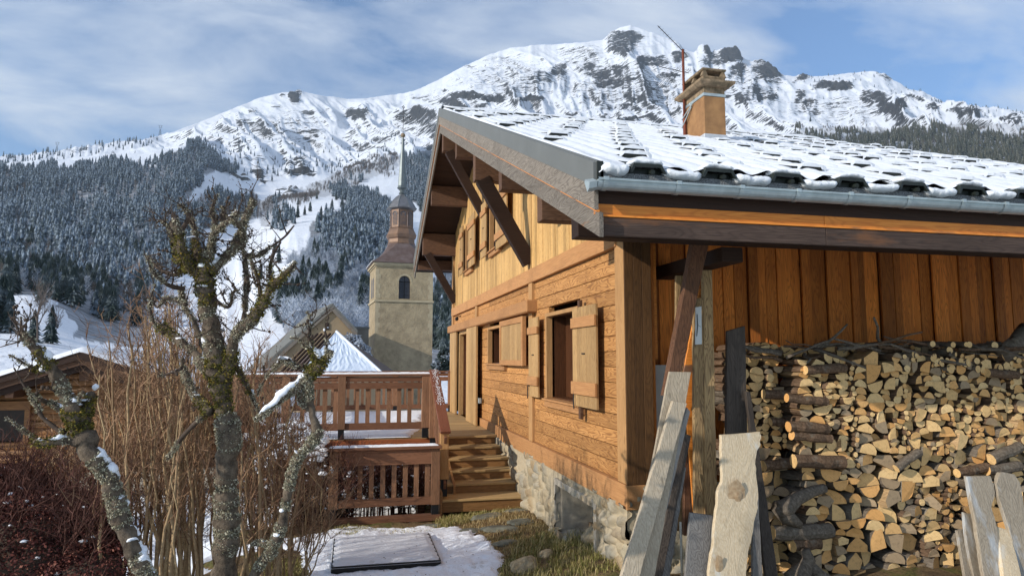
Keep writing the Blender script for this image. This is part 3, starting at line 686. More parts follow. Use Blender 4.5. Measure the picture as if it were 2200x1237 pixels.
# --- frame timbers
def beam(name, box, mat, bev=0.006, label=None, par=None):
    q = MB(); q.box(*box); return q.build(name, WD[mat] if isinstance(mat, str) else mat, par or CH, bevel=bev, label=label)
beam('sill_beam', (3.03, 3.40, YC - .04, 14.46, -1.68, -1.412), 'beam_y')
beam('sill_beam', (3.04, 3.2, 14.48, 17.9, -1.60, -1.412), 'beam_y')
beam('belt_beam', (3.03, 3.40, YC + .20, YL, 1.34, 1.585), 'beam_y')
beam('lintel_beam', (2.91, 3.12, 11.42, YL, 0.805, 1.02), 'beam_y', 0.02)
beam('corner_post', (3.05, 3.37, YC + .0, YC + .27, -1.41, 1.85), 'post_z')
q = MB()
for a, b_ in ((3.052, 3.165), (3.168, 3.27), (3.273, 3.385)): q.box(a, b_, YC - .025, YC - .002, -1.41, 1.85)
q.build('corner_cladding', wood('shaded_brown_corner_boards', 'z', (0.075, 0.034, 0.011), (0.12, 0.058, 0.02), (0.03, 0.013, 0.005), 1.0, .35, .3), CH, bevel=.003)  # brown boards, darkened further so their colour carries the side face's shade
beam('post', (3.045, 3.2, 11.57, 11.80, -1.41, 1.34), 'post_z')
beam('post', (3.045, 3.2, 17.05, 17.28, 1.02, 1.34), 'post_z')
beam('corner_post', (3.045, 3.3, 21.28, YL + .02, -1.6, 4.2), 'post_z')
beam('corner_post', (3.10, 3.3, YC + .0, YC + .2, 1.86, 2.1), 'post_z')

# --- windows
def fy(px): return onX(px, 700, 3.02)[1]
def fz(px, py, x=3.02): return onX(px, py, x)[2]
def hinge(par, y, z, x=2.99, s=1):
    q = MB(); q.box(x - .012, x, y - .03, y + .03, z - .012, z + .012); q.box(x - .02, x + .005, y - .012, y + .012, z - .07, z + .07); q.build('hinge', M_iron, par)
def latch(par, y, z, x, drop=True):
    q = MB(); q.bar((x - .02, y - .11, z), (x - .02, y + .11, z + .015), .02, .03); q.box(x - .03, x - .005, y + .05, y + .09, z - .03, z + .03)
    if drop: q.tube([(x - .025, y + .09, z), (x - .03, y + .10, z - .10), (x - .03, y + .085, z - .24)], .009, 5)
    q.build('latch', M_iron, par)
def shutter(y0, y1, z0, z1, battens, ajar=0.05, hard=True):
    """board leaf with horizontal battens, folded back against the wall"""
    q = MB(); n = max(2, int((y1 - y0) / .16)); x = 3.045 - ajar
    for i in range(n):
        a = y0 + (y1 - y0) * i / n; b_ = y0 + (y1 - y0) * (i + 1) / n; q.box(x - .032, x, a + .002, b_ - .002, z0, z1)
    s = q.build('shutter', WD['shut_z'], CH, bevel=.003)
    for (a, b_) in battens:
        q = MB(); q.box(x - .062, x - .033, y0 - .02, y1 - .12 * (y1 - y0) * 0 + .0, a, b_); q.build('batten', WD['beam_y'], s, bevel=.004)
    if hard: latch(s, y0 + (y1 - y0) * .78, z0 + .2, x - .03); q = MB(); q.box(x - .045, x - .03, (y0 + y1) / 2 - .06, (y0 + y1) / 2 + .06, (z0 + z1) / 2 + .03, (z0 + z1) / 2 + .045); q.build('handle', M_iron, s)
    return s
def window(y0, y1, z0, z1, sill=True, depth=.22, frame=.05, sillz=.13):
    q = MB(); f = frame
    for (a, b_, c, d) in ((y0 - f, y0 + .015, z0 - .02, z1 + f), (y1 - .015, y1 + f, z0 - .02, z1 + f), (y0 + .016, y1 - .016, z1 - .01, z1 + f)): q.box(3.055, 3.16, a, b_, c, d)
    w = q.build('window', WD['post_z'], CH, bevel=.004)
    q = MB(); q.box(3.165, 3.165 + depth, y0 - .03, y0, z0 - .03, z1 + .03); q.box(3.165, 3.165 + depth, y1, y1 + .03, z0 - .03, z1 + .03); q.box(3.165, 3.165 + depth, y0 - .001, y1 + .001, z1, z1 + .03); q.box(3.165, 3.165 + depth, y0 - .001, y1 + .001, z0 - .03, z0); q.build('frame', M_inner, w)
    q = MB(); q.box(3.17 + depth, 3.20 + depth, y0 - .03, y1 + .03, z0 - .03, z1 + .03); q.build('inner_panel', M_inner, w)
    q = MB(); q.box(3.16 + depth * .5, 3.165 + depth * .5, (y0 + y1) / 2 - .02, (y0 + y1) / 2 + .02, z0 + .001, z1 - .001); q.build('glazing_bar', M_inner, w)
    if sill:
        q = MB(); q.box(2.99, 3.20, y0 - .18, y1 + .05, z0 - .05, z0 - .022); q.box(3.03, 3.12, y0 - .16, y1 + .03, z0 - sillz - .02, z0 - .052); q.build('sill', WD['beam_y'], w, bevel=.004)
    return w
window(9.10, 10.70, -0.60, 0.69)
shutter(8.14, 9.08, -0.63, 0.70, [(.42, .56), (-.47, -.30)], .04); shutter(10.95, 11.56, -.63, .70, [(.42, .54), (-.44, -.29)], .03)
beam('latch_block', (2.99, 3.04, 8.83, 8.90, .68, .80), 'purl'); beam('latch_block', (2.99, 3.04, 8.83, 8.90, -.80, -.64), 'purl')
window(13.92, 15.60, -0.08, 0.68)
q = MB(); y0, y1 = 11.9, 13.86
for i in range(9): q.box(2.975, 3.03, y0 + .1 + i * (y1 - y0 - .2) / 9, y0 + .1 + (i + 1) * (y1 - y0 - .2) / 9 - .003, -.02, .66)
s2 = q.build('sliding_shutter', WD['shut_z'], CH)
q = MB(); q.box(2.955, 3.03, y0, y0 + .1, -.12, .77); q.box(2.955, 3.03, y1 - .1, y1, -.12, .77); q.box(2.955, 3.03, y0 + .101, y1 - .101, .661, .77); q.box(2.955, 3.03, y0 + .101, y1 - .101, -.12, -.021); q.build('shutter_frame', WD['beam_y'], s2, bevel=.004)
# door
dw = MB(); dw.box(3.05, 3.18, 19.9, 19.99, -1.6, .74); dw.box(3.05, 3.18, 17.93, 19.89, .70, .80); dw.box(3.05, 3.18, 17.86, 17.925, -1.6, .8)
door = dw.build('door_frame', WD['shut_z'], CH, bevel=.004)
q = MB()
for i in range(9): q.box(3.40, 3.45, 17.9 + i * .23, 18.125 + i * .23, -1.6, .72)
dd = q.build('door', WD['redz'], CH); q = MB(); q.box(3.36, 3.40, 18.1, 18.16, -.62, -.5); q.tube([(3.35, 18.13, -.56), (3.33, 18.13, -.56), (3.33, 18.24, -.56)], .012, 5); q.build('handle', M_zinc, dd)
q = MB(); q.box(3.19, 3.40, 19.95, 19.99, -1.6, .74); q.box(3.19, 3.40, 17.87, 17.92, -1.6, .74); q.build('door_reveal', WD['redz'], CH)
def leaf(y0, y1, z0, z1, x=2.9):
    q = MB(); n = 4
    for i in range(n): q.box(x, x + .05, y0 + i * (y1 - y0) / n + .003, y0 + (i + 1) * (y1 - y0) / n - .003, z0, z1)
    return q.build('door_shutter', WD['shut_z'], CH, bevel=.003)
leaf(16.47, 17.92, -1.59, .80, 2.93); leaf(20.0, 21.25, -1.59, .80, 2.96)
q = MB(); q.box(2.985, 3.04, 16.30, 16.44, -1.05, -.93); q.build('electric_box', M_zinc, CH)
q = MB(); q.tube([(3.0, 19.3, 1.22), (2.9, 19.3, 1.2), (2.86, 19.3, 1.1)], .015, 5); q.blob((2.88, 19.3, 1.14), .05, .05, .06); q.build('wall_ornament', M_iron, CH)
# upper windows
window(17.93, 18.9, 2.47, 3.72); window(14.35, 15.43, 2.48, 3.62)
shutter(16.93, 17.9, 2.40, 3.75, [(3.42, 3.55), (2.60, 2.74)], .06); shutter(18.98, 19.55, 2.40, 3.78, [(3.45, 3.58), (2.60, 2.74)], .04)
shutter(13.2, 14.3, 2.33, 3.60, [(3.3, 3.43), (2.52, 2.67)], .06); shutter(15.48, 16.12, 2.40, 3.72, [(3.4, 3.53), (2.60, 2.74)], .04)

# --- rubble stone base with the cellar window
def cells(u, v, scale, seed):
    u = u / scale; v = v / (scale * .72); iu = np.floor(u).astype(int); iv = np.floor(v).astype(int); d1 = np.full(u.shape, 9.0); d2 = np.full(u.shape, 9.0); idc = np.zeros(u.shape)
    for a in (-1, 0, 1):
        for b_ in (-1, 0, 1):
            cu = iu + a; cv = iv + b_; hx = _h(cu, cv, seed); hy = _h(cu, cv, seed + 7); d = np.hypot(u - cu - hx, v - cv - hy); idh = _h(cu, cv, seed + 13)
            nearer = d < d1; d2 = np.where(nearer, d1, np.minimum(d2, d)); idc = np.where(nearer, idh, idc); d1 = np.where(nearer, d, d1)
    return d1, d2, idc
def stonegrid(name, u0, u1, v0, v1, place, step, hole, seed, mat, parent):
    us = np.arange(u0, u1 + step, step); vs = np.arange(v0, v1 + step, step); U, V = np.meshgrid(us, vs)
    uw = U + (fbm(U * 5, V * 5, 3, seed) - .5) * .12; vw = V + (fbm(U * 5, V * 5, 3, seed + 5) - .5) * .10
    d1, d2, ic = cells(uw, vw, .26, seed); gap = d2 - d1
    h = .078 * smooth(gap / .24) * (0.5 + .9 * ic) + (fbm(U * 16, V * 16, 4, seed + 9) - .5) * .03
    hide = fbm(U * 2.2, V * 2.2, 3, seed + 20) > .56; h = np.where(hide, np.minimum(h, .018) + (fbm(U * 22, V * 22, 3, 5) - .5) * .012, h)
    P = place(U, V, h); ii = np.arange(U.size).reshape(U.shape); f = np.stack([ii[:-1, :-1], ii[:-1, 1:], ii[1:, 1:], ii[1:, :-1]], -1).reshape(-1, 4)
    if hole is not None:
        cu = (U[:-1, :-1] + step / 2).ravel(); cv = (V[:-1, :-1] + step / 2).ravel(); f = f[~((cu > hole[0]) & (cu < hole[1]) & (cv > hole[2]) & (cv < hole[3]))]
    V3 = P.reshape(-1, 3) - np.array(parent.location)[None]
    return npmesh(name, V3, f, mat, parent, True, {'stone': np.where(hide, 0, smooth(gap / .22)).ravel(), 'sid': ic.ravel()})
m, nt, b = newmat('rubble_stone', 0.9, 0.2); co = objco(nt)
st = ramp(nt, attr(nt, 'sid'), [(0.0, (0.26, 0.22, 0.15)), (0.3, (0.38, 0.33, 0.23)), (0.55, (0.34, 0.24, 0.13)), (0.75, (0.25, 0.235, 0.19)), (1.0, (0.42, 0.36, 0.26))])
sn = noise(nt, co, 14, 6, .7); st = mixn(nt, st, (0.16, 0.13, 0.10), ramp(nt, sn, [(.45, 0.0), (.75, .7)]))
mo = mixn(nt, (0.36, 0.29, 0.19), (0.48, 0.41, 0.29), noise(nt, co, 25, 5, .7))
nt.links.new(mixn(nt, mo, st, attr(nt, 'stone')), b.inputs['Base Color']); bump(nt, b, sn, .6, .02); M_stone = m
stonegrid('stone_base', YC - .02, 14.6, -3.1, -1.66, lambda U, V, h: np.stack([3.10 - h, U, V], -1), .03, (8.5, 10.18, -2.5, -1.88), 3, M_stone, CH)
stonegrid('stone_base', 3.05, 4.7, -3.1, -1.45, lambda U, V, h: np.stack([U, YC + .02 - h, V], -1), .03, None, 9, M_stone, CH)
q = MB(); y0, y1, z0, z1 = 8.5, 10.18, -2.52, -1.88
q.box(3.04, 3.14, y0 - .10, y0, z0 - .1, z1 + .09); q.box(3.04, 3.14, y1, y1 + .05, z0 - .1, z1 + .09); q.box(3.04, 3.14, y0 + .001, y1 - .001, z1, z1 + .09)
q.box(3.14, 3.75, y1 - .02, y1 + .05, z0 - .1, z1 + .1); q.box(3.14, 3.75, y0 - .05, y0, z0 - .1, z1 + .1); q.box(3.14, 3.75, y0, y1, z1, z1 + .06); q.box(3.04, 3.8, y0, y1 - .03, z0 - .12, z0 - .02)
cw = q.build('cellar_window', M_conc, CH)
q = MB(); q.box(3.62, 3.64, y0, y1, z0 - .1, z1); q.build('pane', plain('cellar_glass', (0.12, 0.13, 0.13), .15, var=.5), cw)
q = MB(); q.box(3.56, 3.61, y0, y1, z0 - .02, z0 + .06)
for k in range(4): q.box(3.56, 3.60, y0 + .1 + k * .42, y0 + .15 + k * .42, z0 + .061, z1)
q.build('frame', wood('cellar_frame', 'y', (0.3, 0.2, 0.12), (0.42, 0.3, 0.18)), cw)

# --- side wall boards
mb = MB(); x = 3.43; random.seed(3); YS = 8.0
while x < 13.2:
    w_ = random.choice((.12, .14, .17, .2, .24)) * random.uniform(.85, 1.1); s = random.uniform(-.03, .03); mb.cr = random.random()
    mb.box(x, x + w_ - .012, YS + s, YS + s + .03, -2.9, 2.1); x += w_
mb.cr = 0.02; mb.box(3.4, 13.2, YS + .065, YS + .1, -2.9, 2.1)
mb.build('side_wall', WD['side_z'], CH)
q = MB(); q.box(3.39, 3.43, 7.40, YS - .04, -1.41, 1.6); q.build('wall_return', WD['side_z'], CH)
q = MB(); q.box(3.44, 3.50, 7.48, 7.54, .0, 1.5); q.build('trim_strip', WD['oran_x'], CH)
q = MB(); q.box(3.47, 3.90, 7.62, 7.66, -1.1, -.07); q.build('white_panel', plain('white_panel', (0.55, 0.53, 0.48), .5, var=.1), CH)
q = MB(); q.box(3.97, 4.2, 7.86, 7.92, -2.9, -.3); q.build('panel', WD['soft'], CH)
q = MB(); q.box(13.2, 13.3, 8.0, 22, -3, zr(8) - .3); q.prism([(13.25, 8, -3), (13.25, 22, -3), (13.25, 22, zr(22) - .3), (13.25, YR, zr(YR) - .3), (13.25, 8, zr(8) - .3)], (.05, 0, 0)); q.box(3.3, 13.2, 21.5, 21.6, -3, 3.4)
q.build('wall', WD['side_z'], CH)

# --- roof
roof = MB()
for (a, b_) in ((YE + .03, YR), (YR + .001, YB)):
    za, zb = zr(a), zr(b_); roof.prism([(XV + .05, a, za - .33), (XV + .05, b_, zb - .33), (XV + .05, b_, zb - .03), (XV + .05, a, za - .03)], (XEND - XV - .1, 0, 0))
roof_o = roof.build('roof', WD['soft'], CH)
# snow with the tile waves showing through
xs = np.arange(XV + .03, XEND, .026); ss = np.linspace(0, 1, 150)
Xg, Sg = np.meshgrid(xs, ss); SL = (YR - YE) * 1.0805; sg = Sg * SL; Yg = YE + .0 + Sg * (YR - YE)
wv = np.cos(Xg * 2 * np.pi / .305) * .5 + .5
cover = np.clip(fbm(Xg * .5, Yg * .35, 3, 4) * 1.5 - .2, 0.15, 1)
hs = .050 + .042 * wv * (1.25 - .75 * cover) + (fbm(Xg * 3, Yg * 3, 3, 6) - .5) * .03 + (fbm(Xg * 13, Yg * 9, 3, 16) - .5) * .012
crs = ((sg % .45) / .45); hs += -.010 * (crs < .12)
edge = smooth((Xg - XV - .03) / .07) * smooth((XEND - Xg) / .08); hs = hs * edge - .03 * (1 - edge)
Zg = 1.655 + .4094 * (Yg - 5.47) + hs - .015
# ragged hanging edge at the eave
lip = Sg < .0001
Yg = np.where(lip, Yg - .02 - .05 * fbm(Xg * 6, Xg * 0, 3, 8), Yg); Zg = np.where(lip, Zg - .02, Zg)
ii = np.arange(Xg.size).reshape(Xg.shape); f = np.stack([ii[:-1, :-1], ii[:-1, 1:], ii[1:, 1:], ii[1:, :-1]], -1).reshape(-1, 4)
npmesh('roof_snow', np.stack([Xg, Yg, Zg], -1).reshape(-1, 3) - np.array(CH.location), f, M_snowr, CH, True)
# far slope cover
q = MB(); q.prism([(XV + .03, YR + .01, zr(YR) - .02), (XV + .03, YB + .02, zr(YB) - .02), (XV + .03, YB + .02, zr(YB) + .03), (XV + .03, YR + .01, zr(YR) + .03)], (XEND - XV - .1, 0, 0)); q.build('roof_snow', M_snowr, CH)
q = MB(); pts = []; n = 46
for i in range(n + 1): pts.append((XV + .12 + (XEND - XV - .3) * i / n, YR + random.uniform(-.02, .02), zr(YR) + .04 + random.uniform(-.012, .012)))
q.tube(pts, [.085 + random.uniform(-.015, .02) for _ in pts], 8); q.build('ridge_snow', M_snowr, CH, smooth=True)
q = MB()
for i in range(24): q.tube([(XV + .05 + i * .475, YR, zr(YR) - .02), (XV + .51 + i * .475, YR, zr(YR) - .03)], [.125, .115], 8)
q.build('ridge_tiles', M_tile, CH)
# snow-stop tiles: dark noses with a pad of snow
def nose(x, s, w=.32, h=.075, dk=None, sn=None, dep=.30):
    y = YE + s / 1.0805; c, sn_ = math.cos(math.atan(.4094)), math.sin(math.atan(.4094)); n_ = Vector((0, -sn_, c)); u = Vector((0, c, sn_)); o = Vector((x, y, 1.655 + .4094 * (y - 5.47) + .025))
    a = w / 2; t = w / 2 - .05; P = lambda xx, uu, nn: o + Vector((xx, 0, 0)) + u * uu + n_ * nn
    v = [P(-a, 0, 0), P(a, 0, 0), P(t, 0, h), P(-t, 0, h), P(-a, dep, 0), P(a, dep, 0), P(t, dep, .012), P(-t, dep, .012)]
    dk.add(v, [(0, 1, 2, 3), (1, 5, 6, 2), (4, 0, 3, 7), (3, 2, 6, 7), (5, 4, 7, 6)])
    k = 7; j = [random.uniform(-.006, .012) for _ in range(k + 1)]
    for i in range(k):
        x0 = -t - .06 + (2 * t + .12) * i / k; x1 = -t - .06 + (2 * t + .12) * (i + 1) / k; h0 = h + .016 + j[i] + .016 * math.sin(math.pi * i / k); h1 = h + .016 + j[i + 1] + .016 * math.sin(math.pi * (i + 1) / k)
        e0 = -.055 if i == 0 else 0; e1 = -.055 if i == k - 1 else 0; h0 = h0 - (.02 if i == 0 else 0); h1 = h1 - (.02 if i == k - 1 else 0)
        sn.add([P(x0, -.012, h + .001 + e0), P(x1, -.012, h + .001 + e1), P(x1, -.005, h1), P(x0, -.005, h0), P(x0, dep + .1, .03), P(x1, dep + .1, .03)], [(0, 1, 2, 3), (3, 2, 5, 4)])
random.seed(12); cand = []
for k in range(13):
    s = .68 + .905 * k
    if s > SL - .3: break
    for n_ in range(-6, 14):
        x = 2.66 + .33 * k + .99 * n_
        if x < XV + .25 or x > XEND - .3: continue
        if 6.2 < x < 7.2 and 6.2 < s < 7.6: continue
        cand.append((x + random.uniform(-.02, .02), s + random.uniform(-.02, .02)))
def _sz(c):
    y = YE + c[1] / 1.0805; g = proj((c[0], y, zr(y))); return -1.0 / np.linalg.norm((c[0], y, zr(y))) if g[0] < 2250 else 0
cand.sort(key=_sz); rdk, rsn = MB(), MB()
for i, (x, s) in enumerate(cand):
    if i < 100:
        dk, sn = MB(), MB(); nose(x, s, .32, random.uniform(.038, .072), dk, sn); t_ = dk.build('snow_stop_tile', M_tile, CH); sn.build('snow_cap', M_snowr, t_, smooth=True)
    else: nose(x, s, .32, random.uniform(.038, .072), rdk, rsn)
if rdk.v: tag(rdk.build('snow_stop_tile', M_tile, CH), kind='stuff'); tag(rsn.build('snow_cap', M_snowr, CH, smooth=True), kind='stuff')
# eave row: open tile ends, granular strip, icy snow lumps between
gp = MB(); xe = [2.465, 3.15, 3.84, 4.525, 5.205, 5.89, 6.58, 7.26, 7.95, 8.64, 9.33, 10.02, 10.7, 11.4, 12.1, 12.8]
M_icy = snowmat('icy_snow', (0.80, 0.83, 0.87), 40, .8, .012)
def snowroll(q, a, b_, zc, hgt_, y0, dep, arch=0.0, step=.018, seed=0, endr=.05):
    """lumpy overhanging strip of snow along x"""
    n = max(4, int((b_ - a) / step)); K = 8; vs = []
    for i in range(n + 1):
        t = i / n; x = a + (b_ - a) * t; e = min(1, min(x - a, b_ - x) / endr) ** .5 if 0 < i < n else .12
        nz = 1.8 * float(fbm(np.array(x * 9), np.array(seed * 1.7), 4, 5)) - .9; nb = float(fbm(np.array(x * 5), np.array(seed * 2.7 + 9), 3, 15)) - .5
        c = zc + arch * math.sin(math.pi * t) + nz * .02
        for k in range(K):
            th = math.pi * (0.42 + 1.3 * k / (K - 1)); r_ = 1 + (random.random() - .5) * .16
            yy = y0 + (dep * .55) * math.cos(th) * e * r_ + nb * .03; zz = c + hgt_ * .5 * math.sin(th) * e * r_ - (.03 * max(0, nb) if k > 4 else 0)
            vs.append((x, yy, zz))
        vs.append((x, y0 + dep * .9, c + hgt_ * .15))
    K += 1; f = [(i * K + k, (i + 1) * K + k, (i + 1) * K + (k + 1) % K, i * K + (k + 1) % K) for i in range(n) for k in range(K)]; q.add(vs, f)
for x in xe:
    dk = MB(); dk.prism([(x - .17, YE - .10, 1.60), (x - .13, YE - .09, 1.685), (x + .13, YE - .09, 1.685), (x + .17, YE - .10, 1.60), (x + .15, YE - .10, 1.60), (x + .115, YE - .09, 1.655), (x - .115, YE - .09, 1.655), (x - .15, YE - .10, 1.60)], (0, .35, .12))
    dk.box(x - .15, x + .15, YE - .02, YE + .01, 1.56, 1.66); dk.tube([(x + .04, YE - .1, 1.61), (x + .04, YE + .1, 1.66)], .022, 6)
    t_ = dk.build('eave_tile', M_tile, CH); sn = MB(); snowroll(sn, x - .17, x + .18, 1.70, .05, YE - .0, .17, .02, seed=x); sn.build('snow_cap', M_icy, t_, smooth=True)
sn = MB(); snowroll(sn, 2.05, 2.31, 1.63, .10, YE - .04, .15, 0, seed=.5); sn.build('eave_snow', M_icy, CH, smooth=True)
for i in range(len(xe)):
    a = xe[i] + .155; b_ = (xe[i + 1] - .15) if i + 1 < len(xe) else XEND - .05
    sn = MB(); snowroll(sn, a, b_, 1.628, random.uniform(.07, .095), YE - .045, random.uniform(.11, .15), -.018 * random.uniform(0, 2), seed=i + 3); sn.build('eave_snow', M_icy, CH, smooth=True)
gp.box(XV + .05, XEND, YE - .035, YE + .03, 1.47, 1.605)
gp.build('eave_strip', M_gran, CH)
# gutter
q = MB(); gy, gz, gr_ = YE - .085, 1.505, .075; prof_ = [(gy + gr_ * math.cos(a), gz + gr_ * math.sin(a)) for a in np.linspace(math.pi, 2 * math.pi, 11)]
prof_ = [(gy - gr_ - .002, gz + .016), (gy - gr_ - .014, gz + .01), (gy - gr_ - .012, gz - .006)] + prof_
for i in range(len(prof_) - 1):
    (a, b_), (c, d) = prof_[i], prof_[i + 1]; q.add([(XV - .02, a, b_), (XEND, a, b_), (XEND, c, d), (XV - .02, c, d)], [(0, 1, 2, 3)])
vs = [(XV - .02, a, b_) for a, b_ in prof_[3:]]; q.add(vs, [tuple(range(len(vs)))])
gut = q.build('gutter', M_zinc, CH, smooth=True)
for k, px in enumerate((1303, 1459.5, 1595, 1716, 1828, 1954, 2069, 2160, 2270, 2370)):
    x = onY(px, 418, gy - gr_)[0]; q = MB(); pts = [(gy + (gr_ + .006) * math.cos(a), gz + (gr_ + .006) * math.sin(a)) for a in np.linspace(math.pi, 2 * math.pi, 12)]
    for i in range(11): q.add([(x - .022, *pts[i]), (x + .022, *pts[i]), (x + .022, *pts[i + 1]), (x - .022, *pts[i + 1])], [(0, 1, 2, 3)])
    q.box(x - .02, x + .02, gy - gr_ - .018, gy - gr_ + .01, gz - .01, gz + .022); q.build('gutter_bracket', M_zinc, gut)
q = MB(); q.prism([(XV - .03, gy - gr_ - .01, gz - .02), (XV - .03, gy + .03, gz + .03), (XV - .03, gy + .05, gz + .01), (XV - .03, gy - .02, gz - .09), (XV - .03, gy - gr_ + .01, gz - .07)], (-.07, 0, -.015)); q.build('end_cap', M_zinc, gut)
# fascia boards
q = MB(); xs_ = [XV + .02, 4.3, 7.3, 10.4, XEND]
for i in range(4): q.box(xs_[i], xs_[i + 1] - .004, YE + .035, YE + .075, 1.245, 1.462)
q.build('fascia_board', WD['oran_x'], CH, bevel=.004)
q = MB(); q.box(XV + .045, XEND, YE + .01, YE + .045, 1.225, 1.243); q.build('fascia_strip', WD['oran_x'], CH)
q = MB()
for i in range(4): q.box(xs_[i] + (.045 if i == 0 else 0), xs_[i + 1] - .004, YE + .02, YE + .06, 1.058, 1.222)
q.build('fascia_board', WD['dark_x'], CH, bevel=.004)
# verge: grey flashing and two weathered barge boards on both slopes
def slopebar(name, x0, x1, d0, d1, mat, a=YE - .02, b_=YR, seams=None, label=None, far=True):
    q = MB()
    def seg(p, r_, rn=None):
        q.prism([(x0, p, zr(p) - d1), (x0, r_, zr(r_) - d1), (x0, r_, zr(r_) - d0), (x0, p, zr(p) - d0)], (x1 - x0, 0, 0), rn)
    ed = seams or [a, b_]
    for i in range(len(ed) - 1): seg(ed[i] + (.004 if i else 0), ed[i + 1])
    if far: seg(YR + .001, YB + .02)
    return q.build(name, mat, CH, label=label)
slopebar('verge_flashing', XV - .012, XV + .02, -.045, .165, M_tin, seams=[YE - .02, 7.75, 9.3, 11.15, 13.5, 15.3, YR])
q = MB(); q.prism([(XV + .021, YE - .02, zr(YE) - .03), (XV + .021, YR, zr(YR) - .03), (XV + .021, YR, zr(YR) + .046), (XV + .021, YE - .02, zr(YE) + .046)], (.05, 0, 0)); q.build('verge_flashing', M_tin, CH)
q = MB(); q.box(XV + .02, XV + .075, YE - .035, YE - .018, 1.50, 1.70); q.build('verge_end', M_tile, CH)
slopebar('barge_board', XV - .006, XV + .03, .167, .375, WD['grey_y'])
slopebar('barge_edge', XV + .012, XV + .04, .376, .392, WD['oran_x'])
slopebar('barge_board', XV + .022, XV + .058, .393, .60, WD['grey_y'], a=YE - .06)
# soffit and purlins
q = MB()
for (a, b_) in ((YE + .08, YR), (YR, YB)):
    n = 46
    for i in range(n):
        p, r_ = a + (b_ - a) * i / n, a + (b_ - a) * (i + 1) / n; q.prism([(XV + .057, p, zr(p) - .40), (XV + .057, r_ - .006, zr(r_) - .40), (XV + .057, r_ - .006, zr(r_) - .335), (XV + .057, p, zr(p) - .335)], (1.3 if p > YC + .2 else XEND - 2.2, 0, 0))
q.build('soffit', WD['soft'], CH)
PUR = [(6.24, 1.165, .20), (7.52, 1.58, .20), (9.70, 2.47, .20), (11.95, 3.19, .22), (14.25, 4.29, .2), (16.55, 5.12, .22), (18.98, 4.31, .2), (21.25, 3.23, .22), (22.75, 2.95, .2)]
for (y, z0, w_) in PUR:
    zt = zr(y) - .41
    x1 = XEND - .3 if y < 7 else XF + .15
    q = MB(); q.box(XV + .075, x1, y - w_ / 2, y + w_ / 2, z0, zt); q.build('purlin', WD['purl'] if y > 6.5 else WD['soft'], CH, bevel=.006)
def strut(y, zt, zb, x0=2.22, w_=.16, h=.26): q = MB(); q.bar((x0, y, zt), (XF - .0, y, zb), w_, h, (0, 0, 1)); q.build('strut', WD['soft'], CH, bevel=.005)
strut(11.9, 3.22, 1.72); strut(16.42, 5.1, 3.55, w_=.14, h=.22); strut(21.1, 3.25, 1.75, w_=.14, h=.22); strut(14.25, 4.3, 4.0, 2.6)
# eave bracket above the wood store
q = MB(); q.box(3.70, 3.94, 6.32, 7.98, 1.0, 1.155); q.build('eave_bracket', WD['soft'], CH, bevel=.006)

# --- chimney
q = MB(); q.box(6.45, 6.90, 11.5, 12.28, 3.9, 5.02); ch = q.build('chimney', M_chim, CH, bevel=.008)
q = MB(); q.box(6.435, 6.915, 11.485, 12.295, 3.95, 4.27); q.build('chimney_flashing', M_lead, ch, bevel=.004)
q = MB(); q.box(6.44, 6.91, 11.49, 12.29, 5.021, 5.075); q.build('metal_band', M_zinc, ch)
q = MB(); q.box(6.452, 6.898, 11.502, 12.278, 5.076, 5.2); q.build('collar', M_ccap, ch, bevel=.006)
def capslab(z0, z1, o, bev=.02):
    q = MB(); q.prism([(6.45 - o * .6, 11.5 - o * .6, z0), (6.90 + o * .6, 11.5 - o * .6, z0), (6.90 + o * .6, 12.28 + o * .6, z0), (6.45 - o * .6, 12.28 + o * .6, z0)], (0, 0, .001))
    v = []
    for (oo, zz) in ((o * .55, z0), (o, z0 + (z1 - z0) * .55), (o, z1)): v += [(6.45 - oo, 11.5 - oo, zz), (6.90 + oo, 11.5 - oo, zz), (6.90 + oo, 12.28 + oo, zz), (6.45 - oo, 12.28 + oo, zz)]
    f = [(3, 2, 1, 0), (8, 9, 10, 11)] + [(l * 4 + i, l * 4 + (i + 1) % 4, (l + 1) * 4 + (i + 1) % 4, (l + 1) * 4 + i) for l in range(2) for i in range(4)]
    q = MB(); q.add(v, f); q.build('cap_slab', M_ccap, ch, bevel=.008)
capslab(5.2, 5.30, .15); capslab(5.355, 5.42, .015); capslab(5.52, 5.57, .03)
for (x, y) in ((6.48, 11.53), (6.87, 11.53), (6.48, 12.25), (6.87, 12.25), (6.48, 11.89), (6.87, 11.89)):
    q = MB(); q.box(x - .035, x + .035, y - .04, y + .04, 5.301, 5.356); q.build('cap_block', M_ccap, ch)
    q = MB(); q.prism([(x - .06, y - .04, 5.421), (x + .06, y - .04, 5.421), (x + .025, y - .04, 5.521), (x - .025, y - .04, 5.521)], (0, .08, 0)); q.build('cap_block', M_ccap, ch)
q = MB(); q.tube([(6.40, 12.2, 4.2), (6.40, 12.2, 4.75), (6.40, 12.2, 4.9)], .035, 8); q.tube([(6.40, 12.2, 4.9), (6.405, 12.2, 6.25)], .026, 8); an = q.build('antenna_mast', M_rust, CH, smooth=True)
q = MB()
def yagi(z, l, ang, n, s):
    o = Vector((6.40, 12.2, z)); d = Vector((-math.cos(R(ang)), .25, math.sin(R(ang)))).normalized(); sd = Vector((.25, 1, .35)).normalized(); q.tube([o - d * .12, o + d * l], .008, 4)
    for i in range(n):
        c = o + d * l * (i + .5) / n; q.tube([c - sd * s, c + sd * s], .0035, 3)
yagi(6.22, .75, 52, 9, .16); yagi(5.78, .5, 14, 7, .42)
for k in range(6): q.tube([(6.38 - k * .07, 12.1, 5.95 - k * .06), (6.15 - k * .07, 12.35, 5.5 - k * .02)], .003, 3)
q.build('aerial', M_iron, an)
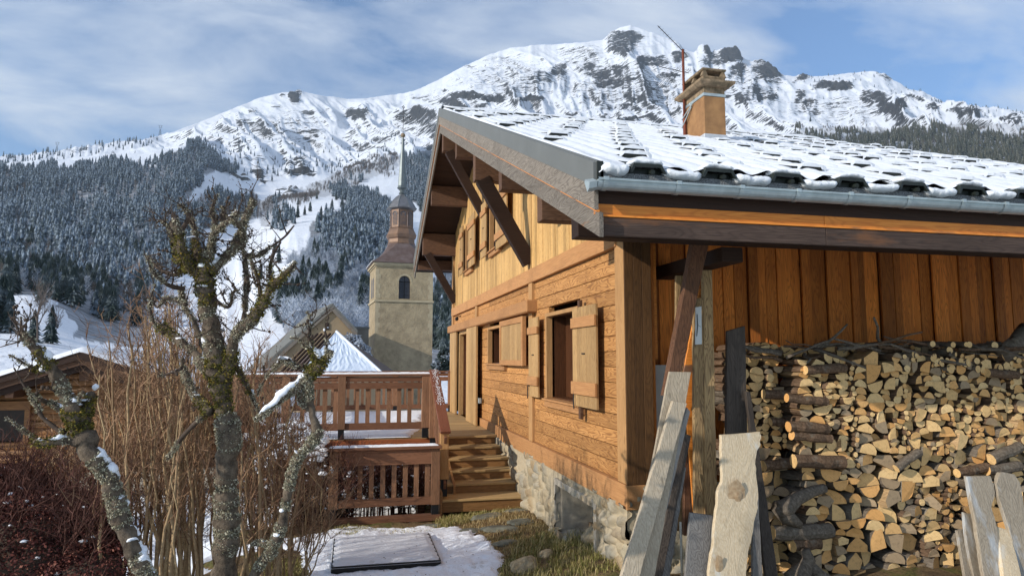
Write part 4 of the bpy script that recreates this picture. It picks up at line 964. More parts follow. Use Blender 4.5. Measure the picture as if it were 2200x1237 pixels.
q = MB(); q.tube([(6.36, 12.24, 4.62), (6.42, 11.95, 4.95), (6.42, 12.0, 5.05)], .012, 5); q.tube([(6.36, 12.24, 4.78), (6.42, 11.9, 5.0)], .012, 5); q.build('mast_clamp', M_zinc, an)
# ================================================================== DECK, STAIRS, RAILINGS
random.seed(21)
DZ = -1.60
deck = thing('timber_deck', (0.5, 14.4, -2.8), 'raised timber deck before the chalet door, half under snow', 'deck')
q = MB(); y = 14.46
while y < 21.4: q.box(-2.35, 3.09, y, y + .135, DZ - .035, DZ); y += .14
q.build('deck_floor', WD['deck'], deck)
q = MB(); q.box(-2.35, 1.9, 14.40, 14.44, DZ - .27, DZ - .03); q.build('fascia', wood('red_fascia', 'x', (0.30, 0.085, 0.03), (0.42, 0.14, 0.05), (0.15, 0.04, .02), 1, .4, .2), deck)
q = MB(); q.box(-2.35, -2.31, 14.45, 21.4, DZ - .27, DZ - .036); q.box(-2.3, 3.0, 21.3, 21.34, DZ - .27, DZ - .036)
for y in (15.5, 17.2, 18.9, 20.6): q.box(-2.3, 3.0, y, y + .06, DZ - .2, DZ - .036)
q.build('joists', WD['redw'], deck)
for (x, y) in ((-2.2, 14.6), (-.2, 15.0), (1.5, 15.0), (-2.2, 17.8), (1.5, 18.5), (-2.2, 21.1), (1.5, 21.1)):
    q = MB(); q.box(x - .08, x + .08, y - .08, y + .08, -3.3, DZ - .2); s = q.build('support_post', WD['redz'], deck); q = MB(); q.tube([(x, y, -3.8), (x, y, -3.28)], .16, 10); q.build('footing', M_conc, s)
# snow lying on the planks
def snow_sheet(name, inside, x0, x1, y0, y1, z, thick, step, parent=None, mat=None, seed=0, zf=None, rough_=.02):
    xs = np.arange(x0, x1, step); ys = np.arange(y0, y1, step); X, Y = np.meshgrid(xs, ys); d = inside(X, Y)
    h = thick * smooth(d / .10) + (fbm(X * 3, Y * 3, 4, seed) - .5) * rough_ * 2 * smooth(d / .15) + (fbm(X * 14, Y * 14, 3, seed + 3) - .5) * rough_ * .7
    Z = (zf(X, Y) if zf is not None else z) + np.where(d > 0, np.maximum(h, .003), -.02)
    ii = np.arange(X.size).reshape(X.shape); c = (d[:-1, :-1] > -.02) | (d[1:, 1:] > -.02) | (d[1:, :-1] > -.02) | (d[:-1, 1:] > -.02)
    f = np.stack([ii[:-1, :-1], ii[:-1, 1:], ii[1:, 1:], ii[1:, :-1]], -1)[c]
    off = np.array(parent.location) if parent is not None else np.zeros(3)
    used = np.unique(f); remap = np.zeros(X.size, int); remap[used] = np.arange(len(used))
    return npmesh(name, (np.stack([X, Y, Z], -1).reshape(-1, 3) - off)[used], remap[f], mat or M_snow, parent, True)
def deck_snow(X, Y):
    w = (fbm(X * 2, Y * 2, 4, 3) - .5) * .5
    return np.minimum(np.minimum(X + 2.33, 1.15 + .18 * (Y - 14.5) - X + w), np.minimum(Y - 14.44 + .01, 21.3 - Y))
snow_sheet('deck_snow', deck_snow, -2.34, 3.0, 14.44, 21.35, DZ, .055, .05, deck, M_snow, 31)
# railings
def strip_snow(q, x0, x1, y, z, w_=.10, h=.035):
    n = int((x1 - x0) / .05); vs = []
    for i in range(n + 1):
        x = x0 + (x1 - x0) * i / n; k = (.35 if i in (0, n) else 1) * random.uniform(.85, 1.1)
        vs += [(x, y - w_ / 2, z), (x, y - w_ / 2.2, z + h * .8 * k), (x, y, z + h * k), (x, y + w_ / 2.2, z + h * .8 * k), (x, y + w_ / 2, z)]
    q.add(vs, [(i * 5 + k, (i + 1) * 5 + k, (i + 1) * 5 + k + 1, i * 5 + k + 1) for i in range(n) for k in range(4)])
def railing(name, x0, x1, y, label, posts, zt=-.30, zb=-1.28, bal=True, snow=True, mid=True, grp=None):
    t = thing(name, (x0, y, DZ), label, 'railing', grp)
    q = MB(); q.box(x0 - .03, x1 + .03, y - .09, y + .09, zt - .045, zt); q.build('top_rail', WD['redw'], t, bevel=.005)
    q = MB(); q.box(x0, x1, y - .05, y - .01, zt - .155, zt - .06); q.build('upper_rail', WD['redw'], t)
    q = MB(); q.box(x0, x1, y - .05, y - .01, zt - .30, zt - .175); q.build('middle_rail', WD['redw'], t)
    q = MB(); q.box(x0, x1, y - .05, y - .01, zb - .14, zb); q.build('bottom_rail', WD['redw'], t)
    for px_ in posts:
        q = MB(); q.box(px_ - .075, px_ + .075, y - .08, y + .075, DZ + .2, zt - .046); p = q.build('post', WD['redz'], t, bevel=.004)
        q = MB(); q.box(px_ - .06, px_ + .06, y - .065, y + .06, DZ, DZ + .2); q.build('post_shoe', M_iron, p)
    x = x0 + .1
    while x < x1 - .05:
        if all(abs(x - p_) > .12 for p_ in posts):
            q = MB(); q.box(x - .042, x + .042, y - .005, y + .03, zb - .1, zt - .2); q.build('baluster', WD['redz'], t)
        x += .211
    if snow: q = MB(); strip_snow(q, x0, x1, y, zt, .16, .035); q.build('rail_snow', M_snow, t, smooth=True)
    return t
railing('deck_railing', -2.3, 1.60, 14.36, 'brown deck railing with snow on its top rail, front side', [-2.22, -1.25, -.18, 1.5])
railing('deck_railing', -2.3, 3.02, 21.2, 'far brown deck railing seen between the front balusters', [-2.22, -.5, 1.3, 2.98], zt=-.36, zb=-1.36, snow=False)
t = railing('deck_railing', 0, 6.6, 0, 'left side railing of the deck behind the mossy branch', [2.2, 4.4], zb=-1.3)
t.location = (-2.3, 14.5, DZ); t.rotation_euler = (0, 0, R(90))
for ch_ in t.children: pass
# (built round the origin, then turned: its Empty sits on the deck edge)
# stairs
st = thing('deck_staircase', (2.4, 12.3, -2.65), 'six-riser timber staircase up to the deck along the chalet wall', 'stairs')
M_riser = wood('stair_riser', 'x', (0.15, 0.072, 0.024), (0.26, 0.135, 0.05), (0.07, 0.03, 0.012), 0.9, 0.3, 0.5, rough=0.55)
YT = [14.46, 14.0, 13.57, 13.2, 12.8, 12.28]; ZT = [DZ - .17 * k for k in range(7)]
for k in range(6):
    xl = 1.93 - .02 * k if k < 4 else 1.60; xr = 3.085 if k < 2 else 3.14
    q = MB(); q.box(xl + .01, xr - .01, YT[k] + .0, YT[k] + .03, ZT[k + 1] - (0 if k < 5 else .05), ZT[k] - .042); q.build('riser', M_riser, st)
    if k: q = MB(); q.box(xl - .01, xr, YT[k] - .035, YT[k - 1] - .001, ZT[k] - .04, ZT[k]); q.build('tread', WD['deck'], st, bevel=.005)
q = MB(); q.box(1.88, 3.07, 14.42, 14.459, DZ - .042, DZ + .001); q.build('nosing', WD['deck'], st, bevel=.004)
for (x, ya, yb) in ((1.86, 12.7, 14.4), (1.555, 12.2, 13.2)):
    q = MB(); q.prism([(x, ya, -2.75), (x, yb, -2.75), (x, yb, ZT[0] - .05 if x > 1.7 else -2.15), (x, ya, (-2.3 if x > 1.7 else -2.32))], (.04, 0, 0)); q.build('stringer', WD['step'], st)
hr = thing('stair_railing', (1.66, 12.45, -2.3), 'wet red-brown sloping handrail with frost beside the stairs', 'railing')
A_, B_ = Vector((1.67, 14.42, -.24)), Vector((1.655, 12.33, -1.30))
q = MB(); q.bar(A_, B_, .185, .055, rnd=.4); cap_ = q.build('handrail', WD['rail'], hr, bevel=.006)
q = MB()
for i in range(240):
    t_ = random.uniform(.0, .62); p = A_.lerp(B_, t_); q.blob((p.x + random.gauss(.015, .03), p.y, p.z + .036), .006, .012, .006, 5, 4)
tag(q.build('frost_patch', M_snow, cap_, smooth=True), kind='stuff')
for s, (ya, yb) in enumerate(((.14, 0), (.93, 0))): q = MB(); d = Vector((0, 0, -ya)); q.bar(A_ + d, B_ + d, .045, .12); q.build('sloping_rail', WD['redw'], hr)
for (x, y, z0, z1) in ((1.645, 12.44, -2.12, -1.31), (1.65, 14.28, -1.6, -.36)):
    q = MB(); q.box(x - .075, x + .075, y - .07, y + .07, z0, z1); p = q.build('post', WD['post_z'] if y < 13 else WD['redz'], hr, bevel=.004); q = MB(); q.box(x - .055, x + .055, y - .05, y + .05, z0 - .3, z0); q.build('post_shoe', M_iron, p)
for k in range(8):
    t_ = (k + 1) / 9; p = A_.lerp(B_, t_); q = MB(); q.box(p.x - .018, p.x + .018, p.y - .045, p.y + .045, p.z - .98, p.z - .1); q.build('baluster', WD['redz'], hr)
# low railing in front of the drop
lr = thing('low_railing', (.6, 12.2, -2.7), 'low timber railing with a snow-topped cap left of the stair foot', 'railing')
q = MB(); q.box(-.42, 1.56, 12.07, 12.28, -1.545, -1.49); q.build('top_rail', WD['redw'], lr, bevel=.005)
q = MB(); q.box(-.19, 1.40, 12.13, 12.17, -1.80, -1.56); q.build('upper_rail', WD['redw'], lr)
q = MB(); q.box(-.17, 1.39, 12.13, 12.18, -2.49, -2.36); q.build('bottom_rail', WD['redw'], lr, bevel=.004)
q = MB(); q.box(-.40, 1.55, 12.1, 12.25, -2.76, -2.66); q.build('sleeper', WD['redw'], lr)
for x in (-.255, 1.46):
    q = MB(); q.box(x - .075, x + .075, 12.12, 12.27, -2.5, -1.55); p = q.build('post', WD['redz'], lr, bevel=.004); q = MB(); q.box(x - .06, x + .06, 12.13, 12.26, -2.72, -2.5); q.build('post_shoe', M_iron, p)
for k in range(8): x = -.01 + k * .191; q = MB(); q.box(x - .04, x + .04, 12.185, 12.22, -2.42, -1.6); q.build('baluster', WD['redz'], lr)
q = MB(); strip_snow(q, -.33, 1.5, 12.17, -1.49, .19, .03); q.build('rail_snow', M_snow, lr, smooth=True)

# ================================================================== THE YARD
def yz(X, Y):
    X = np.asarray(X, float); Y = np.asarray(Y, float)
    z = -2.76 + .14 * smooth((X - 1.2) / 1.6) * smooth((12.6 - Y) / 1.0) + .22 * smooth((X - 1.7) / 1.4) * smooth((10.2 - Y) / 2.2)
    z = z - .75 * smooth((Y - 12.25) / .9) * smooth((1.75 - X) / .3) - .5 * smooth((-1.2 - X) / 2.0)
    return z + (fbm(X * 1.3, Y * 1.3, 4, 41) - .5) * .12 + (fbm(X * 6, Y * 6, 4, 44) - .5) * .045
def yz1(x, y): return float(yz(np.array([x]), np.array([y]))[0])
xs = np.concatenate([np.linspace(-14, -4.2, 50), np.linspace(-4, 5, 300), np.linspace(5.1, 13, 60)]); ys = np.concatenate([np.linspace(4.2, 13.5, 330), np.linspace(13.6, 24, 70)])
X, Y = np.meshgrid(xs, ys); Zy = yz(X, Y)
fade = np.minimum(np.minimum(X + 14, 13 - X), np.minimum(Y - 4.2, 24 - Y)); Zy = Zy - .6 * (1 - smooth(fade / 1.0))
ii = np.arange(X.size).reshape(X.shape); f = np.stack([ii[:-1, :-1], ii[:-1, 1:], ii[1:, 1:], ii[1:, :-1]], -1).reshape(-1, 4)
m, nt, b = newmat('yard_earth', 0.95, 0.1); co = objco(nt)
e1 = noise(nt, co, 2.2, 7, .65); e2 = noise(nt, co, 28, 6, .7)
c = ramp(nt, e1, [(0.35, (0.13, 0.085, 0.05)), (0.5, (0.20, 0.135, 0.07)), (0.6, (0.12, 0.12, 0.035)), (0.72, (0.20, 0.15, 0.08))])
nt.links.new(mixn(nt, c, (0.045, 0.035, 0.02), ramp(nt, e2, [(.45, 0.0), (.65, .8)])), b.inputs['Base Color']); bump(nt, b, e2, .9, .02); M_earth = m
tag(npmesh('yard_ground', np.stack([X, Y, Zy], -1).reshape(-1, 3), f, M_earth, smooth=True), 'bare brown earth and grass of the yard', kind='structure')
def pxpoly(P, z=-2.72): return [tuple(onZ(a, b_, z)[:2]) for a, b_ in P]
def polydist(poly):
    def fn(X, Y):
        ins = inpoly(X, Y, poly); d = np.full(X.shape, 9.0)
        for i in range(len(poly)):
            a = np.array(poly[i]); b_ = np.array(poly[(i + 1) % len(poly)]); ab = b_ - a; t = np.clip(((X - a[0]) * ab[0] + (Y - a[1]) * ab[1]) / (ab @ ab), 0, 1)
            d = np.minimum(d, np.hypot(X - a[0] - t * ab[0], Y - a[1] - t * ab[1]))
        w = (fbm(X * 4, Y * 4, 4, 8) - .5) * .28
        return np.where(ins, d, -d) + w
    return fn
sp1 = pxpoly([(470, 1165), (600, 1152), (690, 1143), (760, 1128), (850, 1128), (960, 1128), (1005, 1140), (1040, 1160), (1062, 1190), (1088, 1212), (1070, 1240), (1040, 1290), (600, 1330), (520, 1290), (660, 1225), (640, 1180), (560, 1175), (470, 1190)])
hl = (-.2, 1.22, 9.4, 10.9)
tag(snow_sheet('snow_patch', polydist(sp1), -3, 3, 7.0, 12.4, 0, .04, .028, None, snowmat('yard_snow', (0.83, 0.85, 0.89), 18, .8, .03, .55), 5, yz, .034), 'melting snow patch on the yard round the wooden hatch', kind='stuff')
sp2 = pxpoly([(800, 1110), (850, 1118), (900, 1112), (940, 1106), (935, 1098), (880, 1104), (820, 1102)])
tag(snow_sheet('snow_patch', polydist(sp2), -.6, 2.2, 11, 12.6, 0, .03, .025, None, M_snow, 15, yz, .02), 'thin broken snow strip along the low railing', kind='stuff')
# everything left of the yard is snow under the shrubs
def left_s(X, Y): return np.maximum(np.minimum(-1.9 - X, 30 - Y), np.minimum(Y - 12.75, 1.35 - X)) + (fbm(X * 1.2, Y * 1.2, 4, 18) - .5) * .9
tag(snow_sheet('garden_snow', left_s, -12, 1.6, 6.0, 22.5, 0, .05, .07, None, M_snow, 25, yz, .03), 'snow on the garden below the deck and under the shrubs', kind='structure')
# hatch: planks under a skin of snow
ht = thing('ground_hatch', (hl[0], hl[2], -2.78), 'square wooden hatch in the yard under a thin skin of snow', 'hatch')
hz = -2.655; q = MB(); q.box(hl[0], hl[1], hl[2], hl[3], -2.85, hz); q.build('frame', plain('hatch_frame', (0.03, 0.028, 0.026), .8, var=.5, scale=30, bmp=.5), ht, bevel=.01)
def hsn(X, Y): return np.minimum(np.minimum(X - hl[0], hl[1] - X), np.minimum(Y - hl[2], hl[3] - Y)) - .012 + (fbm(X * 16, Y * 16, 3, 3) - .5) * .02
snow_sheet('hatch_snow', hsn, hl[0] - .02, hl[1] + .04, hl[2] - .02, hl[3] + .04, hz, .022, .02, ht, snowmat('hatch_snow', (0.66, 0.66, 0.68), 30, .8, .02, .35), 55, lambda X, Y: hz + .004 * np.sin(Y * 2 * np.pi / .19), .007)
# flat stones and small boulders
def stone(px, py, rx, ry, rz, label, cat, mat, name='stone', rot=0, k=.0):
    p = onZ(px, py, -2.66); x, y = p[0], p[1]; z = yz1(x, y); q = MB(); n = 18; lev = 9; vs = []; sd = random.random() * 50
    for j in range(lev + 1):
        ph = math.pi * j / lev
        for i in range(n):
            th = 2 * math.pi * i / n; c_, s_ = math.sin(ph) * math.cos(th), math.sin(ph) * math.sin(th); v = Vector((c_, s_, math.cos(ph))); r_ = 1 + .35 * mnoise.noise(v * 1.3 + Vector((sd, 0, 0))) + .12 * mnoise.noise(v * 4 + Vector((sd, 3, 0)))
            w = v * r_; w = Vector((w.x * rx, w.y * ry, max(-.5, min(w.z, .75 if rz < .1 else 2)) * rz)); w.rotate(Matrix.Rotation(rot, 3, 'Z')); vs.append((w.x, w.y, w.z))
    q.add(vs, [(j * n + i, (j + 1) * n + i, (j + 1) * n + (i + 1) % n, j * n + (i + 1) % n) for j in range(lev) for i in range(n)])
    o = q.build(name, mat, None, smooth=True); o.location = (x, y, z + rz * (.25 + k)); tag(o, label, cat); return o
M_slate = plain('green_grey_slate', (0.20, 0.20, 0.155), .8, var=.45, scale=7, c2=(0.10, 0.095, 0.07), bmp=.5)
M_lime = plain('pale_boulder', (0.50, 0.41, 0.27), .95, var=.5, scale=9, c2=(0.24, 0.18, 0.10), bmp=.7, dist=.03)
for a in [(1050, 1108, .34, .17, .05, 'broad flat slate just below the stair foot', .3), (1010, 1135, .26, .13, .05, 'greenish flat slate at the top edge of the snow patch', .1), (1075, 1140, .30, .13, .06, 'long flat slate among dead grass by the snow edge', -.2), (1120, 1128, .28, .16, .05, 'brown flat slate between stairs and cellar window', .4),
          (1108, 1100, .22, .10, .04, 'small flat slate beside the stone wall and bottom step', 0), (760, 1127, .20, .08, .03, 'pale flat slate beside the low railing', 0), (935, 1115, .24, .07, .035, 'thin flat slate in front of the low railing post', 0), (1085, 1170, .2, .09, .05, 'half-buried flat stone right of the snow patch', .2)]:
    stone(*a[:5], a[5], 'flat stone', M_slate, 'flat_stone', a[6])
for a in [(1285, 1192, .24, .17, .17, 'large pale boulder beside the wall corner in the grass'), (1225, 1165, .09, .07, .08, 'small pale stone below the cellar window'), (1252, 1172, .07, .06, .07, 'round pale stone right of the cellar window foot'), (1175, 1215, .10, .08, .07, 'pale stone low in the foreground grass'), (1335, 1200, .13, .10, .12, 'pale stone between the boulder and the leaning planks'), (1130, 1228, .20, .14, .12, 'broad pale stone in the grass at the bottom edge, left of the others')]:
    stone(*a[:5], a[5], 'boulder', M_lime, 'boulder')
# grass tufts
def grass(name, pts, hmin, hmax, mat, label, spread=.05, per=14, seed=1):
    q = np.random.RandomState(seed); V = []; F_ = []
    for (x, y) in pts:
        z = yz1(x, y) - .01
        for k in range(per):
            a = q.rand() * 6.28; h = q.uniform(hmin, hmax); bx, by = x + q.normal(0, spread), y + q.normal(0, spread); l = q.uniform(.2, .9) * h; w = q.uniform(.002, .0045)
            dx, dy = math.cos(a), math.sin(a); i = len(V)
            V += [(bx - dy * w, by + dx * w, z), (bx + dy * w, by - dx * w, z), (bx + dx * l * .4 + dy * w * .8, by + dy * l * .4 - dx * w * .8, z + h * .65), (bx + dx * l * .4 - dy * w * .8, by + dy * l * .4 + dx * w * .8, z + h * .65), (bx + dx * l, by + dy * l, z + h * .9)]
            F_ += [(i, i + 1, i + 2), (i, i + 2, i + 3), (i + 3, i + 2, i + 4)]
    return tag(npmesh(name, V, F_, mat, attrs={'rnd': np.repeat(q.rand(len(V) // 5), 5)}), label, kind='stuff')
m, nt, b = newmat('grass_blades', .7, .2); r_ = attr(nt, 'rnd'); nt.links.new(ramp(nt, r_, [(0, (0.12, 0.13, 0.03)), (.3, (0.20, 0.19, 0.05)), (.6, (0.36, 0.29, 0.11)), (1, (0.50, 0.40, 0.20))]), b.inputs['Base Color']); M_grass = m
m, nt, b = newmat('dead_grass', .8, .2); r_ = attr(nt, 'rnd'); nt.links.new(ramp(nt, r_, [(0, (0.16, 0.10, 0.04)), (.5, (0.34, 0.24, 0.10)), (1, (0.48, 0.37, 0.2))]), b.inputs['Base Color']); M_dgrass = m
def pin(poly, n, seed):
    q = np.random.RandomState(seed); P = pxpoly(poly, -2.66); xs = [p[0] for p in P]; ys = [p[1] for p in P]; o = []
    while len(o) < n:
        x, y = q.uniform(min(xs), max(xs)), q.uniform(min(ys), max(ys))
        if inpoly(np.array([x]), np.array([y]), P)[0]: o.append((x, y))
    return o
GR1 = [(940, 1108), (1000, 1098), (1060, 1088), (1125, 1080), (1135, 1095), (1060, 1102), (990, 1118), (945, 1120)]
GR2 = [(1110, 1175), (1190, 1140), (1290, 1155), (1335, 1175), (1340, 1280), (1060, 1280), (1080, 1225)]
GR3 = [(690, 1140), (740, 1118), (830, 1128), (950, 1120), (930, 1130), (800, 1136), (720, 1146)]
GR4 = [(560, 1190), (640, 1182), (655, 1200), (640, 1228), (560, 1240), (530, 1210)]
GR5 = [(1000, 1120), (1100, 1095), (1180, 1130), (1180, 1170), (1090, 1210), (1040, 1150)]
grass('grass', pin(GR1, 260, 1), .05, .13, M_grass, 'green grass fringe in front of the bottom step', seed=2)
grass('grass', pin(GR2, 620, 2), .03, .10, M_grass, 'mixed green and straw grass beside the chalet corner', seed=3)
grass('grass', pin(GR2, 46, 9), .12, .22, M_grass, 'taller grass tufts against the stone base', .03, 18, seed=13)
grass('grass', pin(GR3, 200, 3), .03, .08, M_grass, 'short mossy grass strip along the low railing', seed=4)
grass('grass', pin(GR4, 260, 4), .02, .07, M_grass, 'short green grass patch left of the hatch', seed=5)
grass('dead_grass', pin(GR5, 420, 5), .02, .08, M_dgrass, 'flattened straw-coloured grass between stairs and cellar window', seed=6)
# things below the deck: black crate with blue bags, orange tarpaulin
bn = thing('black_crate', (-.6, 12.9, -3.2), 'open black plastic crate behind the low railing post', 'crate')
M_blk = plain('black_plastic', (0.012, 0.013, 0.015), .35, var=.4)
q = MB(); x0, x1, y0, y1, z0, z1 = -.98, -.0, 13.0, 13.55, -3.15, -2.25
q.box(x0, x1, y0, y0 + .03, z0, -2.62); q.build('front_panel', M_blk, bn, bevel=.006)
q = MB(); q.box(x0, x1, y1 - .03, y1, z0, z1); q.build('back_panel', M_blk, bn, bevel=.006)
q = MB(); q.prism([(x0, y0 + .031, z0), (x0, y1 - .031, z0), (x0, y1 - .031, z1), (x0, y0 + .031, -2.62)], (.03, 0, 0)); q.build('side_panel', M_blk, bn)
q = MB(); q.prism([(x1 - .03, y0 + .031, z0), (x1 - .03, y1 - .031, z0), (x1 - .03, y1 - .031, z1), (x1 - .03, y0 + .031, -2.62)], (.03, 0, 0)); q.build('side_panel', M_blk, bn)
q = MB(); q.box(x0, x1, y0 - .03, y0 - .001, -2.68, -2.6); q.build('rim', M_blk, bn, bevel=.006)
M_blue = plain('blue_plastic_bag', (0.02, 0.07, 0.26), .28, var=.5, scale=18, bmp=.8, spec=.6)
for (x, z, r_, l) in ((-.62, -2.48, .16, 'crumpled blue plastic bag in the black crate, left one'), (-.36, -2.45, .15, 'crumpled blue plastic bag in the middle of the black crate'), (-.12, -2.46, .13, 'crumpled blue plastic bag at the right end of the black crate')):
    q = MB(); q.blob((x, 13.27, z), r_, .17, r_ * .95, 18, 14, .22); o = q.build('plastic_bag', M_blue, None, origin=(x, 13.27, z), smooth=False); tag(o, l, 'bag', 'blue bags in the black crate')
q = MB(); q.blob((-.78, 13.2, -2.5), .07, .09, .06, 9, 7, .25); tag(q.build('paper_scrap', plain('orange_paper', (.5, .16, .06), .8), None, origin=(-.78, 13.2, -2.5)), 'small orange-brown scrap beside the blue bags', 'scrap')
q = MB(); n = 22
vs = [(-.25 + 1.0 * i / n, 12.75 + .5 * j / 8, -3.07 + .05 * mnoise.noise(Vector((i * .5, j * .6, 0))) + .02 * random.random()) for i in range(n + 1) for j in range(9)]
q.add(vs, [(i * 9 + j, (i + 1) * 9 + j, (i + 1) * 9 + j + 1, i * 9 + j + 1) for i in range(n) for j in range(8)])
tag(q.build('tarpaulin', plain('orange_tarpaulin', (0.55, 0.11, 0.045), .6, var=.6, scale=25, c2=(.6, .3, .08)), None, origin=(.2, 13, -3.07)), 'crumpled red-orange tarpaulin on the ground behind the low railing', 'tarpaulin')
for (x, y, w_, h, l, mt) in ((.62, 13.4, .20, .42, 'brown wooden box standing behind the low railing', 'redz'), (-.22, 12.85, .16, .16, 'small wooden block left of the orange tarpaulin', 'post_z'), (1.0, 13.9, .26, .5, 'dark box behind the low railing, near the stairs', 'soft')):
    z = yz1(x, y); q = MB(); q.box(x - w_ / 2, x + w_ / 2, y - .12, y + .12, z, z + h); o = q.build('wooden_box', WD[mt], None, bevel=.01, origin=(x, y, z)); tag(o, l, 'box')

# leaf litter and crumbs on the snow and earth
q_ = np.random.RandomState(77); V = []; n = 900
for k in range(n):
    x, y = q_.uniform(-1.3, 3.0), q_.uniform(7.6, 12.2); z = yz1(x, y) + (.05 if x < 2.0 else .012) + .004
    if hl[0] < x < hl[1] and hl[2] < y < hl[3]: z = hz + .03
    if x < 1.9 and k % 3: continue
    a = q_.rand() * 6.28; s = q_.uniform(.006, .02); c_, s_ = math.cos(a) * s, math.sin(a) * s; V += [(x - c_, y - s_, z), (x + s_ * .5, y - c_ * .5, z + .004), (x + c_, y + s_, z + .003), (x - s_ * .5, y + c_ * .5, z)]
tag(npmesh('leaf_litter', V, np.arange(len(V)).reshape(-1, 4), plain('dead_leaf', (.16, .09, .045), .9, var=.6)), 'dead leaves and crumbs of bark strewn over the snow and grass', kind='stuff')
# ================================================================== FIREWOOD AND LEANING BOARDS
def endmat(name, c1, c2, dark):
    m, nt, b = newmat(name, .85, .15); uv = nt.nodes.new('ShaderNodeUVMap').outputs[0]; r_ = attr(nt, 'rnd')
    sp = nd(nt, 'ShaderNodeSeparateXYZ'); nt.links.new(uv, sp.inputs[0]); ln = nd(nt, 'ShaderNodeVectorMath', operation='LENGTH'); nt.links.new(uv, ln.inputs[0])
    n = noise(nt, mapping(nt, uv, (9, 9, 9)), 1, 5, .6)
    rings = mth(nt, 'SINE', mth(nt, 'ADD', mth(nt, 'MULTIPLY', ln.outputs['Value'], 420.0), mth(nt, 'MULTIPLY', n, 6.0)))
    ang = mth(nt, 'ARCTAN2', sp.outputs[1], sp.outputs[0]); cv = nd(nt, 'ShaderNodeCombineXYZ'); nt.links.new(mth(nt, 'MULTIPLY', ang, 5.0), cv.inputs[0]); nt.links.new(r_, cv.inputs[1])
    crk = ramp(nt, noise(nt, cv.outputs[0], 2.2, 4, .8), [(.60, 0.0), (.70, 1.0)])
    c = mixn(nt, c1, c2, r_); c = mixn(nt, c, tuple(x * .72 for x in c1), mth(nt, 'MULTIPLY_ADD', rings, .34, .30))
    c = mixn(nt, c, dark, mth(nt, 'MULTIPLY', crk, .8)); c = mixn(nt, c, dark, ramp(nt, noise(nt, mapping(nt, uv, (22, 22, 22)), 1, 5, .7), [(.5, 0.0), (.8, .7)]))
    nt.links.new(c, b.inputs['Base Color']); bump(nt, b, n, .5, .006); return m
E_pale = endmat('pale_cut_end', (0.74, 0.47, 0.20), (0.84, 0.60, 0.30), (0.20, 0.11, 0.05))
E_oran = endmat('orange_cut_end', (0.70, 0.36, 0.12), (0.78, 0.49, 0.21), (0.20, 0.09, 0.04))
E_grey = endmat('grey_cut_end', (0.33, 0.235, 0.14), (0.47, 0.345, 0.215), (0.07, 0.055, 0.04))
def barkmat(name, a, b_, c):
    m, nt, b = newmat(name, .95, .1); co = objco(nt); n = noise(nt, mapping(nt, co, (40, 7, 40)), 1, 6, .75); n2 = noise(nt, co, 6, 5, .7)
    cc = ramp(nt, n, [(.3, a), (.55, b_), (.75, c)]); cc = mixn(nt, cc, (.3, .3, .25), ramp(nt, n2, [(.6, 0.0), (.8, .5)])); nt.links.new(cc, b.inputs['Base Color']); bump(nt, b, n, 1.0, .012); return m
B_brn = barkmat('brown_bark', (0.055, 0.034, 0.022), (0.15, 0.095, 0.06), (0.28, 0.195, 0.13))
B_gry = barkmat('grey_bark', (0.07, 0.056, 0.042), (0.16, 0.13, 0.10), (0.30, 0.255, 0.20))
B_spl = wood('split_face', 'y', (0.34, 0.22, 0.11), (0.50, 0.34, 0.18), (0.15, 0.08, 0.04), 1.5, .4, .4, bmp=.9)
B_spg = wood('grey_split_face', 'y', (0.18, 0.15, 0.115), (0.30, 0.26, 0.20), (0.08, 0.06, 0.05), 1.5, .4, .4, bmp=.9)
def log_shape(kind, w, h, q):
    """cross-section (x,z) centred; returns points and which edges are bark"""
    P, bk = [], []
    if kind == 'half':      # flat side down
        n = 8
        for i in range(n + 1): a = math.pi * i / n; P.append((w / 2 * math.cos(a), h * math.sin(a) - h / 2)); bk.append(i < n)
    elif kind == 'halfup':
        n = 8
        for i in range(n + 1): a = math.pi + math.pi * i / n; P.append((w / 2 * math.cos(a), h * math.sin(a) + h / 2)); bk.append(i < n)
    elif kind == 'quarter':
        n = 6; P.append((-w / 2, -h / 2)); bk.append(False)
        for i in range(n + 1): a = math.pi / 2 * i / n; P.append((-w / 2 + w * math.cos(a), -h / 2 + h * math.sin(a))); bk.append(i < n)
    elif kind == 'wedge':
        P = [(-w / 2, -h / 2 * q.uniform(.5, 1)), (w / 2 * q.uniform(.4, 1), -h / 2), (w / 2, h * q.uniform(-.2, .3)), (w * q.uniform(-.1, .3), h / 2), (-w / 2 * q.uniform(.6, 1), h * q.uniform(.0, .35))]; bk = [False, True, True, False, False]
    else:
        n = 11
        for i in range(n): a = 2 * math.pi * i / n; P.append((w / 2 * math.cos(a), h / 2 * math.sin(a))); bk.append(True)
    t = q.uniform(-.25, .25) if kind != 'round' else q.uniform(0, 6)
    if kind in ('quarter', 'wedge'): t += q.choice([0, math.pi / 2, math.pi, -math.pi / 2]) if kind == 'quarter' else q.uniform(-.5, .5)
    c, s = math.cos(t), math.sin(t); P = [((x * c - z * s) * q.uniform(.95, 1.05), (x * s + z * c) * q.uniform(.95, 1.05)) for x, z in P]
    return P, bk
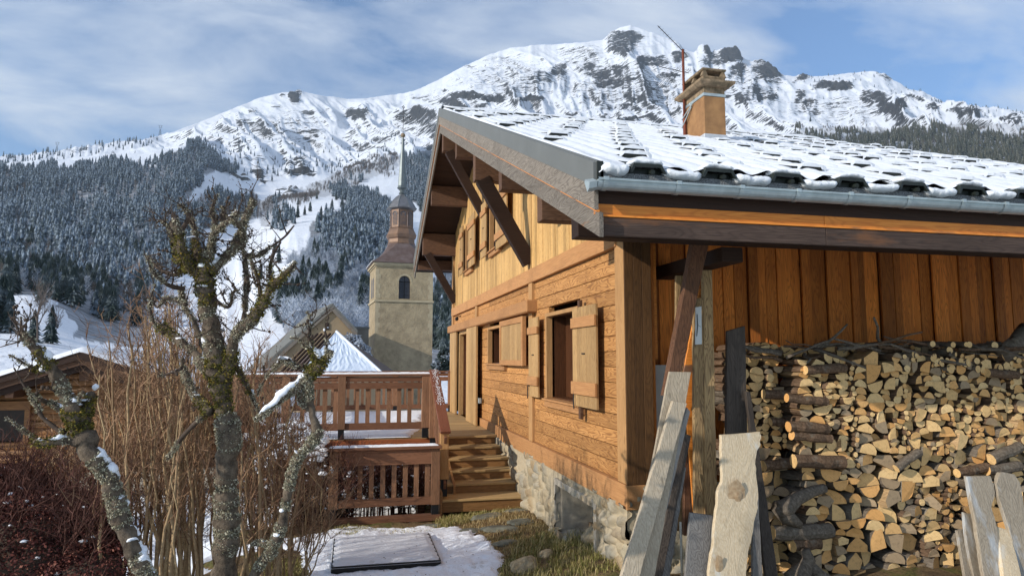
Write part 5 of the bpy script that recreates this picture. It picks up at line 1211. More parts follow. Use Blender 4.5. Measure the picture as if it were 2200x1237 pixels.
def log_mesh(P, bk, length, q, pith):
    V, F_, M_, UV = [], [], [], []; n = len(P); seg = 3
    for j in range(seg + 1):
        y = length * j / seg
        k = 1 + (q.uniform(-.05, .05) if 0 < j else 0); dx, dz = (q.uniform(-.008, .008), q.uniform(-.008, .008)) if j else (0, 0)
        for (x, z) in P: V.append((x * k + dx, y + (q.uniform(-.006, .006) if j == 0 else 0), z * k + dz))
    F_.append(list(range(n))); M_.append(0); F_.append([seg * n + i for i in range(n)][::-1]); M_.append(0)
    for j in range(seg):
        for i in range(n):
            i2 = (i + 1) % n; F_.append([j * n + i2, j * n + i, (j + 1) * n + i, (j + 1) * n + i2]); M_.append(1 if bk[i] else 2)
    return V, F_, M_, pith
def link_log(name, parts, mats, origin=None, rot=(0, 0, 0), rn=None):
    V, F_, M_, UV, RN = [], [], [], [], []
    for (v, f, m_, pith, off, r_) in parts:
        n = len(V); V += [(a + off[0], b_ + off[1], c + off[2]) for a, b_, c in v]
        for fc, mm in zip(f, m_):
            F_.append([n + i for i in fc]); M_.append(mm); RN.append(r_); UV += [(v[i][0] - pith[0], v[i][2] - pith[1]) for i in fc]
    me = bpy.data.meshes.new(name); me.from_pydata(V, [], F_); uvl = me.uv_layers.new(name='UVMap'); uvl.data.foreach_set('uv', np.array(UV, np.float32).ravel())
    at = me.attributes.new('rnd', 'FLOAT', 'FACE'); at.data.foreach_set('value', RN); me.polygons.foreach_set('material_index', M_)
    for mm in mats: me.materials.append(mm)
    me.update(); o = bpy.data.objects.new(name, me); COL.objects.link(o)
    if origin: o.location = origin
    o.rotation_euler = rot; return o
q = random.Random(77); SKL = {}
logs = []
def pile(x0, x1, zbase, ztop, yf, seed, smallfrom=-1.15):
    q = random.Random(seed); res = .02; n = int((x1 - x0) / res); sky_l = [zbase] * n
    for it in range(1400):
        # lowest spot
        zt = min(sky_l); 
        if zt > ztop: break
        i0 = sky_l.index(zt); i1 = i0
        while i1 < n and sky_l[i1] < zt + .012: i1 += 1
        lo = zt < smallfrom
        w = q.uniform(.19, .32) if lo else q.uniform(.135, .215)
        if q.random() < .08: w *= .6
        k = max(3, int(w / res)); room = i1 - i0
        if room < 3:
            h_ = min(sky_l[max(0, i0 - 1)], sky_l[min(n - 1, i1)]) if n > i1 else sky_l[max(0, i0 - 1)]
            for i in range(i0, max(i1, i0 + 1)): sky_l[min(i, n - 1)] = max(h_, zt + .013)
            continue
        if room < k * 1.25: k = min(room, int(.30 / res)) if room < k * .9 else min(room, k + 3)
        k = min(k, room); w = k * res
        kind = q.choices(['half', 'halfup', 'quarter', 'wedge', 'round'], [3, 2.6, 2.2, 4.0, .9] if lo else [4.5, 4.0, 2.0, 1.3, 1.0])[0]
        if kind == 'round' and w > .15: kind = 'half'
        if w > .26 and kind == 'quarter': kind = 'halfup'
        h = w * {'half': .52, 'halfup': .52, 'quarter': .85, 'wedge': q.uniform(.55, .85), 'round': 1.0}[kind] * q.uniform(.88, 1.1)
        if w < .08: kind = 'round'; h = w
        xc = x0 + (i0 + k / 2) * res; tp = zt + h * .97
        if tp < ztop + .06: logs.append((xc, yf + abs(q.gauss(0, .06)) - .03, zt + h / 2, w * 1.0, h * .98, kind, q.random(), lo, yf))
        for i in range(i0, i0 + k): sky_l[i] = tp
pile(4.98, 9.6, -2.85, .02, 6.93, 1)
pile(4.22, 4.99, -2.85, .10, 7.22, 2)
pile(4.4, 9.6, .03, .16, 7.32, 3)
M3 = lambda e, lo, r_: [e, (B_gry if lo else B_brn) if r_ < .7 else B_gry, (B_spg if lo and r_ < .6 else B_spl)]
def lsize(l): return -(l[3] * l[4]) * (1 if proj((l[0], l[1], l[2]))[1] < 1290 and proj((l[0], l[1], l[2]))[0] < 2230 else .0001)
logs = [l for l in logs if proj((l[0], l[1], l[2]))[1] < 1330]
order = sorted(range(len(logs)), key=lambda i: lsize(logs[i]))
ENDN = {'pale': ('pale', E_pale), 'orange': ('orange', E_oran), 'grey': ('grey weathered', E_grey)}
stuffp = {k: [] for k in ENDN}
SHN = {'half': 'half-round', 'halfup': 'half-round', 'quarter': 'quarter-split', 'wedge': 'rough split', 'round': 'round'}
for c, i in enumerate(order):
    x, y, z, w, h, kind, r_, lo, yf = logs[i]; qq = random.Random(i)
    e = qq.choices(['pale', 'orange', 'grey'], [2.4, 2.6, 2.8] if lo else [4.0, 3.0, 1.1])[0]
    P, bk = log_shape(kind, w, h, qq); L_ = qq.uniform(.34, .5); v, f, mm, pith = log_mesh(P, bk, L_, qq, (qq.uniform(-.03, .03), -h / 2 if kind == 'half' else h / 2 if kind == 'halfup' else 0))
    if c < 292:
        o = link_log('firewood_log', [(v, f, mm, pith, (0, 0, 0), qq.random())], M3(ENDN[e][1], lo, r_), (x, y, z), (qq.gauss(0, .08), 0, qq.gauss(-.04, .16 if not lo else .26)))
        part_ = 'lower' if lo else 'upper'; wh = 'in the recessed left edge' if x < 4.99 else 'in the %s part' % part_
        l = '%s log, %s cut end, %s of the stack' % (SHN[kind], ENDN[e][0], wh); tag(o, l, 'log', '%s %s firewood logs %s of the stack' % (ENDN[e][0], SHN[kind], wh))
    else: stuffp[e].append((v, f, mm, pith, (x, y, z), qq.random()))
for e, ps in stuffp.items():
    if ps: tag(link_log('firewood', ps, M3(ENDN[e][1], False, .5)), 'smaller %s split logs filling the firewood stack' % ENDN[e][0], kind='stuff')
# dark mass behind the front row
qb = random.Random(5); ps = []
for k in range(260):
    w = qb.uniform(.12, .2); P, bk = log_shape(qb.choice(['half', 'wedge', 'quarter']), w, w * .7, qb); v, f, mm, pith = log_mesh(P, bk, .4, qb, (0, 0)); ps.append((v, f, mm, pith, (qb.uniform(4.3, 9.5), 7.42, qb.uniform(-2.8, .08)), qb.random()))
tag(link_log('firewood', ps, [E_grey, B_brn, B_spg]), 'second row of firewood hidden in the dark behind the front logs', kind='stuff')
# logs lying along the stack and odd pieces
def crosslog(pa, pb, y, r_, kind, label, bark=B_brn, end=E_pale, n=10):
    a = Vector(onY(*pa, y)); b_ = Vector(onY(*pb, y)); q = MB(); L_ = (b_ - a).length; pts = [a.lerp(b_, i / 6) + Vector((0, random.uniform(-.01, .01), random.uniform(-.008, .008))) for i in range(7)]
    q.tube(pts, [r_ * random.uniform(.93, 1.07) for _ in pts], n, True); o = q.build('firewood_log', [bark], None, smooth=False, origin=tuple(a)); tag(o, label, 'log')
    uvl = o.data.uv_layers.new(name='UVMap'); o.data.materials.append(end); o.data.polygons[len(o.data.polygons) - 1].material_index = 1; o.data.polygons[len(o.data.polygons) - 2].material_index = 1
    for pl in list(o.data.polygons)[-2:]:
        c = pl.center
        for li in pl.loop_indices: vv = o.data.vertices[o.data.loops[li].vertex_index].co - c; uvl.data[li].uv = (vv.length if vv.z > 0 else -vv.length, vv.x + vv.y)
    return o
for a in [((1730, 795), (1815, 790), 6.88, .055, 0, 'dark-barked log with pale left end lying along the stack top'), ((2120, 800), (2185, 806), 6.88, .055, 0, 'purple-brown barked log lying near the top right of the stack'), ((1640, 845), (1745, 850), 7.15, .055, 0, 'brown log with a pale end crossing the left edge of the stack'),
          ((1694, 915), (1778, 922), 6.88, .06, 0, 'bark-covered log with bright orange end at the left edge, upper'), ((1700, 935), (1785, 942), 6.88, .05, 0, 'flaky bark log just below the bright orange-ended one'), ((1705, 990), (1812, 993), 6.87, .075, 0, 'long split log with golden face crossing the left part of the stack'),
          ((1660, 1145), (1785, 1140), 6.86, .085, 0, 'long grey barked log low at the left of the stack'), ((1925, 1005), (1975, 970), 6.88, .05, 0, 'slanting grey branch log in the middle of the stack'), ((2055, 1015), (2120, 1003), 6.88, .055, 0, 'cracked split log lying across the right of the stack'),
          ((2120, 1010), (2190, 1000), 6.86, .06, 0, 'smooth grey round log with orange end lying at the right'), ((2130, 985), (2190, 960), 6.88, .07, 0, 'slanting grey-barked log at the right edge of the stack'), ((1690, 855), (1775, 862), 6.87, .05, 0, 'knotty log with orange face at the upper left corner'), ((1640, 1000), (1705, 995), 7.12, .06, 0, 'square-cut pale log end in the left recess of the stack'), ((1700, 1170), (1762, 1165), 6.84, .07, 0, 'pale split block low at the left of the stack'), ((1655, 905), (1690, 908), 7.15, .05, 0, 'short brown log in the left recess of the stack')]:
    crosslog(*a[:5], a[5], B_gry if 'grey' in a[5] else B_brn, E_oran if 'orange' in a[5] else E_pale)
# forked crooked branch
q = MB(); P_ = [onY(a, b_, 6.8) for a, b_ in ((1670, 1095), (1690, 1090), (1712, 1070), (1745, 1055), (1772, 1048))]; q.tube(P_, [.10, .10, .075, .06, .05], 10); q.tube([onY(1668, 1085, 6.82), onY(1690, 1110, 6.8), onY(1720, 1128, 6.8)], [.08, .09, .04], 9)
tag(q.build('forked_log', B_gry, None, smooth=True, origin=tuple(P_[0])), 'crooked forked grey branch sticking out of the lower left of the stack', 'log')
q = MB(); P_ = [onY(a, b_, 6.7) for a, b_ in ((1700, 1250), (1725, 1225), (1738, 1200), (1730, 1180))]; q.tube(P_, [.11, .10, .07, .05], 10); q.tube([onY(1738, 1215, 6.7), onY(1762, 1235, 6.65), onY(1790, 1250, 6.6)], [.07, .06, .05], 8)
tag(q.build('tree_stump', B_gry, None, smooth=True, origin=tuple(P_[0])), 'grey root-like stump at the foot of the stack, bottom edge', 'stump')
q = MB(); q.tube([onY(2150, 765, 6.95), onY(2185, 735, 6.95), onY(2205, 705, 7.0)], [.11, .10, .09], 12); q.tube([onY(2175, 728, 6.9), onY(2205, 752, 6.9)], .045, 9)
tag(q.build('thick_log', B_gry, None, smooth=True, origin=tuple(onY(2150, 765, 6.95))), 'thick dark log resting on the top right corner of the stack', 'log')
# brushwood and sticks on top
qs = random.Random(9)
for k in range(46):
    px = qs.uniform(1630, 2190); q = MB(); a = Vector(onY(px, qs.uniform(742, 772) if px < 1900 else qs.uniform(735, 775), qs.uniform(6.95, 7.2))); l = qs.uniform(.25, .8); d = Vector((qs.uniform(-1, 1), qs.uniform(-.5, .2), qs.uniform(-.15, .22))).normalized()
    pts = [a + d * l * i / 4 + Vector((qs.gauss(0, .01), qs.gauss(0, .01), qs.gauss(0, .01))) for i in range(5)]; r_ = qs.uniform(.008, .028); q.tube(pts, [r_ * (1 - .12 * i) for i in range(5)], 7)
    o = q.build('stick', B_gry if qs.random() < .6 else B_brn, None, smooth=True, origin=tuple(a)); side = 'left' if px < 1820 else 'middle' if px < 2020 else 'right'
    tag(o, 'thin bark-covered stick among the brushwood on top of the stack, %s part' % side, 'stick', 'sticks on the %s part of the stack top' % side)
for k in range(34):
    px = qs.uniform(1930, 2198); P = onY(px, qs.uniform(738, 800), 6.9); r_ = qs.uniform(.022, .05); q = MB(); a = Vector(P); q.tube([a, a + Vector((qs.gauss(0, .05), .3, qs.gauss(0, .02)))], r_, 9)
    o = q.build('branch_piece', [B_gry, E_pale], None, origin=tuple(a)); uvl = o.data.uv_layers.new(name='UVMap'); pl = o.data.polygons[len(o.data.polygons) - 2]; pl.material_index = 1
    for li in pl.loop_indices: vv = o.data.vertices[o.data.loops[li].vertex_index].co; uvl.data[li].uv = (vv.x, vv.z)
    tag(o, 'small round branch piece with pale end at the top right of the stack', 'branch', 'small round pieces at the top right of the stack')

# ---- boards leaning on the corner of the store
PL = {'white': wood('silver_plank', 'z', (0.34, 0.275, 0.195), (0.48, 0.405, 0.30), (0.18, 0.14, 0.10), 1.0, .25, .2, knots=.6, bmp=.7), 'blue': wood('blue_grey_plank', 'z', (0.24, 0.22, 0.20), (0.34, 0.32, 0.29), (0.18, .18, .18), 1.0, .3, .2, bmp=.7),
      'dark': wood('dark_weathered_plank', 'z', (0.045, 0.035, 0.028), (0.09, 0.07, 0.055), (0.02, .015, .012), 1.2, .4, .4, bmp=.8), 'grey': wood('grey_plank', 'z', (0.15, 0.14, 0.13), (0.25, 0.235, 0.215), (0.07, .06, .055), 1.2, .45, .3, bmp=.8),
      'brown': wood('rough_brown_timber', 'z', (0.085, 0.038, 0.02), (0.17, 0.08, 0.04), (0.05, .025, .015), 1.3, .5, .3, bmp=1.0), 'tan': wood('rough_tan_board', 'z', (0.30, 0.19, 0.085), (0.46, 0.31, 0.15), (0.11, .06, .03), 1.5, .7, .3, bmp=1.0),
      'slab': wood('pale_slab', 'z', (0.56, 0.43, 0.27), (0.74, 0.62, 0.44), (0.36, .25, .14), .8, .18, .3, weather=((0.60, 0.58, 0.52), -.06), bmp=.5), 'slabg': wood('grey_slab', 'z', (0.25, 0.205, 0.15), (0.38, 0.325, 0.25), (0.16, .13, .10), .8, .3, .3, weather=((0.42, 0.43, 0.43), -.05), bmp=.8)}
def plank(name, px4, yb, yt, th, mat, label, cat='plank', warp=.004, twist=0, out=None, group=None):
    """px4 = TL, TR, BR, BL seen in the photo; bottom at depth yb, top at depth yt"""
    TL, TR, BR, BL = px4; N_ = 14; a = []; 
    for i in range(N_ + 1):
        t = i / N_; y = yb + (yt - yb) * t; l = (BL[0] + (TL[0] - BL[0]) * t, BL[1] + (TL[1] - BL[1]) * t); r_ = (BR[0] + (TR[0] - BR[0]) * t, BR[1] + (TR[1] - BR[1]) * t)
        a.append((Vector(onY(*l, y)) + Vector((random.gauss(0, warp * .5), 0, 0)), Vector(onY(*r_, y + twist)) + Vector((random.gauss(0, warp * .5), 0, 0))))
    q = MB(); vs = []; th_ = Vector((0, th, 0))
    for (l, r_) in a: vs += [l, r_, r_ + th_, l + th_]
    f = [(0, 3, 2, 1), tuple(4 * N_ + k for k in range(4))] + [(4 * i + k, 4 * i + (k + 1) % 4, 4 * (i + 1) + (k + 1) % 4, 4 * (i + 1) + k) for i in range(N_) for k in range(4)]
    q.add(vs, f); o = q.build(name, PL[mat], None, bevel=.003, origin=tuple(a[0][0])); return tag(o, label, cat, group)
random.seed(31)
plank('leaning_plank', ((1438, 798), (1485, 799), (1402, 1262), (1352, 1262)), 6.12, 6.55, .03, 'white', 'tallest silver-white plank leaning against the store corner')
plank('leaning_plank', ((1446, 861), (1476, 866), (1368, 1262), (1328, 1262)), 6.02, 6.42, .05, 'white', 'silver plank with a small knot leaning in front of the tallest one')
plank('leaning_plank', ((1476, 875), (1483, 884), (1392, 1262), (1370, 1262)), 6.15, 6.5, .03, 'blue', 'narrow blue-grey plank right behind the silver ones')
plank('leaning_plank', ((1472, 930), (1485, 936), (1418, 1262), (1396, 1262)), 6.3, 6.62, .03, 'dark', 'dark brown board leaning right of the blue-grey plank')
plank('leaning_plank', ((1466, 1000), (1474, 1004), (1436, 1262), (1420, 1262)), 6.35, 6.6, .03, 'grey', 'slim grey batten behind the leaning planks')
plank('leaning_beam', ((1490, 520), (1523, 522), (1453, 850), (1428, 850)), 6.6, 6.44, .10, 'brown', 'rough red-brown beam slanting down from the eave bracket', 'beam')
plank('standing_board', ((1490, 640), (1511, 640), (1517, 1150), (1494, 1150)), 6.72, 6.72, .05, 'tan', 'rough tan board with dark streaks, left one of the standing pair')
plank('standing_board', ((1511, 580), (1530, 580), (1543, 1150), (1516, 1150)), 6.70, 6.72, .06, 'tan', 'rough tan board with the bright edge, right one of the standing pair')
plank('standing_board', ((1453, 592), (1470, 592), (1468, 1140), (1450, 1140)), 6.98, 7.0, .04, 'tan', 'narrow tan board standing behind the slanting beam')
plank('standing_board', ((1474, 600), (1492, 600), (1492, 1150), (1470, 1150)), 6.9, 6.9, .06, 'brown', 'brown board standing in the shade between the tan boards')
q = MB(); a = onY(1484, 600, 6.78); 
plank('orange_board', ((1503, 620), (1511, 620), (1490, 1100), (1468, 800)), 6.85, 6.85, .02, 'brown', 'thin orange-brown board edge behind the slanting beam').data.materials[0] = WD['oran_x']
plank('short_board', ((1483, 1101), (1533, 1107), (1524, 1265), (1470, 1265)), 6.1, 6.3, .035, 'grey', 'short grey board standing low in front of the tan pair')
plank('standing_board', ((1563, 711), (1601, 700), (1610, 1150), (1558, 1150)), 6.86, 6.86, .045, 'dark', 'tall dark grey board standing at the left end of the firewood')
plank('leaning_board', ((1603, 840), (1612, 842), (1676, 1262), (1648, 1262)), 6.5, 6.78, .045, 'dark', 'dark board leaning left, behind the pale slab')
plank('leaning_board', ((1616, 1040), (1628, 1040), (1640, 1262), (1618, 1262)), 6.4, 6.6, .04, 'grey', 'short dark grey board right of the pale slab foot')
q = MB(); q.tube([onY(1462, 1120, 6.45), onY(1466, 1262, 6.35)], .013, 8); o = q.build('white_pipe', plain('white_pipe', (.55, .5, .4), .5, var=.3), None, smooth=True, origin=tuple(onY(1466, 1262, 6.35))); tag(o, 'thin off-white pipe standing between the leaning planks', 'pipe')
q = MB(); q.tube([onY(1461, 1163, 6.44), onY(1466, 1163, 6.44)], .018, 8)
def slab(name, outline, yb, yt, th, mat, label, group=None):
    ys_ = [p[1] for p in outline]; lo, hi = max(ys_), min(ys_); V = []
    def at(p, dy=0): t = (lo - p[1]) / (lo - hi); return Vector(onY(p[0], p[1], yb + (yt - yb) * t)) + Vector((0, dy, 0))
    n = len(outline); q = MB(); vs = [at(p) for p in outline] + [at(p, th) for p in outline]
    q.add(vs, [tuple(range(n))[::-1], tuple(range(n, 2 * n))] + [(i, (i + 1) % n, n + (i + 1) % n, n + i) for i in range(n)])
    o = q.build(name, PL[mat], None, bevel=.006, origin=tuple(vs[-1])); return tag(o, label, 'slab', group)
def jag(P, n=3, amp=1.6):
    o = []
    for i in range(len(P)):
        a, b_ = P[i], P[(i + 1) % len(P)]
        for k in range(n): t = k / n; o.append((a[0] + (b_[0] - a[0]) * t + (random.gauss(0, amp * .5) if k else 0), a[1] + (b_[1] - a[1]) * t))
    return o
slab('wood_slab', jag([(1549, 934), (1584, 932), (1617, 929), (1634, 927), (1636, 939), (1633, 948), (1635, 957), (1627, 968), (1624, 987), (1625, 1016), (1630, 1061), (1629, 1090), (1621, 1120), (1616, 1153), (1608, 1186), (1605, 1216), (1604, 1265), (1522, 1265), (1525, 1212), (1531, 1180), (1534, 1135), (1538, 1098), (1542, 1057), (1551, 1035), (1550, 980)]), 6.02, 6.42, .045, 'slab', 'broad pale live-edge slab with a big knot leaning upright')
kn = [bpy.data.objects[n_] for n_ in ('wood_slab',)][0]
q = MB(); M_knot = plain('slab_knot', (.50, .37, .23), .7, var=.6, scale=26, c2=(.30, .19, .10))
for (cx_, cy_, rx_, ry_, dd) in ((1583, 1062, 19, 32, 0), (1586, 1066, 8, 13, .004), (1545, 1215, 9, 24, 0)):
    yk = 6.02 + .4 * (1265 - cy_) / 338; q.add([onY(cx_ + rx_ * math.cos(t) * random.uniform(.85, 1.1), cy_ + ry_ * math.sin(t) * random.uniform(.85, 1.1), yk - .012 - dd) for t in np.linspace(0, 5.9, 16)] + [onY(cx_, cy_, yk - .02 - dd)], [(i, (i + 1) % 16, 16) for i in range(16)])
q.build('knot', M_knot, kn)
slab('wood_slab', jag([(2077, 1023), (2129, 1022), (2137, 1040), (2138, 1065), (2131, 1090), (2140, 1120), (2153, 1180), (2160, 1265), (2120, 1265), (2108, 1200), (2096, 1120), (2084, 1060)]), 6.3, 6.62, .05, 'slabg', 'grey split slab leaning on the stack, left of the right-hand pair')
slab('wood_slab', jag([(2149, 1015), (2158, 1014), (2180, 1018), (2192, 1035), (2200, 1080), (2204, 1130), (2215, 1200), (2225, 1265), (2200, 1265), (2185, 1200), (2166, 1130), (2150, 1080), (2140, 1040)]), 6.3, 6.62, .05, 'slabg', 'blue-grey twisted slab at the right edge of the frame')
slab('wood_slab', jag([(2141, 1130), (2167, 1138), (2184, 1190), (2200, 1265), (2160, 1265), (2150, 1190)], 2, 1), 6.22, 6.5, .05, 'slab', 'short tan split slab between the two grey ones')
slab('wood_slab', jag([(2071, 1100), (2090, 1104), (2112, 1180), (2130, 1265), (2098, 1265), (2078, 1170)], 2, 1), 6.45, 6.68, .04, 'slabg', 'brown slab standing behind the grey split slab')
slab('wood_slab', jag([(2057, 1140), (2068, 1136), (2090, 1200), (2102, 1265), (2078, 1265)], 2, 1), 6.45, 6.7, .04, 'slabg', 'thin dark slab at the left of the right-hand slabs')
q = MB(); c = [onY(a, b_, 6.66) for a, b_ in ((1495, 660), (1507, 658), (1508, 739), (1494, 740))]; q.prism([tuple(p) for p in c], (0, .012, 0)); o = q.build('white_plate', plain('white_plate', (.62, .63, .6), .4, var=.15), None, origin=tuple(c[3])); tag(o, 'small white plate with a dark scratch nailed to the tan boards', 'plate')
q = MB(); q.tube([onY(1498, 675, 6.65), onY(1499, 700, 6.65), onY(1497, 722, 6.65)], .004, 4); q.tube([onY(1498, 697, 6.65), onY(1506, 702, 6.65)], .002, 4); q.build('scratch', M_iron, o)
# ================================================================== PRUNED TREES WITH LICHEN AND SNOW
M_bark = plain('tree_bark', (0.22, 0.17, 0.12), .95, var=.7, scale=18, c2=(0.045, 0.032, 0.024), bmp=1.0, dist=.02)
m, nt, b = newmat('lichen', .95, .05); nt.links.new(ramp(nt, attr(nt, 'rnd'), [(0, (0.10, 0.09, 0.055)), (.35, (0.25, 0.225, 0.15)), (.7, (0.42, 0.39, 0.28)), (1, (0.60, 0.57, 0.45))]), b.inputs['Base Color']); M_lich = m
m, nt, b = newmat('moss', .95, .05); nt.links.new(ramp(nt, attr(nt, 'rnd'), [(0, (0.045, 0.042, 0.013)), (.5, (0.11, 0.105, 0.028)), (.8, (0.20, 0.175, 0.05)), (1, (0.36, 0.23, 0.04))]), b.inputs['Base Color']); M_moss = m
M_cap = snowmat('branch_snow', (0.87, 0.89, 0.93), 30, .6, .012)
M_twig = plain('dark_twigs', (0.10, 0.07, 0.05), .9, var=.5, scale=20, c2=(0.035, 0.025, 0.02))
def smoothline(P, n=5):
    o = []
    for i in range(len(P) - 1):
        p0 = P[max(i - 1, 0)]; p1 = P[i]; p2 = P[i + 1]; p3 = P[min(i + 2, len(P) - 1)]
        for k in range(n):
            t = k / n; o.append(tuple(.5 * ((2 * p1[j]) + (-p0[j] + p2[j]) * t + (2 * p0[j] - 5 * p1[j] + 4 * p2[j] - p3[j]) * t * t + (-p0[j] + 3 * p1[j] - 3 * p2[j] + p3[j]) * t ** 3) for j in range(len(p1))))
    o.append(tuple(P[-1])); return o
def pruned_tree(name, D, limbs, caps, label, cat, seed, mossy, twigdens=1.0, lich=26000, rk=1.0):
    """limbs: lists of (px, py, radius px, depth offset)"""
    random.seed(seed); base = onD(limbs[0][0][0], limbs[0][0][1], D); t = thing(name, tuple(base), label, cat); mb, tw, segs = MB(), MB(), []
    for li, Lm in enumerate(limbs):
        P = smoothline([(a[0], a[1], a[2], a[3] if len(a) > 3 else 0) for a in Lm], 5); pts = []; rad = []
        for (x, y, r_, dd) in P:
            d = D + dd; p = Vector(onD(x, y, d)); r3 = r_ * d / FPX * (rk if r_ > 8 else min(1, rk * 1.25)) * (1.0 if y > 900 or rk < .8 else (.66 if r_ > 9 else .85)); k = mnoise.noise(Vector((x * .045, y * .045, li))) * .35 + mnoise.noise(Vector((x * .13, y * .13, li + 5))) * .2
            pts.append(p + Vector((mnoise.noise(Vector((x * .05, y * .05, 3 + li))), mnoise.noise(Vector((x * .05, y * .05, 9 + li))), 0)) * r3 * .5); rad.append(r3 * (.92 + k))
        if li == 0: pts.insert(0, Vector((pts[0].x, pts[0].y, -3.4))); rad.insert(0, rad[0] * 1.25); P.insert(0, (P[0][0], 1400, P[0][2], P[0][3]))
        big = Lm[0][2] >= 9
        (mb if big else tw).tube(pts, rad, 12 if big else 6, True, jit=.10 if big else .05)
        for i in range(len(pts) - 1): segs.append((pts[i], pts[i + 1], (rad[i] + rad[i + 1]) / 2, P[i][0], P[i][1]))
    def twig(p, d, l, r_, lv):
        q_ = p; pts = [p]; n = 4
        for k in range(n): d = (d + Vector((random.gauss(0, .28), random.gauss(0, .28), random.gauss(.05, .22)))).normalized(); q_ = q_ + d * l / n; pts.append(q_)
        tw.tube(pts, [r_ * (1 - .17 * k) for k in range(n + 1)], 5, True)
        for k in range(1, n + 1):
            if random.random() < .3: tw.blob(pts[k], r_ * 1.7, r_ * 1.7, r_ * 1.9, 5, 4)
        if lv:
            for k in range(random.choice((1, 2, 3))): twig(pts[random.randint(1, 3)], (d * .5 + Vector((random.gauss(0, .7), random.gauss(0, .7), random.gauss(.2, .5)))).normalized(), l * random.uniform(.4, .7), r_ * .6, lv - 1)
    for (a, b_, r_, x, y) in segs:
        if y > 900: continue
        n = twigdens * (.55 if r_ > .03 else .45) * (1.6 if y < 720 else .6)
        for k in range(int(n * .6) + (random.random() < n * .6 - int(n * .6))):
            d = Vector((random.gauss(0, .8), random.gauss(0, .6), random.gauss(.45, .6))).normalized(); twig(a + d * r_ * .7, d, random.uniform(.06, .25), random.uniform(.003, .0075), 2)
    mb.build('trunk', M_bark, t, smooth=True); tw.build('twigs', M_twig, t, smooth=True)
    # flakes of lichen and moss on every limb
    q = np.random.RandomState(seed); w = np.array([(b_ - a).length * r_ for a, b_, r_, x, y in segs]); w /= w.sum(); pick = q.choice(len(segs), lich, p=w)
    A = np.array([tuple(s[0]) for s in segs])[pick]; Bq = np.array([tuple(s[1]) for s in segs])[pick]; Rr = np.array([s[2] for s in segs])[pick]; XY = np.array([(s[3], s[4]) for s in segs])[pick]
    tt_ = q.rand(lich, 1); C = A + (Bq - A) * tt_; dv = Bq - A; dv /= np.linalg.norm(dv, axis=1, keepdims=True) + 1e-9; rv = q.randn(lich, 3); rv -= dv * (rv * dv).sum(1, keepdims=True); rv /= np.linalg.norm(rv, axis=1, keepdims=True) + 1e-9
    clump = fbm(C[:, 0] * 9 + C[:, 1] * 5, C[:, 2] * 9, 3, 3); ms = np.zeros(lich, bool)
    for (mx, my, mr) in mossy: ms |= np.hypot(XY[:, 0] - mx, XY[:, 1] - my) < mr * (0.6 + clump * .8)
    C = C + rv * (Rr * .95 + np.where(ms, q.rand(lich) * .016, q.rand(lich) * .009))[:, None]
    keep = (clump > .43) | ms; C = C[keep]; rv = rv[keep]; ms = ms[keep]; n = len(C)
    sz = (.003 + .0055 * q.rand(n))[:, None] * np.where(ms, 1.15, 1.0)[:, None]; e1 = q.randn(n, 3); e1 /= np.linalg.norm(e1, axis=1, keepdims=True); e2 = np.cross(e1, rv + q.randn(n, 3) * .8); e2 /= np.linalg.norm(e2, axis=1, keepdims=True) + 1e-9
    V = np.stack([C - e1 * sz, C + e1 * sz, C + e2 * sz * 1.2 + rv * sz * .8], 1); rn = q.rand(n)
    for nm, mk, mt in (('lichen', ~ms, M_lich), ('moss', ms, M_moss)):
        if mk.sum() < 10: continue
        k = int(mk.sum()); o = npmesh(nm, V[mk].reshape(-1, 3) - np.array(base), np.arange(k * 3).reshape(-1, 3), mt, t, attrs={'rnd': np.repeat(rn[mk], 3)}); tag(o, kind='stuff')
    # snow lies along the upper side of the limbs: flattened, broken strips that follow the bark
    lim = [(s[0], s[1], s[2], s[3], s[4]) for s in segs]
    for cp in caps:
        P = smoothline([(a[0], a[1], a[2]) for a in cp], 5); n = len(P); sn = MB(); vs = []; K = 9
        for i, (x, y, r_) in enumerate(P):
            best = min(lim, key=lambda s: (s[3] - x) ** 2 + (s[4] - y - r_ * .6) ** 2 - s[2] * 600); m_ = (best[0] + best[1]) / 2; d = float(np.dot(np.array(tuple(m_)), CF))
            wd_ = max(r_ * 1.0 * d / FPX, best[2] * .8); e = max(.12, min(1.0, 2.2 * min(i, n - 1 - i) / max(1, n - 1)) ** .6); hh_ = r_ * .95 * d / FPX * e * random.uniform(.8, 1.15); wd_ *= e * random.uniform(.85, 1.1)
            t2 = (best[1] - best[0]).normalized(); t2 = t2 if t2.x * CR[0] > 0 else -t2; up = Vector((0, 0, 1)); side = t2.cross(up)
            if side.length < .35: side = side + Vector((CR[0], CR[1], 0)) * .5
            side.normalize(); nu = side.cross(t2).normalized(); nu = nu if nu.z > 0 else -nu; c = m_ + nu * (best[2] * .85) + nu * 0
            fl = Vector(onD(x, y, d)) - c; c = c + t2 * fl.dot(t2)
            for k in range(K): th = math.pi * 2 * k / K; rr_ = random.uniform(.9, 1.1); vs.append(c + side * wd_ * math.cos(th) * rr_ + nu * (hh_ * math.sin(th) * rr_ * (1 if math.sin(th) > 0 else .55)))
        sn.add(vs, [(i * K + k, (i + 1) * K + k, (i + 1) * K + (k + 1) % K, i * K + (k + 1) % K) for i in range(n - 1) for k in range(K)] + [tuple(range(K)), tuple((n - 1) * K + k for k in range(K))[::-1]])
        sn.build('snow_cap', M_cap, t, smooth=True)
    sn = MB()
    for (a, b_, r_, x, y) in segs:      # crumbs of snow in forks and along gently sloping wood
        if abs((b_ - a).normalized().z) < .8 and random.random() < .16:
            p = a.lerp(b_, random.random()); k = random.uniform(.35, .8) * max(r_, .008); sn.blob(p + Vector((0, 0, r_ * .85)), k * 1.6, k, k * .5, 8, 6, .2)
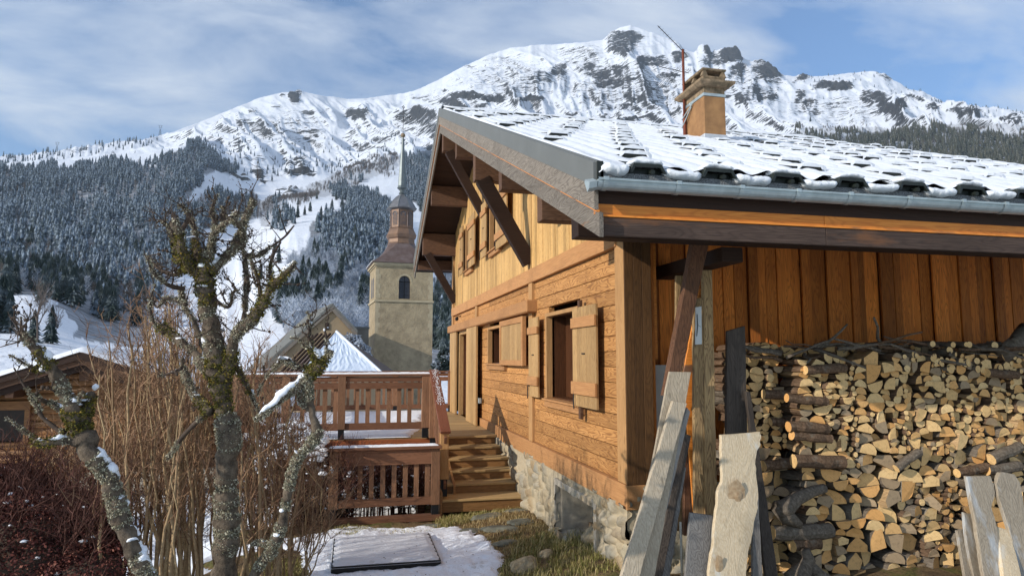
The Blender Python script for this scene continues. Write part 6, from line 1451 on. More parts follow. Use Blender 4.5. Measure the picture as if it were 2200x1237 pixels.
    if sn.v: tag(sn.build('snow_crumbs', M_cap, t, smooth=True), kind='stuff')
    return t
T1 = [[(480, 1262, 33, 0), (484, 1160, 31), (487, 1060, 29), (489, 980, 28), (485, 905, 31), (478, 850, 37, .05), (470, 805, 40), (462, 750, 34), (452, 690, 32), (444, 635, 33), (440, 590, 30), (446, 552, 24), (456, 530, 14)],
      [(438, 600, 22), (412, 575, 21), (392, 535, 16, -.1), (384, 500, 12, -.15), (376, 470, 8, -.2)], [(400, 560, 16), (382, 556, 13, .1), (376, 530, 11, .15), (372, 500, 8, .2), (366, 478, 6, .25)],
      [(450, 585, 21), (482, 556, 18, .05), (505, 525, 15, .1), (520, 490, 13, .15), (535, 455, 11, .2), (547, 428, 8, .22)], [(495, 545, 13), (524, 520, 12, -.05), (520, 495, 10, -.1), (505, 475, 9, -.15), (498, 468, 7, -.15)],
      [(446, 560, 14), (452, 520, 12, -.1), (470, 490, 10, -.2), (500, 470, 9, -.25), (512, 455, 6, -.3)], [(430, 570, 15), (420, 530, 12, .2), (418, 495, 10, .25), (408, 465, 7, .3)],
      [(478, 812, 27, 0), (498, 750, 25, -.05), (512, 712, 23, -.1), (540, 690, 22, -.12), (565, 655, 19, -.15), (582, 620, 16, -.2), (606, 596, 13, -.25), (626, 574, 10, -.3), (637, 562, 6, -.3)],
      [(452, 805, 24, 0), (428, 770, 21, .1), (400, 742, 17, .15), (372, 722, 14, .2), (352, 700, 11, .25), (340, 706, 8, .3)], [(455, 885, 17), (428, 862, 15, .1), (406, 828, 14, .15), (394, 790, 11, .2), (388, 770, 7, .2)],
      [(470, 780, 18), (440, 745, 14, .3), (420, 700, 11, .35), (395, 655, 9, .4), (388, 620, 6, .4)], [(500, 740, 14), (522, 690, 12, .25), (528, 640, 10, .3), (530, 600, 7, .35), (527, 560, 6, .4), (520, 520, 4, .4), (515, 500, 3, .4)],
      [(402, 575, 8), (376, 590, 6, .2), (345, 580, 5, .3), (312, 548, 3, .4)], [(395, 620, 8), (362, 612, 6, -.1), (330, 585, 4, -.2), (318, 555, 3, -.3)], [(400, 655, 7), (360, 640, 5, .1), (338, 660, 4, .2), (322, 640, 2, .2)],
      [(535, 555, 6), (562, 545, 5), (590, 525, 4, .1), (612, 508, 3, .2), (632, 484, 2, .2)], [(585, 612, 6), (580, 580, 5, .1), (588, 545, 4, .15), (604, 520, 2.5, .2)], [(560, 655, 6), (555, 600, 5), (540, 560, 4), (545, 535, 2.5)],
      [(456, 530, 8), (462, 490, 6), (458, 450, 4), (468, 415, 2.5)], [(478, 500, 6), (482, 470, 5), (479, 442, 4)], [(385, 500, 7), (405, 470, 6), (398, 450, 5), (382, 440, 3)], [(372, 505, 6), (350, 475, 4), (335, 480, 2.5)],
      [(455, 640, 7), (490, 660, 5), (500, 630, 4), (515, 622, 2.5)], [(490, 740, 8), (505, 780, 6), (540, 850, 5, .2), (560, 890, 3, .3)], [(352, 716, 6), (330, 690, 4), (322, 650, 3), (334, 610, 2)], [(392, 790, 6), (370, 800, 4), (340, 808, 3)], [(440, 890, 6), (400, 930, 5, .2), (360, 985, 4, .4)]]
C1 = [[(424, 585, 9), (445, 574, 12), (470, 566, 9), (482, 556, 5)], [(408, 590, 6), (422, 594, 8), (432, 596, 5)], [(590, 600, 6, -.22), (606, 582, 9, -.28), (622, 568, 8, -.3), (636, 560, 5, -.3)], [(602, 606, 5, -.3), (616, 600, 6, -.32), (634, 592, 4, -.32)], [(470, 812, 9, -.12), (480, 796, 13, -.14), (488, 785, 8, -.14)], [(512, 842, 7, -.1), (524, 848, 8, -.1)], [(566, 682, 9, -.2), (572, 690, 8, -.2)], [(546, 668, 7, -.2), (552, 652, 6, -.2)],
      [(430, 618, 6, -.1), (436, 624, 7, -.1)], [(388, 500, 8, .12), (402, 512, 9, .12), (412, 508, 6, .12)], [(425, 728, 4), (445, 735, 7), (460, 738, 4)], [(480, 700, 5, -.1), (487, 712, 6, -.1)]]
pruned_tree('fruit_tree', 5.0, T1, C1, 'upright pruned fruit tree, mossy and lichen-grey, with snow in its forks', 'tree', 101, [(478, 850, 52), (500, 790, 40), (400, 560, 34), (385, 540, 30), (590, 610, 40), (560, 660, 30), (430, 590, 34), (360, 715, 22), (440, 640, 22)], 1.0, 64000, .86)
T2 = [[(335, 1270, 24, 0), (296, 1195, 25), (268, 1135, 25), (249, 1078, 26), (232, 1025, 27), (206, 985, 28), (184, 950, 30), (168, 912, 27), (152, 870, 22), (132, 832, 18), (112, 795, 17, -.05), (92, 766, 17, -.08), (72, 744, 15, -.1), (56, 724, 9, -.12), (46, 712, 7, -.12)], [(172, 925, 24), (186, 890, 19, .08), (192, 862, 13, .1), (196, 842, 9, .1)], [(176, 945, 20), (140, 945, 15, -.05), (110, 950, 12, -.1), (82, 952, 8, -.1), (76, 945, 5, -.1)],
      [(150, 900, 9), (120, 870, 7, .1), (96, 862, 6, .1), (78, 850, 4)], [(112, 800, 6), (70, 790, 4, .1), (45, 775, 2.5), (20, 762, 2)], [(60, 735, 4), (46, 725, 3), (45, 680, 2)], [(140, 930, 8), (100, 905, 6), (72, 858, 5), (66, 850, 4)], [(90, 860, 4), (60, 840, 3), (30, 790, 2)], [(90, 950, 4), (50, 925, 3), (12, 895, 2)], [(160, 870, 4), (180, 840, 3)]]
C2 = [[(72, 754, 8, -.12), (84, 768, 13, -.12), (98, 782, 13, -.12), (104, 796, 8, -.12)], [(128, 842, 7), (138, 846, 8), (146, 846, 5)], [(126, 862, 6), (148, 872, 10), (170, 866, 10, .05), (190, 852, 9, .08), (200, 845, 5, .08)], [(190, 838, 7, .08), (196, 830, 9, .08), (198, 824, 6, .08)], [(186, 968, 6, -.05), (204, 984, 11, -.05), (222, 1006, 12, -.05), (238, 1030, 10, -.05), (244, 1044, 6, -.05)], [(248, 1070, 5), (258, 1080, 7), (262, 1090, 5)], [(262, 1135, 6), (275, 1158, 9), (292, 1182, 10), (312, 1212, 11), (330, 1240, 9)], [(108, 944, 6, -.12), (124, 938, 9, -.12), (142, 932, 8, -.1)], [(76, 944, 6, -.15), (77, 958, 7, -.15), (78, 968, 5, -.15)]]
pruned_tree('fruit_tree', 4.4, T2, C2, 'leaning pruned stem with thick snow caps at the far left', 'tree', 102, [(168, 912, 34), (100, 955, 28), (92, 775, 26), (190, 870, 22)], .8, 36000, .72)
T3 = [[(530, 1270, 19, 0), (558, 1215, 19), (588, 1172, 20), (606, 1120, 19), (616, 1068, 17), (630, 1015, 16), (642, 980, 16), (668, 955, 18), (681, 930, 17), (670, 885, 15), (661, 840, 16), (664, 805, 19), (684, 786, 18), (704, 768, 13), (712, 752, 9)], [(668, 802, 20), (648, 822, 17), (622, 842, 15, -.05), (592, 868, 12, -.1), (562, 892, 10, -.15), (546, 902, 7, -.15)], [(688, 786, 14), (676, 762, 11), (662, 744, 9), (652, 738, 5)], [(668, 745, 5), (666, 712, 4), (668, 692, 4), (660, 668, 2.5)], [(658, 745, 4), (640, 728, 3), (622, 726, 2)],
      [(655, 842, 11), (640, 850, 9), (650, 866, 8), (664, 880, 7)], [(700, 770, 4), (702, 730, 3), (698, 712, 4), (704, 705, 3)], [(665, 692, 3), (645, 700, 2.5), (632, 704, 2)], [(668, 790, 6), (640, 785, 5, .1), (612, 772, 4, .15), (588, 790, 3, .2), (565, 820, 3, .25), (552, 850, 2, .3)], [(588, 1175, 9), (560, 1165, 7), (540, 1170, 4)], [(640, 790, 4), (615, 780, 3), (598, 768, 2)]]
C3 = [[(548, 890, 6, -.15), (568, 878, 10, -.13), (596, 856, 11, -.1), (624, 832, 11, -.05), (644, 814, 8, -.02), (660, 806, 5)], [(662, 738, 6, -.03), (676, 752, 9, -.03), (688, 768, 9, -.03), (700, 774, 6, -.03)], [(640, 834, 6), (652, 846, 9, -.05), (664, 852, 7, -.05)], [(586, 780, 4, .12), (600, 768, 6, .12), (620, 770, 5, .12), (634, 780, 4, .1)], [(640, 970, 5), (650, 978, 9, -.05), (658, 988, 7, -.05)], [(662, 682, 3), (666, 690, 4), (670, 698, 3)], [(606, 1100, 6, -.05), (612, 1092, 7, -.05)], [(696, 712, 3), (699, 707, 4), (702, 712, 3)], [(585, 1150, 6), (596, 1140, 6)]]
pruned_tree('fruit_tree', 4.8, T3, C3, 'crooked lichen-covered stem with a snowy side arm before the deck railing', 'tree', 103, [(690, 790, 26), (672, 770, 22)], .35, 30000, .60)

# ================================================================== SHRUBS
m, nt, b = newmat('shrub_stem', .85, .2); co = objco(nt); nt.links.new(mixn(nt, mixn(nt, (0.28, 0.18, 0.10), (0.50, 0.36, 0.20), attr(nt, 'rnd')), (0.12, 0.08, 0.05), ramp(nt, noise(nt, co, 30, 4, .7), [(.45, 0.0), (.7, .7)])), b.inputs['Base Color']); M_stem = m
m, nt, b = newmat('shrub_twig', .85, .2); nt.links.new(mixn(nt, (0.13, 0.07, 0.04), (0.36, 0.22, 0.13), attr(nt, 'rnd')), b.inputs['Base Color']); M_stw = m
def shrub(name, label, D, xs, topf, basey, n, seed, r0=(.010, .022), sub=7, lean=.25, dspread=.9, grp=None, mats=None, snow=0, lv=2, tw_r=.0045, cat='shrub'):
    random.seed(seed); b0 = onD(sum(xs) / 2, basey, D); t = thing(name, tuple(b0), label, cat, grp); st_, tw = MB(), MB(); sn = MB()
    def tiny(p, d, l, r_, lv_):
        pts = [p]; q_ = p; n_ = 3
        for k in range(n_): d = (d + Vector((random.gauss(0, .16), random.gauss(0, .16), random.gauss(.08, .12)))).normalized(); q_ = q_ + d * l / n_; pts.append(q_)
        tw.tube(pts, [r_ * (1 - .22 * k) for k in range(n_ + 1)], 3, False)
        if lv_:
            for k in range(random.choice((2, 3, 3))): i = random.randint(1, 3); tiny(pts[i], (d * .7 + Vector((random.gauss(0, .5), random.gauss(0, .5), random.gauss(.15, .35)))).normalized(), l * random.uniform(.4, .75), r_ * .7, lv_ - 1)
    for i in range(n):
        x0 = random.uniform(*xs); dd = random.uniform(-dspread, dspread); cx_ = sum(xs) / 2; x1 = x0 + (x0 - cx_) * lean + random.gauss(0, 35); yt = topf(x1) + abs(random.gauss(0, 45))
        A = Vector(onD(x0, basey, D + dd)); B_ = Vector(onD(x1, yt, D + dd + random.uniform(-.4, .4))); n_ = 8; r_ = random.uniform(*r0); ax = Vector((random.gauss(0, 1), random.gauss(0, 1), 0)) * .12; ph_ = random.uniform(1.5, 4.5); pts = []
        for k in range(n_ + 1): u = k / n_; pts.append(A.lerp(B_, u) + ax * math.sin(u * ph_) * u ** .5 + Vector((random.gauss(0, .02), random.gauss(0, .02), 0)))
        st_.tube([Vector((A.x, A.y, min(A.z - .1, -3.6)))] + pts, [r_] + [r_ * (1 - .72 * k / n_) for k in range(n_ + 1)], 6, False)
        for k in range(sub):
            u = random.uniform(.18, 1.0); i_ = min(int(u * n_), n_ - 1); p = pts[i_].lerp(pts[i_ + 1], u * n_ - i_); d = ((pts[i_ + 1] - pts[i_]).normalized() * .8 + Vector((random.gauss(0, .45), random.gauss(0, .45), random.gauss(.1, .25)))).normalized(); tiny(p, d, random.uniform(.2, .55) * (1.2 - u * .5), tw_r * random.uniform(.8, 1.6), lv)
            if snow and random.random() < snow: sn.blob(p + Vector((0, 0, .012)), random.uniform(.015, .05), random.uniform(.015, .05), random.uniform(.01, .022), 7, 5)
    m1, m2 = mats or (M_stem, M_stw); st_.build('stems', m1, t, smooth=True); tw.build('twigs', m2, t)
    if sn.v: tag(sn.build('snow', M_cap, t, smooth=True), kind='stuff')
    return t
pf = lambda P: (lambda x: float(np.interp(x, [p[0] for p in P], [p[1] for p in P])))
shrub('bare_shrub', 'big leafless tan-stemmed shrub filling the space behind the upright mossy tree', 7.3, (330, 620), pf([(200, 760), (300, 720), (350, 640), (420, 690), (500, 700), (560, 740), (640, 860), (720, 960)]), 1290, 50, 1, r0=(.011, .026), sub=12, snow=0)
shrub('bare_shrub', 'leafless brown shrub between the leaning snowy stem and the upright tree', 6.8, (230, 420), pf([(60, 900), (150, 840), (220, 740), (300, 690), (360, 640), (420, 700), (500, 760)]), 1290, 32, 2, r0=(.010, .022), sub=12, snow=0)
shrub('bare_shrub', 'reddish bare shrub behind the leaning stem, low at the left', 7.6, (120, 300), pf([(40, 1000), (100, 930), (180, 880), (260, 820), (340, 760)]), 1290, 28, 3, r0=(.007, .014), sub=10, snow=0)
shrub('bare_shrub', 'thin bare shrub right of the upright tree, in front of the deck post', 7.9, (540, 660), pf([(520, 820), (580, 840), (640, 900), (720, 980)]), 1260, 16, 4, r0=(.006, .012), sub=12, snow=0)
DR = (plain('dark_red_stems', (0.10, 0.05, 0.035), .9, var=.5), plain('dark_red_twigs', (0.13, 0.055, 0.04), .9, var=.6, scale=9))
shrub('bare_shrub', 'tangle of dark bare twigs seen through the low railing', 13.9, (750, 890), pf([(680, 990), (800, 985), (960, 990)]), 1090, 52, 5, r0=(.008, .016), sub=14, lean=.05, dspread=.7, mats=DR, snow=.35, tw_r=.006)
shrub('bare_shrub', 'dark bare hedge below the deck behind the crooked stem', 12.4, (545, 760), pf([(500, 960), (640, 960), (760, 980)]), 1110, 55, 6, r0=(.008, .015), sub=14, lean=.1, dspread=.9, mats=DR, snow=.5, tw_r=.006)
# shrub bowed under snow
random.seed(8); sb = shrub('snowy_shrub', 'round shrub loaded with snow clumps at the corner of the deck', 11.6, (590, 680), pf([(540, 950), (580, 915), (640, 905), (700, 935), (740, 960)]), 1075, 34, 7, r0=(.006, .012), sub=12, lean=.9, dspread=.5, mats=DR, tw_r=.005)
sn = MB()
for i in range(330):
    a = random.uniform(545, 700); lim = float(np.interp(a, [545, 600, 640, 700], [950, 908, 905, 935])); yv = lim + abs(random.gauss(0, 42)); p = onD(a, yv, 11.3 + random.uniform(-.25, .5)); s = random.uniform(.02, .062); sn.blob(p, s * 1.25, s, s * .62, 9, 6, .2)
tag(sn.build('snow_clumps', M_cap, sb, smooth=True), kind='stuff')
def leafmass(name, label, cat, ells, n, size, mat, seed, snowp=0, parentcol=None):
    q = np.random.RandomState(seed); V = []; tot = sum(e[3] * e[4] * e[5] for e in ells)
    t = thing(name, tuple(onD(ells[0][0], ells[0][1], ells[0][2])), label, cat); base = np.array(t.location); C = []
    for (px, py, D, rx, ry, rz) in ells:
        k = int(n * rx * ry * rz / tot); c = onD(px, py, D); u = q.randn(k, 3); u /= np.linalg.norm(u, axis=1, keepdims=True); r_ = q.rand(k, 1) ** .33 * .38 + .62; w = 1 + (fbm(u[:, 0] * 3 + px, u[:, 2] * 3 + u[:, 1] * 2, 4, 3)[:, None] - .5) * .7; C.append(c + u * r_ * w * np.array([rx, ry, rz]))
    C = np.concatenate(C); n = len(C); e1 = q.randn(n, 3); e1 /= np.linalg.norm(e1, axis=1, keepdims=True); e2 = np.cross(e1, q.randn(n, 3)); e2 /= np.linalg.norm(e2, axis=1, keepdims=True); s = size * (.6 + q.rand(n, 1))
    V = np.stack([C - e1 * s, C + e2 * s * .6, C + e1 * s, C - e2 * s * .6], 1).reshape(-1, 3); tag(npmesh('foliage', V - base, np.arange(n * 4).reshape(-1, 4), mat, t, attrs={'rnd': np.repeat(q.rand(n), 4)}), kind='stuff')
    for (px, py, D, rx, ry, rz) in ells:
        core = MB(); core.blob(tuple(onD(px, py, D)), rx * .62, ry * .62, rz * .62, 12, 9, .12)
        core.build('branch_mass', M_twig, t, smooth=True)
    if snowp:
        sn = MB(); 
        for i in q.choice(n, snowp):
            c = C[i]; 
            if q.rand() < .8: s = q.uniform(.008, .028); sn.blob(tuple(c + np.array([0, -.02, .015])), s * 1.4, s, s * .6, 7, 5, .2)
        tag(sn.build('snow', M_cap, t, smooth=True), kind='stuff')
    return t
m, nt, b = newmat('barberry_leaves', .8, .2); nt.links.new(ramp(nt, attr(nt, 'rnd'), [(0, (0.035, 0.012, 0.012)), (.5, (0.10, 0.03, 0.025)), (.85, (0.17, 0.055, 0.04)), (1, (0.28, 0.12, 0.08))]), b.inputs['Base Color']); M_barb = m
leafmass('barberry_bush', 'dark red-leaved bush with snow flecks in the bottom left corner', 'bush', [(60, 1190, 6.2, .75, .5, .5), (150, 1150, 6.6, .5, .5, .42), (-60, 1150, 6.5, .7, .6, .62), (30, 1090, 6.9, .55, .5, .42), (200, 1240, 6.0, .4, .4, .3)], 90000, .013, M_barb, 5, 240)
shrub('bare_shrub', 'dark red twigs rising from the red-leaved bush in the corner', 6.4, (-20, 190), pf([(-60, 1010), (60, 985), (140, 1000), (230, 1060)]), 1260, 46, 17, r0=(.004, .008), sub=10, lean=.2, dspread=.5, mats=DR)
m, nt, b = newmat('dry_leaves', .8, .2); nt.links.new(ramp(nt, attr(nt, 'rnd'), [(0, (0.14, 0.05, 0.02)), (.6, (0.34, 0.15, 0.06)), (1, (0.5, 0.28, 0.12))]), b.inputs['Base Color']); M_dry = m
leafmass('dry_shrub', 'small orange-brown shrub with withered leaves below the cabin wall', 'shrub', [(140, 985, 9.5, .38, .3, .28), (110, 1005, 9.3, .25, .25, .2)], 3600, .02, M_dry, 6, 20)
leafmass('snowy_hedge', 'dark clipped hedge dusted with snow below the log cabin', 'hedge', [(-30, 1050, 13.5, 1.0, .6, .36), (40, 1045, 13.8, .5, .5, .32)], 9000, .028, M_con, 7, 900)
leafmass('barberry_bush', 'dark red-brown bush under the deck corner, behind the crooked stem', 'bush', [(600, 1035, 11.9, .55, .4, .34), (680, 1020, 12.3, .4, .4, .26)], 9000, .02, M_barb, 9, 120)
# ================================================================== CHURCH
M_lime2 = plain('aged_tower_render', (0.42, 0.335, 0.21), .95, var=.35, scale=1.3, c2=(0.24, 0.19, 0.12), bmp=1.0, dist=.12, det=9)
M_cut = plain('cut_stone', (0.46, 0.38, 0.25), .9, var=.3, scale=1.5, bmp=.3)
M_cop = plain('brown_copper_roof', (0.10, 0.062, 0.05), .55, .2, var=.5, scale=1.3, c2=(0.17, 0.13, 0.12))
M_copg = plain('belfry_copper', (0.22, 0.13, 0.08), .5, .2, var=.45, scale=1.6, c2=(0.13, 0.085, 0.065))
M_dome = plain('grey_metal_dome', (0.22, 0.22, 0.23), .45, .5, var=.35, scale=1.5)
M_spire = plain('pale_metal_spire', (0.15, 0.175, 0.18), .45, .4, var=.3, scale=2.5)
M_louv = plain('grey_louvres', (0.10, 0.105, 0.125), .7, var=.3, scale=6)
tw = thing('bell_tower', (5.2, 77.0, -10), 'square stone bell tower with octagonal copper belfry and thin metal spire', 'church tower', rot=(0, 0, R(4)))
TC = Vector((5.12, 77.3, 0)); ta = R(4.5); ex = Vector((math.cos(ta), math.sin(ta), 0)); ey = Vector((-math.sin(ta), math.cos(ta), 0)); H = 3.08
def tp(x, y, z): return TC + ex * x + ey * y + Vector((0, 0, z))
def tbox(q, x0, x1, y0, y1, z0, z1, bt=0):
    v = [tp(x, y, z) for z, g in ((z0, bt), (z1, 0)) for x, y in ((x0 - g, y0 - g), (x1 + g, y0 - g), (x1 + g, y1 + g), (x0 - g, y1 + g))]
    q.add(v, [(0, 3, 2, 1), (4, 5, 6, 7), (0, 1, 5, 4), (1, 2, 6, 5), (2, 3, 7, 6), (3, 0, 4, 7)])
# body: front and left faces with a real arched opening
def arch(cx, z0, z1, w, n=10):
    r_ = w / 2; return [(cx - r_, z0), (cx + r_, z0)] + [(cx + r_ * math.cos(math.pi * i / n), z1 - r_ + r_ * math.sin(math.pi * i / n)) for i in range(n + 1)]
q = MB(); tbox(q, -H, H, -H + .5, H, -12, 9.9); tbox(q, -H, H, -H, -H + .499, -12, 6.45, .06)
tbox(q, -H, -.62, -H, -H + .499, 6.451, 9.9); tbox(q, .62, H, -H, -H + .499, 6.451, 9.9)
A = arch(0, 6.45, 8.95, 1.24)[2:]; top = [(.62, 9.9), (-.62, 9.9)]
for i in range(len(A) - 1):
    a, b_ = A[i], A[i + 1]; q.prism([tp(a[0], -H, a[1]), tp(a[0], -H, 9.9), tp(b_[0], -H, 9.9), tp(b_[0], -H, b_[1])], ey * .499)
body = q.build('wall', M_lime2, tw)
q = MB(); tbox(q, -.6, .6, -H + .30, -H + .34, 6.5, 8.95)
lv = q.build('louvred_window', M_louv, tw); q = MB()
for i in range(13): q.prism([tp(-.6, -H + .16, 6.52 + i * .15), tp(-.6, -H + .29, 6.60 + i * .15), tp(-.6, -H + .29, 6.62 + i * .15), tp(-.6, -H + .16, 6.54 + i * .15)], ex * 1.2)
q.build('louvres', M_louv, lv); q = MB(); tbox(q, -.04, .04, -H + .1, -H + .15, 6.5, 8.9); tbox(q, -.6, .6, -H + .1, -H + .149, 8.28, 8.36); q.build('bars', M_iron, lv)
q = MB()
for i in range(10):
    a0, a1 = math.pi * i / 10, math.pi * (i + 1) / 10 - .02; f_ = lambda a, r_: (r_ * math.cos(a), 8.33 + r_ * math.sin(a)); pp = [f_(a0, .64), f_(a0, .84), f_(a1, .84), f_(a1, .64)]; q.prism([tp(x, -H - .025, z) for x, z in pp], ey * .06)
q.build('arch_stones', M_cut, tw)
q = MB(); tbox(q, -H - .12, H + .12, -H - .12, H + .12, 6.1, 6.3); q.build('string_course', M_cut, tw)
q = MB(); tbox(q, -H - .1, H + .1, -H - .1, H + .1, 9.9, 10.05); tbox(q, -H - .26, H + .26, -H - .26, H + .26, 10.051, 10.3); q.build('cornice', M_cut, tw)
for s in (-1, 1):
    q = MB()
    for k in range(30): z = -6 + k * .52; w_ = .34 if k % 2 else .5; tbox(q, s * H - (w_ if s > 0 else .012), s * H + (.012 if s > 0 else w_), -H - .012, -H + .02, z, z + .5) if z < 9.3 else None
    q.build('quoins', M_cut, tw)
# two narrow arched openings on the left face
q = MB()
for c in (-.75, .75):
    pr = arch(c, 6.7, 8.9, .8); q.prism([tp(-H - .02, y, z) for y, z in pr], ex * .06)
lw = q.build('side_window', M_louv, tw)
# bell-cast roof to the octagonal lantern
def loft(q, rings, cap=True):
    n = len(rings[0]); vs = [v for r_ in rings for v in r_]; f = [(i * n + k, i * n + (k + 1) % n, (i + 1) * n + (k + 1) % n, (i + 1) * n + k) for i in range(len(rings) - 1) for k in range(n)]
    if cap: f += [tuple(range(n))[::-1], tuple((len(rings) - 1) * n + k for k in range(n))]
    q.add(vs, f)
def octa(r_, z, sq=0.0):
    """octagon of flat-to-flat radius r; sq=1 gives a square"""
    k = .414 + (1 - .414) * sq * .999; p = [(-k, -1), (k, -1), (1, -k), (1, k), (k, 1), (-k, 1), (-1, k), (-1, -k)]; return [tp(a * r_, b_ * r_, z) for a, b_ in p]
q = MB(); loft(q, [octa(3.50, 10.30, 1), octa(3.52, 10.36, 1), octa(2.85, 10.85, .95), octa(2.25, 11.45, .8), octa(1.75, 12.2, .45), octa(1.48, 12.75, .1), octa(1.42, 12.9, 0)]); q.build('roof', M_cop, tw)
q = MB(); tbox(q, -3.5, 3.5, -3.5, 3.5, 10.302, 10.315); q = MB(); q.prism([tp(-3.56, -3.3, 10.37), tp(-3.3, -3.3, 10.56), tp(-3.3, 3.3, 10.56), tp(-3.56, 3.3, 10.37)], Vector((0, 0, .06))); q.build('roof_snow', M_snowr, tw)
q = MB(); loft(q, [octa(1.42, 12.7), octa(1.50, 12.85), octa(1.42, 13.0), octa(1.40, 13.35), octa(1.52, 13.5), octa(1.62, 13.85), octa(1.42, 14.3), octa(1.30, 14.55), octa(1.36, 14.62), octa(1.22, 14.68)]); q.build('belfry_base', M_copg, tw)
lan = MB(); loft(lan, [octa(1.20, 14.68), octa(1.20, 16.75)]); la = lan.build('belfry', M_copg, tw)
P8 = [Vector(v) for v in octa(1.20, 0)]
for k in range(8):
    a, b_ = P8[k], P8[(k + 1) % 8]; c = (a + b_) / 2; d = (b_ - a).normalized(); nrm = Vector((d.y, -d.x, 0)); w_ = (b_ - a).length * .60; q = MB(); pr = arch(0, 14.95, 16.45, w_, 8)
    q.prism([c + d * x + nrm * .012 + Vector((0, 0, z)) for x, z in pr], nrm * .01); lo = q.build('belfry_opening', M_louv, la)
    q = MB()
    for i in range(9): z = 15.0 + i * .15; wz = w_ * (.95 if z < 16.0 else .6); q.prism([c - d * wz / 2 + nrm * .024 + Vector((0, 0, z)), c - d * wz / 2 + nrm * .06 + Vector((0, 0, z)), c - d * wz / 2 + nrm * .03 + Vector((0, 0, z + .09))], d * wz)
    q.build('louvres', M_copg, lo)
    q = MB(); 
    for i in range(8): a0, a1 = math.pi * i / 8, math.pi * (i + 1) / 8; f_ = lambda t_, r_: c + d * r_ * math.cos(t_) + nrm * .02 + Vector((0, 0, 16.45 - w_ / 2 + r_ * math.sin(t_))); q.prism([f_(a0, w_ / 2), f_(a0, w_ / 2 + .08), f_(a1, w_ / 2 + .08), f_(a1, w_ / 2)], nrm * .05)
    q.build('arch_frame', M_cop, lo)
    q = MB(); q.tube([a + Vector((0, 0, 14.7)), a + Vector((0, 0, 16.75))], .05, 6); q.build('corner_roll', M_cop, la)
q = MB(); loft(q, [octa(1.25, 16.72), octa(1.42, 16.78), octa(1.60, 16.86), octa(1.62, 16.94), octa(1.5, 17.02), octa(1.30, 17.4), octa(1.02, 17.85), octa(.66, 18.25), octa(.34, 18.5), octa(.24, 18.62)]); q.build('dome', M_dome, tw)
q = MB()
for k in range(8):
    pts = [octa(r_, z)[k] for r_, z in ((1.62, 16.94), (1.5, 17.02), (1.30, 17.4), (1.02, 17.85), (.66, 18.25), (.34, 18.5))]; q.tube(pts, .035, 5)
q.build('dome_ribs', M_spire, tw)
q = MB(); loft(q, [octa(.24, 18.6), octa(.36, 18.75), octa(.22, 18.9), octa(.28, 19.1), octa(.50, 19.3), octa(.55, 19.36), octa(.46, 19.6), octa(.10, 25.35)]); q.build('spire', M_spire, tw)
q = MB(); q.blob(tp(0, 0, 25.55), .26, .26, .27, 16, 12, 0); q.build('ball', M_ccap, tw, smooth=True)
q = MB(); q.tube([tp(0, 0, 25.7), tp(0, 0, 28.9)], .035, 6); q.tube([tp(-.8, 0, 27.7), tp(.8, 0, 27.7)], .03, 6)
for (x, z) in ((-.8, 27.7), (.8, 27.7), (0, 28.9)):
    for (a, b_) in ((-.12, 0), (.12, 0), (0, .13), (0, -.13)): q.blob(tp(x + a, 0, z + b_), .07, .05, .07, 6, 5, 0)
for (a, b_) in ((-1, 1), (1, 1), (-1, -1), (1, -1)): q.tube([tp(a * .1, 0, 27.7 + b_ * .45), tp(a * .42, 0, 27.7 + b_ * .36), tp(a * .45, 0, 27.7 + b_ * .1)], .02, 4)
q.tube([tp(-.3, 0, 26.1), tp(.3, 0, 26.5)], .015, 4); q.tube([tp(.3, 0, 26.1), tp(-.3, 0, 26.5)], .015, 4)
q.build('cross', M_iron, tw)
# nave behind, gable towards us
nv = thing('church_nave', (-2.0, 64, -8), 'plain ochre church gable with grey roof left of the bell tower', 'church')
M_och = plain('ochre_church_wall', (0.34, 0.245, 0.145), .95, var=.2, scale=.7, c2=(0.25, 0.19, 0.12), bmp=.3); M_nro = plain('grey_nave_roof', (0.17, 0.17, 0.155), .8, var=.3, scale=1.5)
GA = [Vector(onY(a, b_, 64)) for a, b_ in ((714, 656), (762, 706), (762, 860), (552, 860), (552, 800))]
back = Vector((math.sin(R(-11)), math.cos(R(-11)), 0)); dep = 15
def off(v, k): return v + back * k
q = MB(); q.prism([off(v, .25) for v in GA], back * 12); q.build('wall', M_och, nv)
q = MB(); wv_ = [Vector(onY(a, b_, 63.9)) for a, b_ in ((700, 693), (708, 693), (708, 708), (700, 708))]; q.prism([off(v, .27) for v in wv_], back * .1); q.build('window', M_dark, nv)
ap, lf, rt = Vector(onY(714, 651, 64)), Vector(onY(548, 800, 64)), Vector(onY(768, 708, 64))
for (e, nm) in ((lf, 'roof'), (rt, 'roof')):
    q = MB(); q.prism([ap, e, e - Vector((0, 0, .28)), ap - Vector((0, 0, .28))], back * dep); q.build(nm, M_nro, nv)
q = MB(); d_ = Vector((0, 0, .30)); 
for e in (lf, rt): q.prism([ap - d_, e - d_, e - d_ * 2.3, ap - d_ * 2.3], back * .2)
q.build('verge_board', WD['grey_y'], nv)
# lower connecting wall and ivy
cw_ = thing('churchyard_wall', (2, 66, -8), 'low grey wall joining the church gable and the bell tower', 'wall'); q = MB(); P_ = [Vector(onY(a, b_, 66)) for a, b_ in ((716, 704), (792, 706), (792, 860), (716, 860))]; q.prism(P_, (0, .5, 0)); q.build('wall', plain('grey_wall', (.20, .18, .15), .9, var=.3, scale=1), cw_); q = MB(); q.prism([Vector(onY(a, b_, 65.9)) for a, b_ in ((712, 700), (794, 702), (794, 706), (712, 705))], (0, .7, 0)); q.build('coping', M_nro, cw_)
